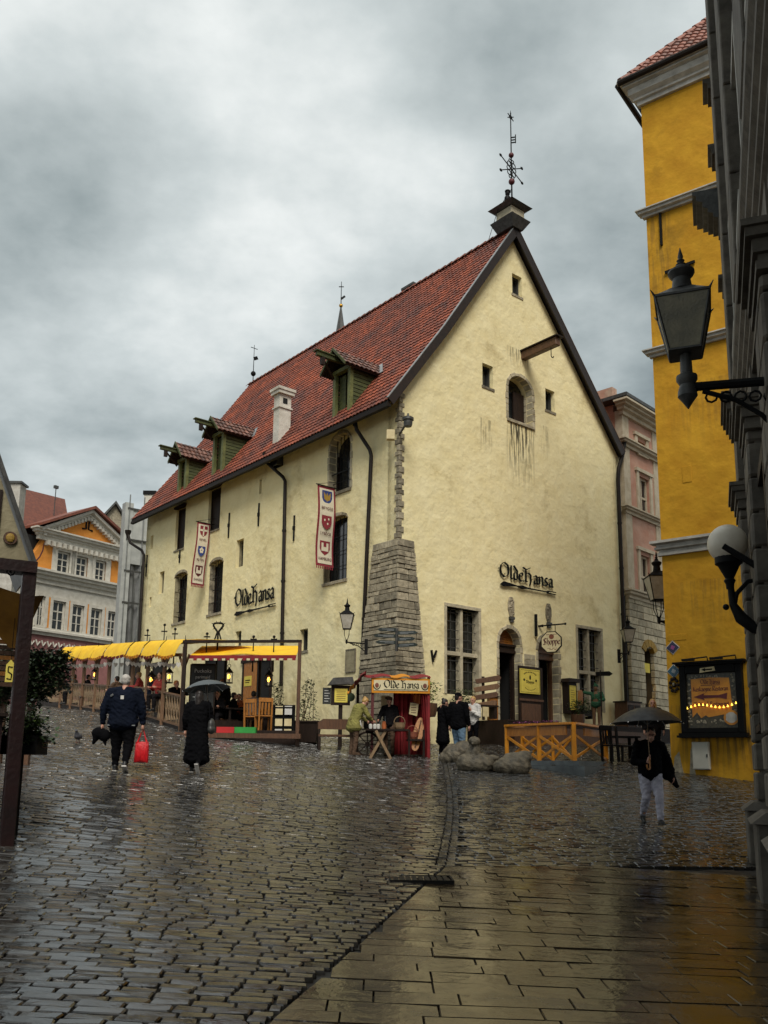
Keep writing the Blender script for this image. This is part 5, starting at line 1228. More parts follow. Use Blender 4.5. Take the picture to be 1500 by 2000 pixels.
for i in range(5):
    a0, a1 = math.pi * (.15 + .7 * (i + .05) / 5), math.pi * (.15 + .7 * (i + .95) / 5); pt = lambda a, e: (cxd + (hwd * 1.1 + e) * math.cos(a), dr[3] - .35 + (.5 + e) * math.sin(a))
    MB(Fp.M).prism([pt(a0, 0), pt(a0, .3), pt(a1, .3), pt(a1, 0)], -.12, .1).build('voussoir', 'heraldry_gold', base)
MB(Fp.M).box(dr[0], dr[1], .35, .4, pb, dr[3] + .05).build('doorway', 'dark_wood', base)
sg = MB(Fp.M).box(dr[0] + .05, dr[1] - .1, .1, .13, dr[3] - .95, dr[3] - .55).build('door_sign', 'paper_yellow', base)
for i in range(5): MB(Fp.M).box(dr[0] + .06, dr[0] + .2 + .06 * (i % 2), .15, .2, dr[3] - 2.6 + .3 * i, dr[3] - 2.42 + .3 * i).build('lit_display', 'warm_glow', base)
# antique beam end roofs behind, stepped slates
MB(Fp.M).box(3.5, 8, 2, 6, ztp + .4, ztp + 1.5).box(4.4, 8, 2.4, 6, ztp + 1.502, ztp + 2.1).build('roof_lantern', 'iron_grey', ph)
# lane lanterns on wall arms
def wall_lantern(px, py, d, wdir, label, size, arm=.9, group='black lanterns on wall arms'):
    p = at_depth(px, py, d); t_ = thing('wall_lantern', label, 'wall lantern', (p.x, p.y, p.z - .1), 0, group)
    dv = Vector((wdir[0], wdir[1], 0)).normalized(); e_ = p + dv * arm; k = size
    b_ = MB(); b_.tube([p + Vector((0, 0, -.12 * k)), e_ + Vector((0, 0, -.12 * k))], .03 * k, 8).tube([p + dv * .1 + Vector((0, 0, -.15 * k)), p + dv * arm * .6 + Vector((0, 0, -.25 * k)), e_ + Vector((0, 0, -.5 * k))], .02 * k, 6)
    for i in range(3):
        c_ = p + dv * (arm * (.35 + .2 * i)) + Vector((0, 0, -.19 * k)); b_.tube([c_ + dv * (.05 * k * math.cos(2 * math.pi * j / 8)) + Vector((0, 0, .05 * k * math.sin(2 * math.pi * j / 8))) for j in range(9)], .012 * k, 5)
    b_.box(e_.x - .05, e_.x + .05, e_.y - .05, e_.y + .05, e_.z - .6 * k, e_.z + .05)
    b_.build('arm', 'iron', t_, smooth=True)
    f = MB(); f.lathe([(.003, -.2 * k), (.05 * k, -.14 * k), (.05 * k, -.05 * k), (.03 * k, 0)], p, 8)
    for i in range(4): a = math.pi / 4 + i * math.pi / 2; f.tube([p + Vector((.03 * k * math.cos(a), .03 * k * math.sin(a), -.05 * k)), p + Vector((.14 * k * math.cos(a), .14 * k * math.sin(a), .2 * k)), p + Vector((.15 * k * math.cos(a), .15 * k * math.sin(a), .45 * k))], .012 * k, 5)
    f.build('cradle', 'iron', t_); lantern(t_, (p.x, p.y, p.z + .45 * k), .58 * k, .32 * k, .62 * k, I4, 'lamp_glass', 'iron', .9)
wall_lantern(677, 1249, 28.0, (.75, .3), 'black lantern on an arm beside the stone corner buttress', .74, .66)
wall_lantern(1228, 1272, 35.0, (-.9, -.3), 'black lantern on an arm at the right corner of the cream house', .8, .45)
wall_lantern(1287, 1205, 27.0, (1.0, -.1), 'black lantern half hidden behind the yellow house corner', 1.15, .7)
# ------------------------------------------------------------------ orange house, far left
oc = at_depth(150, 1150, 60.0); Fo = Frame(oc.x, oc.y, .574, .819); ob = gz(oc.x, oc.y) - .5
oh = thing('orange_house', 'orange and white classical house with pedimented attic on the far left', 'house', (oc.x, oc.y, ob), math.atan2(Fo.u.y, Fo.u.x))
plaster('orange_plaster', (0.64, 0.27, 0.055), (0.55, 0.2, 0.035), (0.3, 0.13, 0.04), 0.6, 0.3)
mat('stucco_white', (0.6, 0.57, 0.5), (0.46, 0.43, 0.36), ns=3, rough=0.8, bump=0.3)
mat('pink_wall', (0.3, 0.13, 0.12), (0.22, 0.09, 0.085), rough=0.8)
Z = lambda px, py: Fo.uv(px, py)[1]; S = lambda px, py=1100: Fo.uv(px, py)[0]
sL, sR = S(84, 1090), S(238, 1090); z_att0, z_att1 = Z(150, 1131), Z(150, 1062); z_low0 = Z(150, 1240); zap = Z(177, 1000); z_cor = z_att1
uw, lw_ = [], []
for (xl, xr, yt, yb_) in ((113, 136, 1075, 1119), (150, 171, 1085, 1128), (187, 206, 1093, 1139)): uw.append(rect(Fo, xl, yt, yb_, xr))
for (xl, xr, yt, yb_) in ((75, 87, 1163, 1223), (104, 127, 1172, 1231), (142, 163, 1180, 1237), (178, 198, 1187, 1242), (211, 228, 1193, 1245)): lw_.append(rect(Fo, xl, yt, yb_, xr))
bx_ = lambda r4: [(r4[0], r4[2]), (r4[1], r4[2]), (r4[1], r4[3]), (r4[0], r4[3])]
sLL, sRR = S(55, 1200), S(240, 1200)
MB(Fo.M).wall([(sL - 1.4, z_att0), (sR + .6, z_att0), (sR + .4, z_cor - .5), (sR, z_cor), (sL, z_cor), (sL - .5, z_cor - 1.0)], [bx_(r) for r in uw], 0, .4).build('attic_wall', 'orange_plaster', oh)
MB(Fo.M).wall([(sLL - 4, z_low0), (sRR + 1, z_low0), (sRR + 1, z_att0 - .01), (sLL - 4, z_att0 - .01)], [bx_(r) for r in lw_], 0.02, .4).build('wall', 'stucco_white', oh)
MB(Fo.M).box(sLL - 4, sRR + 1, .0, .4, ob, z_low0 - .002).build('ground_floor', 'pink_wall', oh)
MB(Fo.M).box(sLL - 4, sRR + 1, .45, 8, ob, z_att1).build('core', 'dark_void', oh)
for r in uw: sash(Fo, *r, oh, 2, 3, fw=.12, surround=.4, mt='stucco_white', dep=.1)
for r in lw_:
    sash(Fo, *r, oh, 2, 3, fw=.12, surround=.22, mt='stucco_white', dep=.1)
for i in range(4): a = (lw_[i][1] + lw_[i + 1][0]) / 2; MB(Fo.M).box(a - .2, a + .2, -.05, .1, z_low0 + .1, lw_[0][3]).build('panel', 'orange_plaster', oh)
for (zz_, st_, sa, sb, nm) in ((z_att0 - .75, ((.25, .1), (.25, .25), (.2, .45), (.2, .6)), sLL - 4, sRR + 1, 'band_course'), (z_low0 - .35, ((.15, .15), (.2, .3), (.15, .2)), sLL - 4, sRR + 1, 'band_course'), (z_cor - .3, ((.25, .2), (.15, .3), (.18, .5), (.14, .65)), sL - .4, sR + .4, 'cornice')):
    moulding(Fo, sa, sb, zz_, st_, oh, nm, 'stucco_white')
den = int((sR - sL) / .42)
for i in range(den):
    a = sL + (sR - sL) * i / den; MB(Fo.M).box(a, a + .2, -.42, -.05, z_cor - .62, z_cor - .31).build('dentil', 'stucco_white', oh)
cxo = (sL + sR) / 2; zb_ = z_cor + .42
MB(Fo.M).prism([(sL, zb_), (sR, zb_), (cxo, zap - .3)], -.1, .4).build('pediment', 'orange_plaster', oh)
for sd in (-1, 1):
    e_ = sL - .6 if sd < 0 else sR + .6; ln_ = Vector((e_ - cxo, zb_ - zap)); 
    for (o0, o1, pj) in ((-.0, -.22, .65), (-.23, -.42, .4)):
        MB(Fo.M).prism([(cxo, zap + o0), (e_, zb_ + o0), (e_, zb_ + o1), (cxo, zap + o1)], -pj, .2).build('raking_cornice', 'stucco_white', oh)
    n_ = 14
    for i in range(n_):
        t = (i + .5) / n_; x = cxo + (e_ - cxo) * t * .93; z = zap + (zb_ - zap) * t * .93 - .55; MB(Fo.M).box(x - .1, x + .1, -.4, -.1, z - .12, z + .12).build('dentil', 'stucco_white', oh)
    MB(Fo.M).prism([(cxo, zap + .25), (e_ + sd * .3, zb_ + .2), (e_ + sd * .3, zb_ + .02), (cxo, zap + .05)], -.9, 9).build('roof_slope', 'tile_red', oh)
em = MB(Fo.M)
for sd in (-1, 1): em.tube([(cxo + sd * .45, -.12, zb_ + 1.5), (cxo + sd * .12, -.12, zb_ + 1.45), (cxo + sd * .1, -.12, zb_ + .75), (cxo + sd * .42, -.12, zb_ + .7)], .07, 6)
em.build('emblem', 'iron', oh)
for sd, e_ in ((-1, sL - .0), (1, sR + .0)):
    pts = [(e_, z_cor - .5)] + [(e_ + sd * (1.9 - 1.9 * math.cos(a)), z_att0 + (z_cor - .5 - z_att0) * (1 - math.sin(a))) for a in [math.pi / 2 * i / 6 for i in range(7)]] + [(e_, z_att0)]
    MB(Fo.M).prism(pts, .05, .9).build('scroll_wing', 'orange_plaster', oh)
    MB(Fo.M).tube([(p[0], .2, p[1]) for p in pts[1:-1]], .22, 8).build('scroll_roof', 'maroon', oh, smooth=True)
r0 = Z(40, 1012)
MB(Fo.M).add([(sL - 9, 1, z_cor - .6), (sL + 3.0, 1, z_cor - .2), (sL + 4.4, 4.5, z_cor + 4.4), (sL - 9, 4.5, z_cor + 4.0), (sL - 9, 1.2, z_cor - .7), (sL + 3.0, 1.2, z_cor - .3), (sL + 4.4, 4.7, z_cor + 4.3), (sL - 9, 4.7, z_cor + 3.9)], [(0, 1, 2, 3), (7, 6, 5, 4), (0, 4, 5, 1), (1, 5, 6, 2), (2, 6, 7, 3), (3, 7, 4, 0)]).build('side_roof', 'tile_red', oh)
zf = z_low0 - .7
fz = MB(Fo.M)
for i in range(40): fz.tube([(sLL - 1 + i * .42, -.05, zf), (sLL - .9 + i * .42, -.1, zf - .35), (sLL - .7 + i * .42, -.05, zf - .1)], .06, 5)
fz.build('frieze', 'stucco_white', oh, smooth=True)
MB(Fo.M).cyl((cxo - .6, 3, zap), (cxo - .6, 3, zap + 2.0), .035, n=6).box(cxo - .75, cxo - .45, 2.9, 3.1, zap + 2.0, zap + 2.2).build('antenna', 'iron_grey', oh)
# ------------------------------------------------------------------ sheeted scaffold, other background buildings
nc = at_depth(240, 1200, 52.0); Fn = Frame(nc.x, nc.y, .8, .6); nbz = gz(nc.x, nc.y) - .3
ns_ = thing('sheeted_scaffold', 'scaffold wrapped in grey white sheeting beside the orange house', 'scaffold', (nc.x, nc.y, nbz), math.atan2(Fn.u.y, Fn.u.x))
n0, n1 = Fn.uv(240, 1100)[0], Fn.uv(296, 1100)[0]; zt0 = Fn.uv(250, 993)[1]
sh = MB(Fn.M); nn = 14; mm_ = 12; rn = random.Random(2)
vs = [(n0 + (n1 - n0) * i / nn, .0 + .12 * math.sin(i * 1.7 + j * .4) + rn.uniform(-.05, .05), nbz + (zt0 - nbz) * j / mm_) for j in range(mm_ + 1) for i in range(nn + 1)]
vs += [(v_[0], v_[1] + .03, v_[2]) for v_ in vs]; k = (nn + 1) * (mm_ + 1)
fs = [(j * (nn + 1) + i, j * (nn + 1) + i + 1, (j + 1) * (nn + 1) + i + 1, (j + 1) * (nn + 1) + i) for j in range(mm_) for i in range(nn)]
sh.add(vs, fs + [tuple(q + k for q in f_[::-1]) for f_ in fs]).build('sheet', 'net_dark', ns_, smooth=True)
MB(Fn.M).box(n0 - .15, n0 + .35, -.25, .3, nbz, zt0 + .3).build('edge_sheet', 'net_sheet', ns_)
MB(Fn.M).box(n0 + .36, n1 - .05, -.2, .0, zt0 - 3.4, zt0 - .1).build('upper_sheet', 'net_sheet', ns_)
for i in range(4): MB(Fn.M).box(n0, n1, -.3, -.22, zt0 - .1 - i * 1.9, zt0 - i * 1.9).build('pole', 'iron_grey', ns_)
for x in (n0 + .1, n0 + 1.0, n1 - .2): MB(Fn.M).cyl((x, -.26, nbz), (x, -.26, zt0 + .8), .04, n=6).build('pole', 'zinc', ns_)
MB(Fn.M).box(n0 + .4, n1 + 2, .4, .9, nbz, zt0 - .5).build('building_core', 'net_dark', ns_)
gc_ = at_depth(222, 1040, 80.0); Fq = Frame(gc_.x, gc_.y, .9, .43); z1 = Fq.uv(219, 985)[1]; z0 = Fq.uv(219, 1045)[1]; sa, sb = Fq.uv(180, 1040)[0], Fq.uv(262, 1040)[0]
gq = thing('gabled_house', 'grey gabled house end showing above the orange house roof', 'house', (gc_.x, gc_.y, 3.0), math.atan2(Fq.u.y, Fq.u.x))
MB(Fq.M).prism([(sa, 3), (sb, 3), (sb, z0), ((sa + sb) / 2, z1), (sa, z0)], 0, 8).build('wall', 'limestone', gq)
for sd, e_ in ((0, sa), (1, sb)): MB(Fq.M).prism([((sa + sb) / 2, z1 + .3), (e_ + (-.4 if sd == 0 else .4), z0 + .1), (e_ + (-.4 if sd == 0 else .4), z0 - .2), ((sa + sb) / 2, z1 + .02)], -.4, 8.3).build('roof_slope', 'iron_grey', gq)
cc_ = at_depth(294, 985, 56.0); zc0 = cc_.z
ct_ = thing('chimney_stack', 'pale chimney stack with dark cap behind the far end of the red roof', 'chimney', (cc_.x, cc_.y, 3.0)); 
MB().box(cc_.x - .35, cc_.x + .35, cc_.y - .35, cc_.y + .35, 3.0, zc0 + .55).build('shaft', 'chimney_white', ct_); MB().box(cc_.x - .42, cc_.x + .42, cc_.y - .42, cc_.y + .42, zc0 + .552, zc0 + .8).build('cap', 'iron', ct_)
lc = at_depth(24, 1010, 48.0); zt_ = at_depth(24, 944, 48.0).z
lb = thing('plain_block', 'plain pale grey tower block rising behind the stall at the left edge', 'building', (lc.x, lc.y, 2.0))
MB().box(lc.x - 3, lc.x + .3, lc.y, lc.y + .8, 2.0, zt_).build('wall', 'white_dull', lb); MB().box(lc.x - 3.1, lc.x + .4, lc.y - .1, lc.y + .9, zt_ + .002, zt_ + .12).build('coping', 'iron_grey', lb)
sp_ = at_depth(665, 640, 150.0); zb_ = sp_.z; ztop = at_depth(665, 550, 150.0).z; zbl = at_depth(665, 597, 150.0).z
st = thing('spire', 'slender dark church spire with gilded ball and vane beyond the red roof', 'spire', (sp_.x, sp_.y, 2.0))
MB().cyl((sp_.x, sp_.y, 2.0), (sp_.x, sp_.y, zb_ - 9), 3, 2.4, 8).cyl((sp_.x, sp_.y, zb_ - 9), (sp_.x, sp_.y, zbl - .2), 2.0, .12, 8).build('steeple', 'iron_grey', st)
MB().ball((sp_.x, sp_.y, zbl), .36, 12).build('ball', 'gold', st, smooth=True)
MB().cyl((sp_.x, sp_.y, zbl), (sp_.x, sp_.y, ztop), .09, .05, 6).box(sp_.x - .45, sp_.x + .45, sp_.y - .04, sp_.y + .04, ztop - 1.1, ztop - .95).bar((sp_.x, sp_.y, zbl + 1.3), (sp_.x + .7, sp_.y, zbl + 1.9), .05, .4).build('vane', 'iron', st)
# small chimney on the ridge of the merchant house
rr = Fg.w(0, 0, 0); best = None
for k in range(0, 200):
    y = k * .1; p = project(Fg.w(APX + .3, y, APZ + .3))
    if best is None or abs(p[0] - 803) < best[0]: best = (abs(p[0] - 803), y)
y = best[1]; cs = MB(Fg.M).box(APX + .2, APX + .8, y - .3, y + .3, APZ - 1.2, APZ + .25).build('ridge_chimney', 'chimney_white', house); MB(Fg.M).box(APX + .08, APX + .92, y - .42, y + .42, APZ + .252, APZ + .36).build('cap', 'iron_grey', cs)
# ================================================================== soft shapes: capsules fused into one skin
TMP = bpy.data.scenes.new('tmp')
def blob(parts, name, mt, parent, voxel=.02, smooth_it=4, T_=I4, label=None, wr=None):
    """parts: ('c',p0,r0,p1,r1) tapered capsule | ('e',centre,(rx,ry,rz)) ellipsoid ; voxel-fused"""
    b = MB()
    for q in parts:
        if q[0] == 'c':
            p0, p1 = Vector(q[1]), Vector(q[3]); b.ball(p0, q[2], 14); b.ball(p1, q[4], 14)
            if (p1 - p0).length > 1e-4: b.cyl(p0, p1, q[2], q[4], 14)
        else: b.ball(q[1], q[2], 18)
    me = bpy.data.meshes.new('b'); me.from_pydata([tuple(v_) for v_ in b.v], [], b.f)
    ob_ = bpy.data.objects.new('b', me); TMP.collection.objects.link(ob_)
    rm = ob_.modifiers.new('r', 'REMESH'); rm.mode = 'VOXEL'; rm.voxel_size = voxel
    sm_ = ob_.modifiers.new('s', 'SMOOTH'); sm_.iterations = smooth_it; sm_.factor = .5
    with bpy.context.temp_override(scene=TMP, view_layer=TMP.view_layers[0]): dg = bpy.context.evaluated_depsgraph_get()
    m2 = bpy.data.meshes.new_from_object(ob_.evaluated_get(dg))
    if wr is None: wr = {'jacket': .014, 'coat': .015, 'trousers': .013, 'hair': .006, 'tunic': .012}.get(name, 0)
    if wr:
        nv = [v_.normal.copy() for v_ in m2.vertices]; sf = 5.0 if mt == 'stone_sculpt' else 9.0
        for v_, n_ in zip(m2.vertices, nv):
            c_ = v_.co; d_ = 1 - 2 * abs(noise.noise(Vector((c_.x * sf + 3, c_.y * sf, c_.z * sf * 1.7 + c_.x * 6)))) + .6 * noise.noise(c_ * sf * 2.3); v_.co = c_ + n_ * (d_ - .6) * wr
    inv = (WM[parent].inverted() if parent is not None else I4) @ T_
    m2.transform(inv); m2.materials.clear(); m2.materials.append(M[mt])
    for p in m2.polygons: p.use_smooth = True
    bpy.data.objects.remove(ob_); bpy.data.meshes.remove(me)
    o = bpy.data.objects.new(name, m2); COL.objects.link(o); m2.name = name
    if parent is not None: o.parent = parent
    WM[o] = WM[parent] if parent is not None else I4
    if label: o['label'] = label
    return o
def foliage(n, mt, parent, name, gen, size, seed=1):
    """n small bent leaves; gen(rng) gives a position"""
    r_ = random.Random(seed); mb = MB()
    for i in range(n):
        p = Vector(gen(r_)); a = r_.uniform(0, 6.28); t = r_.uniform(-.5, .9); s_ = size * r_.uniform(.6, 1.3)
        d = Vector((math.cos(a) * math.cos(t), math.sin(a) * math.cos(t), -math.sin(t))); sd = d.cross(Vector((0, 0, 1))).normalized(); up = sd.cross(d)
        mb.v += [p, p + d * s_ * .5 + sd * s_ * .32 + up * s_ * .08, p + d * s_, p + d * s_ * .5 - sd * s_ * .32 + up * s_ * .08]; o_ = len(mb.v) - 4
        mb.f += [(o_, o_ + 1, o_ + 2, o_ + 3)]
    o = mb.build(name, mt, parent); o['kind'] = 'stuff'; return o
def yaw(v_): return math.atan2(v_[1], v_[0])
# ------------------------------------------------------------------ wall lettering: Olde Hansa, twice, with the long fork
def house_sign(fr, x0, yb, x1, hh, label):
    s0, z = fr.uv(x0, yb, -.08); s1, _ = fr.uv(x1, yb, -.08); h = hh; txt = 'Olde Hansa'
    t_ = thing('wall_lettering', label, 'lettering', fr.w(s0, -.03, z - .5), math.atan2(fr.u.y, fr.u.x), 'black lettering on the merchant house')
    total = nib_len('OldeHansa', h) ; sx = (s1 - s0) / total; x = s0
    for ch in 'OldeHansa':
        mb = MB(fr.M); x2 = nib(mb, ch, x, z, h, -.05, .03, .19, sx); mb.build('letter', 'black_letters', t_); x = x2
    L_ = s1 - s0; zf = z - h * .62; fk = MB(fr.M)
    up = lambda k: zf
    fk.prism([(s0, zf - .05), (s0 + .06 * L_, zf + .08), (s0 + .2 * L_, zf + .05), (s0 + .3 * L_, zf + .015), (s0 + .4 * L_, zf + .06), (s0 + .5 * L_, zf + .02), (s0 + .86 * L_, zf + .02), (s0 + .88 * L_, zf + .06), (s0 + 1.04 * L_, zf + .06), (s0 + 1.04 * L_, zf + .035), (s0 + .9 * L_, zf + .03), (s0 + .9 * L_, zf - .02), (s0 + 1.04 * L_, zf - .03), (s0 + 1.04 * L_, zf - .05), (s0 + .88 * L_, zf - .05), (s0 + .86 * L_, zf - .015), (s0 + .5 * L_, zf - .03), (s0 + .4 * L_, zf - .07), (s0 + .3 * L_, zf - .02), (s0 + .2 * L_, zf - .05), (s0 + .06 * L_, zf - .1)], -.05, -.1)
    fk.build('fork', 'black_letters', t_)
    st_ = MB(fr.M)
    for k in (.1, .35, .6, .95): st_.cyl((s0 + L_ * k, -.05, zf), (s0 + L_ * k, .02, zf), .015, n=5).cyl((s0 + L_ * k, -.05, z + h * .5), (s0 + L_ * k, .02, z + h * .5), .015, n=5)
    st_.build('standoff', 'iron', t_)
house_sign(Fg, 977, 1127, 1081, .34, 'black Olde Hansa lettering with long fork over the gable doors')
house_sign(Fl, 458, 1187, 534, .44, 'black Olde Hansa lettering with long fork on the long side wall')
# ------------------------------------------------------------------ banners
def banner(px_w, ytop, x0, y0, x1, y1, lean, names, kinds, label):
    s_, z_ = Fl.uv(px_w, ytop); wp = Fl.w(s_, 0, z_); fb = Frame(wp.x, wp.y, GU.x, GU.y)
    s0, zt = fb.uv(x0, y0); s1, _ = fb.uv(x1, y0); _, zb = fb.uv(x0, y1); w_ = s1 - s0; H_ = zt - zb
    t_ = thing('banner', label, 'banner', fb.w(s1, 0, zb), math.atan2(GU.y, GU.x), 'heraldic banners on the side wall')
    Tm = fb.M @ Matrix(((1, 0, -lean, lean * zt), (0, 1, 0, 0), (0, 0, 1, 0), (0, 0, 0, 1)))
    def sheet(a, b, c_, d_, y, mt, nm, par):
        mb = MB(Tm); n = 14; yo = lambda z: y + .05 * math.sin((z - zb) * 2.3)
        vs = [(x, yo(c_ + (d_ - c_) * j / n), c_ + (d_ - c_) * j / n) for j in range(n + 1) for x in (a, b)] + [(x, yo(c_ + (d_ - c_) * j / n) + .006, c_ + (d_ - c_) * j / n) for j in range(n + 1) for x in (a, b)]
        k = 2 * (n + 1); fs = []
        for j in range(n):
            q = (2 * j, 2 * j + 1, 2 * j + 3, 2 * j + 2); fs += [q, tuple(i + k for i in q[::-1]), (2 * j, 2 * j + 2, k + 2 * j + 2, k + 2 * j), (2 * j + 1, k + 2 * j + 1, k + 2 * j + 3, 2 * j + 3)]
        fs += [(0, k, k + 1, 1), (2 * n, 2 * n + 1, k + 2 * n + 1, k + 2 * n)]
        return mb.add(vs, fs).build(nm, mt, par, smooth=True)
    cl = sheet(s0, s1, zb, zt, 0, 'banner_red', 'cloth', t_)
    e_ = w_ * .1; sheet(s0 + e_, s1 - e_, zb + e_ * 1.2, zt - e_ * 1.2, -.012, 'banner_cloth', 'field', t_)
    zi0, zi1 = zb + e_ * 1.2, zt - e_ * 1.2; n = 3; cx = (s0 + s1) / 2; cell = (zi1 - zi0) / n
    yo = lambda z: -.03 + .05 * math.sin((z - zb) * 2.3)
    for i in range(3):
        zc = zi1 - cell * (i + .36); hw = w_ * .28; hh = cell * .27
        sh = [(cx - hw, zc + hh), (cx + hw, zc + hh), (cx + hw, zc - hh * .1), (cx + hw * .75, zc - hh * .6), (cx, zc - hh * 1.1), (cx - hw * .75, zc - hh * .6), (cx - hw, zc - hh * .1)]
        cm, fg_, kd = kinds[i]; so = MB(Tm).prism(sh, yo(zc), yo(zc) + .008).build('shield', cm, t_)
        ch = MB(Tm); y_ = yo(zc) - .001
        if kd == 'cross': ch.box(cx - hw * .18, cx + hw * .18, y_ - .004, y_, zc - hh * .9, zc + hh).box(cx - hw, cx + hw, y_ - .004, y_, zc, zc + hh * .35)
        elif kd == 'castle': ch.box(cx - hw * .7, cx + hw * .7, y_ - .004, y_, zc - hh * .5, zc + hh * .1).box(cx - hw * .7, cx - hw * .3, y_ - .004, y_, zc + hh * .1, zc + hh * .7).box(cx + hw * .3, cx + hw * .7, y_ - .004, y_, zc + hh * .1, zc + hh * .7)
        elif kd == 'rose':
            for k in range(5): ch.ball((cx + hw * .35 * math.cos(k * 1.257 + .3), y_, zc + hh * .1 + hh * .35 * math.sin(k * 1.257 + .3)), (hw * .25, .004, hh * .25), 8)
        elif kd == 'eagle':
            ch.ball((cx, y_, zc), (hw * .2, .004, hh * .7), 8)
            for sd in (-1, 1): ch.prism([(cx, zc + hh * .1), (cx + sd * hw * .75, zc + hh * .8), (cx + sd * hw * .6, zc - hh * .3), (cx + sd * hw * .2, zc - hh * .5)], y_, y_ - .004)
        elif kd == 'stars':
            for (ox, oz) in ((-.4, .3), (.4, .5), (.2, -.2)): ch.ball((cx + hw * ox, y_, zc + hh * oz), (hw * .16, .004, hh * .18), 6)
        ch.build('charge', fg_, so)
        tx = MB(Tm); font_mesh(tx, names[i], cell * .17, cx, yo(zc - hh * 1.5) - .004, zc - hh * 1.85, sx=min(1.0, w_ * .66 / (cell * .17 * .62 * len(names[i]))))
        tx.build('lettering', 'maroon', so)
    fr_ = MB(Tm)
    for i in range(9): a = s0 + w_ * (i + .5) / 9; fr_.cyl((a, .01 + yo(zb) + .03, zb), (a, .01 + yo(zb) + .03, zb - .09), .016, .022, 5)
    fr_.build('fringe', 'banner_red', t_)
    rd = MB(fb.M); rd.cyl((s0 - .08, 0, zt + .01), (s1 + .35, 0, zt + .01), .018, n=6).cyl((s0 - .05, 0, zt + .01), (s1 + .35, .0, zt + .35), .009, n=5); rd.build('rod', 'iron', t_)
banner(657, 1030, 621, 946, 655, 1104, 0.0, ('BRYGGE', 'LYBECK', 'HAMBURG'), (('heraldry_blue', 'heraldry_gold', 'eagle'), ('banner_red', 'banner_cloth', 'stars'), ('banner_red', 'banner_cloth', 'castle')), 'long red edged banner reading BRYGGE LYBECK HAMBURG')
banner(411, 1060, 386, 1019, 411, 1143, -0.06, ('REVEL', 'PILTEN', 'DANZIG'), (('banner_red', 'banner_cloth', 'cross'), ('heraldry_blue', 'banner_cloth', 'rose'), ('maroon', 'banner_cloth', 'castle')), 'red edged banner with cross, blue rose and castle shields')
# ------------------------------------------------------------------ security camera at the corner
cp = Fg.w(0, 0, Fg.uv(785, 845)[1]); cz = cp.z
sc_ = thing('security_camera', 'round grey security camera on an arm at the house corner', 'security camera', (cp.x, cp.y, cz - .3))
p2_ = at_depth(797, 822, 28.4); MB().cyl(cp + Vector((0, -.05, -.1)), p2_, .035, n=8).build('arm', 'iron_grey', sc_)
MB().lathe([(.02, -.22), (.12, -.2), (.15, -.1), (.15, .0), (.19, .02), (.19, .1), (.13, .14), (.04, .16), (.03, .26)], p2_, 16).build('dome', 'iron_grey', sc_, smooth=35)
q = at_depth(763, 850, 28.7); MB(Matrix.Translation(q)).box(-.14, .14, -.1, .1, -.17, .17).build('junction_box', 'paper_cream', sc_, bevel=.015)
# ------------------------------------------------------------------ direction signs on the buttress
dp = at_depth(775, 1245, 27.9)
ds = thing('direction_signs', 'cluster of dark green direction arrows on the stone buttress', 'direction sign', (dp.x, dp.y, dp.z - .45))
MB().cyl(dp + Vector((0, .1, -.42)), dp + Vector((0, .1, .3)), .05, n=10).build('post', 'iron_grey', ds)
mat('sign_green', (0.02, 0.03, 0.027), rough=0.4)
for k in range(6):
    sd = -1 if k % 2 == 0 else 1; z = .24 - .1 * k; ang = (.12 if sd < 0 else -.25 - .12 * (k // 2)); L_ = .62 + .06 * (k % 3)
    Tm = Matrix.Translation(dp + Vector((0, 0, z))) @ Matrix.Rotation(ang, 4, 'Z')
    a = MB(Tm).prism([(sd * .03, -.055), (sd * (L_ - .1), -.055), (sd * L_, 0), (sd * (L_ - .1), .055), (sd * .03, .055)], -.02, .02).build('arrow', 'sign_green', ds)
    MB(Tm).box(sd * .1, sd * (L_ - .14), -.024, -.021, .005, .022).box(sd * .1, sd * (L_ - .3), -.024, -.021, -.032, -.018).build('lettering', 'zinc', a)
# pale panel on the side wall, iron bits on the gable
r4 = rect(Fl, 678, 1271, 1312, 694, 0); wp_ = thing('wall_panel', 'blank grey panel on the side wall below the lantern', 'panel', Fl.w(r4[0], -.02, r4[2]), math.atan2(Fl.u.y, Fl.u.x))
MB(TL).box(r4[0], r4[1], -.03, .0, r4[2], r4[3]).build('board', 'reveal', wp_); MB(TL).box(r4[0] - .04, r4[0] - .001, -.045, 0, r4[2] - .04, r4[3] + .04).box(r4[1] + .001, r4[1] + .04, -.045, 0, r4[2] - .04, r4[3] + .04).box(r4[0], r4[1], -.045, 0, r4[3] + .001, r4[3] + .04).box(r4[0], r4[1], -.045, 0, r4[2] - .04, r4[2] - .001).build('frame', 'limestone', wp_)
s_, z = Fg.uv(845, 1282); ir = thing('iron_bracket', 'forked iron bracket on the gable wall between buttress and window', 'bracket', Fg.w(s_, -.03, z - .2), math.atan2(GU.y, GU.x))
MB(T).bar((s_ - .1, -.05, z + .2), (s_ - .02, -.05, z - .2), .05, .06).build('bar', 'iron', ir); MB(T).bar((s_ + .12, -.06, z + .2), (s_, -.06, z - .05), .05, .06).build('prong', 'iron', ir)
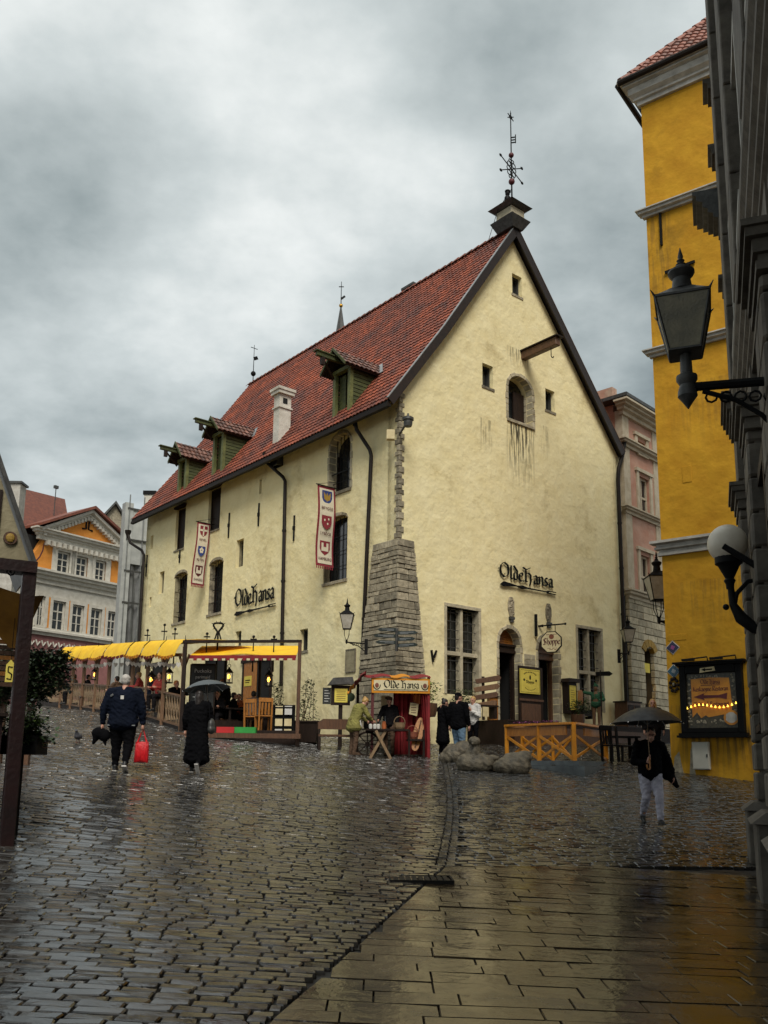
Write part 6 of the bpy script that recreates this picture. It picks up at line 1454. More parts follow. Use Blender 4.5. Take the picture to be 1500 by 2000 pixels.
# ------------------------------------------------------------------ hanging Shoppe sign
s_, z = Fg.uv(1052, 1223); bp = Fg.w(s_, 0, z); fs_ = Frame(bp.x, bp.y, .86, -.51)
e1 = fs_.uv(1104, 1219)[0]
sg = thing('hanging_sign', 'octagonal Shoppe sign hanging from an iron bracket over the doors', 'sign', (bp.x, bp.y, bp.z - 1.0), math.atan2(-.51, .86))
br = MB(fs_.M); br.cyl((0, 0, z), (e1, 0, z + .02), .028, n=8).ball((e1, 0, z + .02), .05, 8); br.prism([(-.28, z - .04), (-.26, z + .07), (.0, z + .03), (.18, z + .05), (.18, z - .05), (.0, z - .03), (-.26, z - .1)], -.03, .03); br.build('bracket', 'iron', sg)
MB(T).box(s_ - .28, s_ - .2, -.12, -.04, z - .42, z + .42).build('cross_bar', 'iron', sg)
cs_ = fs_.uv(1077, 1254)[0]; cz = fs_.uv(1077, 1254)[1]; hw, hh = .4, .4
oc8 = lambda k, y0, y1: [(cs_ + hw * k * a, cz + hh * k * b) for a, b in ((-.42, 1), (.42, 1), (1, .42), (1, -.42), (.42, -1), (-.42, -1), (-1, -.42), (-1, .42))]
bd = MB(fs_.M).prism(oc8(1, 0, 0), -.03, .03).build('board', 'black_letters', sg); MB(fs_.M).prism(oc8(.92, 0, 0), -.036, .036).build('face', 'cream', sg)
tx = MB(fs_.M); fit_nib(tx, 'Shoppe', cs_ + .02, cz - .1, .66, .155, -.038, .004, .24); tx.build('lettering', 'maroon', sg)
orn = MB(fs_.M); orn.prism([(cs_ + .1 * math.cos(a) + .02, cz + .2 + .1 * math.sin(a)) for a in [2 * math.pi * i / 10 for i in range(10)]], -.042, -.037)
rs = random.Random(3)
for i in range(22): a = rs.uniform(0, 6.28); orn.ball((cs_ + rs.uniform(-.26, .26), -.037, cz + rs.choice((-.24, -.29, .28))), (rs.uniform(.02, .05), .004, .012), 6)
orn.build('ornament', 'tile_red', sg)
for sd in (-.16, .16): MB(fs_.M).cyl((cs_ + sd, 0, cz + hh), (cs_ + sd, 0, z), .014, n=6).build('chain', 'iron', sg)
# yellow poster on the door leaf
r4 = rect(Fg, 1016, 1305, 1353, 1055, -.2); po = thing('shop_poster', 'yellow shop poster fixed to the dark door leaf between the doors', 'poster', Fg.w(r4[0], -.17, r4[2]), math.atan2(GU.y, GU.x))
MB(T).box(r4[0], r4[1], -.19, -.165, r4[2], r4[3]).build('sheet', 'paper_yellow', po)
w_ = r4[1] - r4[0]; h_ = r4[3] - r4[2]; cx = (r4[0] + r4[1]) / 2; pr = MB(T)
pr.box(r4[0] + .03, r4[0] + .04, -.193, -.191, r4[2] + .04, r4[3] - .04).box(r4[1] - .04, r4[1] - .03, -.193, -.191, r4[2] + .04, r4[3] - .04).box(r4[0] + .04, r4[1] - .04, -.193, -.191, r4[3] - .05, r4[3] - .04).box(r4[0] + .04, r4[1] - .04, -.193, -.191, r4[2] + .04, r4[2] + .05)
fit_nib(pr, 'Shoppe', cx, r4[2] + h_ * .42, w_ * .42, .07, -.191, .003, .22)
for k in range(9):
    a = math.pi * (.2 + .6 * k / 8); pr.box(cx + w_ * .36 * math.cos(a) - .025, cx + w_ * .36 * math.cos(a) + .025, -.193, -.191, r4[2] + h_ * (.66 + .22 * math.sin(a)) - .02, r4[2] + h_ * (.66 + .22 * math.sin(a)) + .02); pr.box(cx + w_ * .3 * math.cos(a) - .02, cx + w_ * .3 * math.cos(a) + .02, -.193, -.191, r4[2] + h_ * (.34 - .2 * math.sin(a)) - .012, r4[2] + h_ * (.34 - .2 * math.sin(a)) + .012)
pr.ball((cx, -.191, r4[2] + h_ * .66), (.05, .004, .09), 8).ball((cx - w_ * .3, -.191, r4[2] + h_ * .55), (.05, .003, .05), 8).ball((cx + w_ * .3, -.191, r4[2] + h_ * .55), (.05, .003, .05), 8); pr.build('print', 'black_letters', po)
# ================================================================== dining terrace along the side wall
T0 = at_depth(357, 1440, 27.0); T1 = at_depth(581, 1440, 26.6); TE = at_depth(70, 1390, 42.0)
for p in (T0, T1, TE): p.z = gz(p.x, p.y)
dirL = (TE - T0); dirL.z = 0; LL = dirL.length; dirL.normalize(); dirR = (T1 - T0); dirR.z = 0; WR = dirR.length; dirR.normalize()
back = Vector((-dirL.y, dirL.x, 0)); back = back if back.dot(dirR) > 0 else -back        # from the fence towards the house
te = thing('dining_terrace', 'open air dining terrace with yellow awnings and carved fence along the house', 'terrace', (T0.x, T0.y, T0.z), yaw(dirL))
zd = lambda k: gz(*(T0 + dirL * k).xy) + .16                                                # deck level along the fence
# deck boards: stepped bays following the slope
nb = 8; bl_ = LL / nb
bay_z = [max(gz(*(T0 + dirL * (i * bl_)).xy), gz(*(T0 + dirL * ((i + 1) * bl_)).xy)) * .5 + .5 * gz(*(T0 + dirL * ((i + .5) * bl_)).xy) + .14 for i in range(nb)]
for i in range(nb):
    a, b = T0 + dirL * (i * bl_), T0 + dirL * ((i + 1) * bl_); q = [a, a + back * 3.6, b + back * 3.6, b]; z1 = bay_z[i]
    pts = [(p.x, p.y) for p in q]; ar = sum(pts[k][0] * pts[(k + 1) % 4][1] - pts[(k + 1) % 4][0] * pts[k][1] for k in range(4)); pts = pts if ar > 0 else pts[::-1]
    MB().hexa([(x, y, z1 - .7) for x, y in pts], [(x, y, z1) for x, y in pts]).build('deck', 'dark_wood', te)
q = [T0 + Vector((.02, .02, 0)), T1, T1 + Vector((-.1, 3.0, 0)), T0 + Vector((.6, 3.0, 0))]; z1 = max(T0.z, T1.z) + .05; ZD = z1; pts = [(p.x, p.y) for p in q]
ar = sum(pts[k][0] * pts[(k + 1) % 4][1] - pts[(k + 1) % 4][0] * pts[k][1] for k in range(4)); pts = pts if ar > 0 else pts[::-1]
MB().hexa([(x, y, z1 - .8) for x, y in pts], [(x, y, z1) for x, y in pts]).build('deck', 'dark_wood', te)
# posts
post_px = (353, 315, 282, 252, 205, 180, 155, 133, 112); ks = []
for px in post_px:
    best = min(((abs(project(T0 + dirL * k)[0] - px), k) for k in [j * .05 for j in range(int(LL / .05))]), key=lambda t: t[0]); ks.append(best[1])
def post_top(k):
    p = T0 + dirL * k; px = project(p)[0]; return at_depth(px, 1279 + 6 * sm(215, 190, px), p.y).z
for i, k in enumerate(ks):
    p = T0 + dirL * k; pm = MB(); pm.box(p.x - .055, p.x + .055, p.y - .055, p.y + .055, gz(p.x, p.y) - .1, post_top(k) + .25)
    po = pm.build('post', 'tan_post', te)
    for sd in (-1, 1): MB().bar(Vector((p.x, p.y, post_top(k) - .45)), Vector((p.x, p.y, post_top(k) - .02)) + dirL * (sd * .38), .05, .06).build('brace', 'tan_post', po)
    f = MB(); zt = post_top(k) + .25; f.cyl((p.x, p.y, zt), (p.x, p.y, zt + .35), .02, .008, 6).ball((p.x, p.y, zt + .1), .05, 8).bar(Vector((p.x, p.y, zt + .2)) - dirL * .09, Vector((p.x, p.y, zt + .2)) + dirL * .09, .02, .03); f.build('finial', 'iron', po)
for i in range(len(ks) - 1):
    k0, k1 = ks[i], ks[i + 1]; a, b = T0 + dirL * k0, T0 + dirL * k1; za, zb_ = post_top(k0), post_top(k1); zl_ = (za + zb_) / 2; zt_ = lambda t: za + (zb_ - za) * t
    bm_ = MB().bar(Vector((a.x, a.y, za)), Vector((b.x, b.y, zb_)), .07, .1).build('beam', 'tan_post', te)
    # canvas sheet: scalloped front edge rising towards the house, slightly sagging
    mb = MB(); nx, ny = 8, 6; vs = []; prof_c = ((-.3, -.04), (-.25, .12), (-.16, .3), (.0, .47), (.5, .53), (1.4, .58), (2.3, .62))
    for j in range(ny + 1):
        for ii in range(nx + 1):
            t = ii / nx; o_, u_z = prof_c[j]; p = a.lerp(b, .03 + .94 * t) + back * o_
            vs.append((p.x, p.y, zt_(t) + .0 + u_z - .07 * math.sin(math.pi * t) * (1 - j / ny) + .02 * math.sin(9 * t + i)))
    vs2 = [(x, y, z - .012) for x, y, z in vs]; n1 = nx + 1
    fsx = [(j * n1 + ii, j * n1 + ii + 1, (j + 1) * n1 + ii + 1, (j + 1) * n1 + ii) for j in range(ny) for ii in range(nx)]
    cv = mb.add(vs + vs2, fsx + [tuple(q_ + len(vs) for q_ in f_[::-1]) for f_ in fsx]).build('awning', 'yellow_canvas', te, smooth=True)
    va = MB(); n = 6
    for ii in range(n):                                         # small valance tongues, red then the white hearts below
        t0, t1 = ii / n, (ii + 1) / n; p0, p1 = a.lerp(b, t0 + .01) - back * .36, a.lerp(b, t1 - .01) - back * .36; z0 = zt_((t0 + t1) / 2) + .0 - .07 * math.sin(math.pi * (t0 + t1) / 2)
        va.add([(p0.x, p0.y, z0), (p1.x, p1.y, z0), (p1.x, p1.y, z0 - .07), ((p0.x + p1.x) / 2, (p0.y + p1.y) / 2, z0 - .12), (p0.x, p0.y, z0 - .07)], [(0, 1, 2, 3, 4), (4, 3, 2, 1, 0)])
    va.build('valance', 'red_canvas' if i % 2 else 'orange_canvas', cv)
    for ii in range(4):
        p = a.lerp(b, (ii + .5) / 4) - back * .1; zh = zt_((ii + .5) / 4) - .28 - .06 * math.sin(math.pi * (ii + .5) / 4); hm = MB(Matrix.Translation(Vector((p.x, p.y, zh))) @ Matrix.Rotation(.35, 4, 'Z'))
        hm.prism([(0, -.1), (.07, -.01), (.075, .045), (.04, .07), (0, .045), (-.04, .07), (-.075, .045), (-.07, -.01)], -.008, .008).build('heart_pennant', 'white_paint', te)
# carved fence boards
def fence_mesh():
    L = [(-.1, 0), (-.085, .1), (-.035, .22), (-.05, .3), (-.095, .42), (-.07, .55), (-.03, .66), (-.055, .76), (-.1, .84)]
    R_ = [(-x, z) for x, z in L][::-1]; hole = [(.03 * math.cos(2 * math.pi * i / 8), .42 + .06 * math.sin(2 * math.pi * i / 8)) for i in range(8)]
    hole2 = [(0, .68), (.03, .76), (0, .73), (-.03, .76)]; hole3 = [(0, .06), (.04, .03), (.0, .14), (-.04, .03)]
    mb = MB().wall(L + R_, [hole], 0, .025)
    # orient outward
    me = bpy.data.meshes.new('baluster'); me.from_pydata([tuple(v_) for v_ in mb.v], [], mb.f); me.materials.append(M['pale_wood']); return me
fm = fence_mesh(); kk = .15
while kk < LL - .2:
    if all(abs(kk - k) > .08 for k in ks):
        p = T0 + dirL * kk; inst(fm, 'baluster', te, Matrix.Translation(Vector((p.x, p.y, zd(kk)))) @ Matrix.Rotation(yaw(dirL) + math.pi, 4, 'Z'))
    kk += .225
for i in range(len(ks) - 1):
    a, b = T0 + dirL * ks[i], T0 + dirL * ks[i + 1]
    MB().bar(Vector((a.x, a.y, zd(ks[i]) + .87)), Vector((b.x, b.y, zd(ks[i + 1]) + .87)), .09, .05).build('rail', 'tan_post', te); MB().bar(Vector((a.x, a.y, zd(ks[i]) - .02)), Vector((b.x, b.y, zd(ks[i + 1]) - .02)), .06, .06).build('rail', 'tan_post', te)
# front frame on the near end: two tall posts with a beam
zt = at_depth(470, 1256, 26.8).z
for p in (T0 - dirR * .05, T1): MB().box(p.x - .05, p.x + .05, p.y - .12, p.y - .02, gz(p.x, p.y) - .1, zt).build('frame_post', 'dark_wood' if p is not T1 else 'brown_wood', te)
MB().bar(Vector((T0.x - .12, T0.y - .07, zt + .04)), Vector((T1.x + .05, T1.y - .07, zt + .04)), .1, .08).build('frame_beam', 'dark_wood', te)
# near awning: big flat yellow sheet with red scalloped edge
z_e = at_depth(470, 1281, 26.9).z; mb = MB(); nx, ny = 12, 6; vs = []
A_, B_ = T0 + dirR * .05 + Vector((0, .1, 0)), T1 - dirR * .12 + Vector((0, .1, 0)); bk = Vector((-.05, 1, 0))
for j in range(ny + 1):
    for ii in range(nx + 1):
        t, v_ = ii / nx, j / ny; p = A_.lerp(B_, t) + bk * (2.4 * v_); vs.append((p.x, p.y, z_e + .62 * v_ - .05 * math.sin(math.pi * t * 3) * (1 - v_)))
n1 = nx + 1; fsx = [(j * n1 + ii, j * n1 + ii + 1, (j + 1) * n1 + ii + 1, (j + 1) * n1 + ii) for j in range(ny) for ii in range(nx)]
cv = mb.add(vs + [(x, y, z - .012) for x, y, z in vs], fsx + [tuple(q_ + len(vs) for q_ in f_[::-1]) for f_ in fsx]).build('awning', 'yellow_canvas', te, smooth=True)
MB().bar(A_ + Vector((0, -.02, z_e - A_.z - .03)), B_ + Vector((0, -.02, z_e - B_.z - .03)), .02, .1).build('valance_band', 'red_canvas', cv)
for ii in range(26):
    p = A_.lerp(B_, (ii + .5) / 26); MB(Matrix.Translation(Vector((p.x, p.y - .03, z_e - .08)))).prism([(-.05, 0), (.05, 0), (.05, -.06), (-.05, -.06)], -.006, .006).build('scallop', 'red_canvas' if ii % 2 else 'cream', cv)
for k in (.25, .6): p = A_.lerp(B_, k) + bk * 2.5; MB().cyl((p.x, p.y, ZD), (p.x, p.y, z_e + .6), .05, n=8).build('post', 'dark_wood', te)
# painted step in front
p0, p1 = at_depth(424, 1440, 26.3), at_depth(500, 1440, 26.25); za = gz(p0.x, p0.y)
MB().bar(Vector((p0.x - 1.2, p0.y, za + .07)), Vector((p1.x + 1.3, p1.y, za + .07)), .3, .14).build('step', 'brown_wood', te)
pm_ = p0.lerp(p1, .45)
MB().bar(Vector((p0.x, p0.y, za + .23)), Vector((pm_.x, pm_.y, za + .23)), .24, .17).build('step_block', 'red_plastic', te); MB().bar(Vector((pm_.x + .01, pm_.y, za + .23)), Vector((p1.x, p1.y, za + .23)), .24, .17).build('step_block', 'green_plastic', te)
# door in the side wall behind the terrace
r4 = rect(Fl, 476, 1296, 1420, 531, 0)
dr_ = MB(TL).box(r4[0], r4[0] + .12, -.06, .02, r4[2], r4[3]).box(r4[1] - .12, r4[1], -.06, .02, r4[2], r4[3]).box(r4[0] - .1, r4[1] + .1, -.08, .02, r4[3], r4[3] + .18).build('side_door', 'dark_wood', house)
n = 4; xm = (r4[0] + r4[1]) / 2
for i in range(n): a = r4[0] + .13 + (xm - r4[0] - .13) * i / n; MB(TL).box(a + .005, a + (xm - r4[0] - .13) / n - .005, -.05, .01, r4[2], r4[3]).build('plank', 'honey_wood', dr_)
MB(TL).box(xm, r4[1] - .12, -.03, .01, r4[2], r4[3]).build('opening', 'dark_void', dr_)
nt_ = thing('paper_notice', 'pale yellow notice on the side wall door', 'notice', Fl.w(r4[0] + .3, -.06, r4[3] - 1.0), math.atan2(Fl.u.y, Fl.u.x)); MB(TL).box(r4[0] + .2, r4[0] + .75, -.065, -.055, r4[3] - .95, r4[3] - .55).build('sheet', 'paper_yellow', nt_); MB(TL).box(r4[0] + .28, r4[0] + .66, -.068, -.0655, r4[3] - .74, r4[3] - .7).box(r4[0] + .28, r4[0] + .6, -.068, -.0655, r4[3] - .82, r4[3] - .79).build('print', 'black_letters', nt_)
# further dark openings behind the awnings
for (xl, xr, yt, yb_) in ((300, 322, 1300, 1400), (255, 272, 1300, 1395), (405, 440, 1290, 1400)):
    r4 = rect(Fl, xl, yt, yb_, xr); f_ = MB(TL).box(r4[0], r4[0] + .08, -.05, .02, r4[2], r4[3]).box(r4[1] - .08, r4[1], -.05, .02, r4[2], r4[3]).box(r4[0] - .06, r4[1] + .06, -.06, .02, r4[3], r4[3] + .12).build('side_door', 'dark_wood', house); MB(TL).box(r4[0] + .08, r4[1] - .08, -.02, .01, r4[2], r4[3]).build('opening', 'dark_void', f_)
# iron heart ornament over the terrace
hp = at_depth(425, 1254, 28.5); ho = thing('iron_ornament', 'heart shaped iron ornament standing above the terrace awnings', 'ornament', (hp.x, hp.y, hp.z - 1.2))
hm = MB(); hm.cyl((hp.x, hp.y, hp.z - 1.2), (hp.x, hp.y, hp.z + .3), .03, n=6).build('stem', 'iron', ho)
hm = MB(); pts = [(hp.x + .16 * math.sin(a) ** 3 * 1.0, hp.y, hp.z + .5 + .18 * (math.cos(a) * .9 - .3 * math.cos(2 * a))) for a in [2 * math.pi * i / 18 for i in range(19)]]
hm.tube(pts, .035, 6)
for q_ in pts[2:-2:2]: d_ = (Vector(q_) - Vector((hp.x, hp.y, hp.z + .5))).normalized(); hm.cyl(q_, Vector(q_) + d_ * .08, .02, .005, 5)
hm.tube([(hp.x - .02, hp.y, hp.z + .35), (hp.x - .13, hp.y, hp.z - .02)], .025, 5).tube([(hp.x + .02, hp.y, hp.z + .35), (hp.x + .13, hp.y, hp.z - .02)], .025, 5); hm.build('heart', 'iron', ho)
for (px, py, d, h, wh) in ((320, 1252, 30, .55, 'tallest, left of the corner post'), (341, 1252, 29.5, .4, 'nearest the corner post'), (287, 1256, 31, .45, 'farthest left, above the long awnings'), (404, 1253, 28, .25, 'just left of the iron heart'), (495, 1256, 27.8, .2, 'above the middle of the near awning'), (535, 1256, 27.8, .2, 'above the right part of the near awning')):
    p = at_depth(px, py, d); o = MB(); o.cyl((p.x, p.y, p.z - .9), (p.x, p.y, p.z + h), .025, .015, 6).ball((p.x, p.y, p.z + h), .05, 6).bar((p.x - .1, p.y, p.z + h * .6), (p.x + .1, p.y, p.z + h * .6), .03, .04)
    rootmesh(o, 'iron_spike', 'iron', 'small iron spike, ' + wh, 'ornament', (p.x, p.y, p.z - .9), 'iron spikes above the awnings')
# chalkboard
cbp = at_depth(395, 1345, 27.9); cb_ = thing('chalkboard', 'tall black chalkboard menu standing on the terrace', 'chalkboard', (cbp.x, cbp.y, ZD))
zt = at_depth(395, 1300, 27.9).z; Tm = Matrix.Translation(Vector((cbp.x, cbp.y, 0)))
MB(Tm).box(-.36, .36, 0, .04, ZD + .02, zt).build('board', 'chalkboard', cb_); MB(Tm).box(-.4, -.361, -.02, .05, ZD, zt + .04).box(.361, .4, -.02, .05, ZD, zt + .04).box(-.36, .36, -.02, .05, zt + .002, zt + .06).build('frame', 'dark_wood', cb_)
ck = MB(Tm); font_mesh(ck, 'Puckoks', .17, 0, -.004, zt - .22, sx=.95); font_mesh(ck, 'parimaid', .14, 0, -.004, zt - .4, sx=.95); rk = random.Random(4)
for i in range(9): ck.box(-.28, -.28 + rk.uniform(.25, .55), -.005, -.001, zt - .6 - i * .13, zt - .575 - i * .13)
ck.build('chalk_writing', 'chalk', cb_)
# hanging candle lanterns
lans = ((185, 1318, 34.5), (295, 1328, 29.6), (330, 1322, 28.3), (447, 1322, 27.6), (525, 1328, 27.4), (143, 1315, 37.5))
where = ('under the farthest bays', 'beside the white haired man', 'left of the corner post', 'beside the chalkboard', 'in front of the side door', 'at the far left bay')
for i, (px, py, d) in enumerate(lans):
    p = at_depth(px, py, d); t_ = thing('hanging_lantern', 'small black candle lantern hanging %s' % where[i], 'lantern', (p.x, p.y, p.z - .2), 0, 'candle lanterns on the terrace')
    o = MB(Matrix.Translation(p)); o.lathe([(.13, -.2), (.13, -.17)], (0, 0, 0), 8).lathe([(.14, .13), (.12, .16), (.03, .27), (.02, .3)], (0, 0, 0), 8)
    for k in range(4): a = k * math.pi / 2 + .4; o.cyl((.11 * math.cos(a), .11 * math.sin(a), -.18), (.11 * math.cos(a), .11 * math.sin(a), .14), .012, n=5)
    o.tube([(.05 * math.cos(2 * math.pi * k / 8), 0, .34 + .05 * math.sin(2 * math.pi * k / 8)) for k in range(9)], .01, 5).cyl((0, 0, .38), (0, 0, .75), .006, n=4); o.build('cage', 'iron', t_)
    MB(Matrix.Translation(p)).cyl((0, 0, -.17), (0, 0, -.06), .035, n=8).build('candle', 'cream', t_); MB(Matrix.Translation(p)).ball((0, 0, .01), (.05, .05, .08), 8).build('flame', 'flame', t_)
# chairs, tables, rack, planters on the terrace
def chair(loc, rz, label, mt='honey_wood', group='terrace chairs'):
    t_ = thing('chair', label, 'chair', loc, rz, group); Tm = WM[t_]
    MB(Tm).box(-.22, .22, -.22, .22, .42, .46).build('seat', mt, t_, bevel=.01)
    for (x, y) in ((-.19, -.19), (.19, -.19)): MB(Tm).box(x - .025, x + .025, y - .025, y + .025, 0, .42).build('leg', mt, t_)
    for x in (-.19, .19): MB(Tm).bar((x, .19, 0), (x, .25, .98), .05, .05).build('leg', mt, t_)
    for i in range(3): xx = -.1 + .1 * i; MB(Tm).bar((xx, .2, .48), (xx, .245, .9), .06, .02).build('back_slat', mt, t_)
    MB(Tm).box(-.22, .22, .22, .27, .86, .98).build('back_rail', mt, t_); return t_
def table(loc, rz, label, l=1.3, w=.75, h=.75, mt='dark_wood', group='terrace tables'):
    t_ = thing('table', label, 'table', loc, rz, group); Tm = WM[t_]
    for i in range(4): MB(Tm).box(-l / 2, l / 2, -w / 2 + w * i / 4 + .004, -w / 2 + w * (i + 1) / 4 - .004, h - .05, h).build('top_board', mt, t_)
    for (x, y) in ((-1, -1), (1, -1), (1, 1), (-1, 1)): MB(Tm).box(x * (l / 2 - .1) - .035, x * (l / 2 - .1) + .035, y * (w / 2 - .08) - .035, y * (w / 2 - .08) + .035, 0, h - .05).build('leg', mt, t_)
    return t_
dz = ZD
def gp2(px, d): p = at_depth(px, 1400, d); return p.x, p.y
x, y = gp2(515, 27.3); chair((x, y, dz), R(200), 'honey coloured wooden chair beside the menu rack'); x, y = gp2(495, 27.8); chair((x, y, dz), R(160), 'honey coloured wooden chair left of the nearest chair', group='terrace chairs')
x, y = gp2(480, 28.8); table((x, y, dz), .3, 'dark wooden table at the near end of the terrace')
x, y = gp2(440, 28.6); table((x, y, dz), .3, 'dark wooden table behind the woman with the umbrella')
for i, k in enumerate((3.5, 6.5, 9.5, 12.5)):
    p = T0 + dirL * k + back * 1.3; bz = bay_z[min(nb - 1, int(k / bl_))]
    table((p.x, p.y, bz), yaw(dirL), 'dark wooden table behind the carved fence, number %s from the corner post' % ('first', 'second', 'third', 'fourth')[i])
rk_ = gp2(560, 26.7); zr_ = gz(*rk_)
mr_ = thing('menu_rack', 'black display rack with rows of printed menus at the terrace entrance', 'menu rack', (rk_[0], rk_[1], zr_), R(-8)); Tm = WM[mr_]
q = MB(Tm); q.box(-.42, -.38, -.04, .04, 0, 1.15).box(.2, .24, -.04, .04, 0, 1.15)
for i in range(4): q.box(-.38, .2, -.04, .0, .15 + .3 * i, .19 + .3 * i)
q.box(-.42, .24, .041, .06, .1, 1.15); q.build('frame', 'black_letters', mr_)
for i in range(3):
    for j in range(2):
        a = -.34 + .28 * j; MB(Tm).box(a, a + .22, -.03, -.02, .2 + .33 * i, .46 + .33 * i).build('menu', 'paper_cream' if (i + j) % 3 else 'cloth_white', mr_)
def planter(px, d, label, w=.7, h=.5, leafm='leaf', lh=.9, n=420, seed=1, zoff=0, group='leafy planters', mt='dark_wood', size=.09):
    x, y = gp2(px, d); z = gz(x, y) + zoff; t_ = thing('planter', label, 'planter', (x, y, z), R(-10), group); Tm = WM[t_]
    MB(Tm).hexa([(-w * .42, -.2, 0), (w * .42, -.2, 0), (w * .42, .2, 0), (-w * .42, .2, 0)], [(-w * .5, -.25, h), (w * .5, -.25, h), (w * .5, .25, h), (-w * .5, .25, h)]).build('tub', mt, t_); MB(Tm).box(-w * .54, w * .54, -.28, .28, h + .002, h + .05).build('rim', mt, t_)
    st_ = MB(Tm); rr_ = random.Random(seed)
    for i in range(6): st_.tube([(rr_.uniform(-.2, .2), rr_.uniform(-.1, .1), h), (rr_.uniform(-.25, .25), rr_.uniform(-.12, .12), h + lh * rr_.uniform(.6, 1.15))], [.012, .004], 5)
    st_.build('stems', 'brown_wood', t_)
    def gen(r_):
        v_ = r_.random() ** 1.3; rad = (w * .55) * (1 - .6 * v_) * math.sqrt(r_.random()); a = r_.uniform(0, 6.28); return Tm @ Vector((rad * math.cos(a), .6 * rad * math.sin(a), h + v_ * lh))
    foliage(n, leafm, t_, 'leaves', gen, size, seed); return t_
planter(600, 27.8, 'black tub planter with leafy climber beside the terrace frame post', .8, .6, 'leaf', 1.3, 520, 3); planter(540, 27.9, 'leafy planter behind the menu rack', .7, .5, 'leaf', 1.1, 380, 5, .1)
# ================================================================== market stall at the buttress
SD = 26.2
def SP(px, py, d=SD): return at_depth(px, py, d)
sb = SP(760, 1470); sb.z = gz(sb.x, sb.y)
stl = thing('market_stall', 'small market stall with red drapes and Olde Hansa sign board at the buttress', 'market stall', sb, 0)
Fs = Frame(sb.x, sb.y, 1, .05)
X_ = lambda px: Fs.uv(px, 1400)[0]; Z_ = lambda py: Fs.uv(760, py)[1]
s0, s1 = X_(725), X_(839); z0, z1 = Z_(1354), Z_(1325)
MB(Fs.M).box(s0, s1, -.1, -.04, z0, z1).build('sign_frame', 'orange_canvas', stl)
sb_ = MB(Fs.M).box(s0 + .06, s1 - .06, -.115, -.101, z0 + .07, z1 - .06).build('sign_board', 'cream', stl)
tx = MB(Fs.M); wz_ = (z1 - z0) - .13; cxs = (s0 + s1) / 2
fit_nib(tx, 'Olde', cxs - .27, z0 + .14, .44, wz_ * .46, -.116, .004, .24); fit_nib(tx, 'Hansa', cxs + .27, z0 + .14, .52, wz_ * .46, -.116, .004, .24); tx.box(cxs - .5, cxs + .5, -.12, -.116, z0 + .09, z0 + .105)
tx.build('lettering', 'black_letters', sb_)
for sd in (-1, 1):
    e = cxs + sd * .7; MB(Fs.M).ball((e, -.117, (z0 + z1) / 2), (.06, .006, .075), 10).build('emblem', 'tile_red', sb_); MB(Fs.M).tube([(e + .1 * math.cos(a), -.118, (z0 + z1) / 2 + .02 + .13 * math.sin(a)) for a in [math.pi * (1 + k / 8) for k in range(9)]], .014, 5).build('emblem_ring', 'black_letters', sb_)
for px, mt in ((727, 'maroon'), (837, 'red_canvas')): MB(Fs.M).box(X_(px) - .04, X_(px) + .04, -.05, .03, 0 + sb.z - .05, z1 + .05).build('post', mt, stl)
for px in (700, 830): MB(Fs.M).box(X_(px) - .04, X_(px) + .04, 1.2, 1.28, sb.z - .05, Z_(1330)).build('post', 'dark_wood', stl)
def cloth(pts_rows, mt, name, par, thick=.012):
    n = len(pts_rows[0]); vs = [p for r in pts_rows for p in r]; k = len(vs)
    fs = [(j * n + i, j * n + i + 1, (j + 1) * n + i + 1, (j + 1) * n + i) for j in range(len(pts_rows) - 1) for i in range(n - 1)]
    vs2 = [(x, y + thick, z - thick * .3) for x, y, z in vs]
    edge = [(i, i + 1, k + i + 1, k + i) for i in range(n - 1)] + [(k - n + i + 1, k - n + i, 2 * k - n + i, 2 * k - n + i + 1) for i in range(n - 1)]
    return MB(Fs.M).add(vs + vs2, fs + [tuple(q_ + k for q_ in f_[::-1]) for f_ in fs] + edge).build(name, mt, par, smooth=50)
# red roof with an orange stripe, falling to the left
zr = Z_(1316)
for i, (a, b, mt) in enumerate(((710, 762, 'red_canvas'), (762, 800, 'orange_canvas'), (800, 841, 'red_canvas'))):
    cloth([[(X_(a) + (X_(b) - X_(a)) * t / 6, -.14 + 1.4 * v_, z1 + .02 + .22 * v_ ** .7 - .03 * math.sin(math.pi * t / 6 * 2)) for t in range(7)] for v_ in (0, .15, .4, .7, 1)], mt, 'canopy', stl)
for i, (t0, t1, mt) in enumerate(((0, .45, 'red_canvas'), (.45, .72, 'red_canvas'), (.72, 1.0, 'orange_canvas'))):
    a = Vector((X_(712), 0, z1 + .18)); b = Vector((X_(680), 0, Z_(1352)))
    cloth([[tuple(a.lerp(b, t0 + (t1 - t0) * k / 4) + Vector((.04 * math.sin(k * 2 + j), -.3 + 1.5 * j / 4, .06 * math.sin(j * 1.9 + i)))) for k in range(5)] for j in range(5)], mt, 'side_flap', stl)
# hanging drapes behind and at the right
cloth([[(X_(770) + (X_(834) - X_(770)) * t / 24, .5 + .07 * math.sin(t * 1.7), z0 + .05 - (z0 - sb.z) * v_ * .98) for t in range(25)] for v_ in (0, .3, .6, 1)], 'red_canvas', 'drape', stl)
cloth([[(X_(822) + (X_(839) - X_(822)) * t / 10 * (1 - .35 * v_) + .12 * v_, .0 + .05 * math.sin(t * 2), z0 - (z0 - sb.z) * v_) for t in range(11)] for v_ in (0, .3, .6, 1)], 'red_canvas', 'drape', stl)
cloth([[(X_(808) + .22 * t / 6, .35 + .03 * math.sin(t * 2), z0 + .0 - .28 * v_) for t in range(7)] for v_ in (0, .5, 1)], 'cloth_orange', 'cloth_scrap', stl)
MB(Fs.M).box(X_(747), X_(765), .9, .94, Z_(1378), z0).build('pale_panel', 'paper_cream', stl)
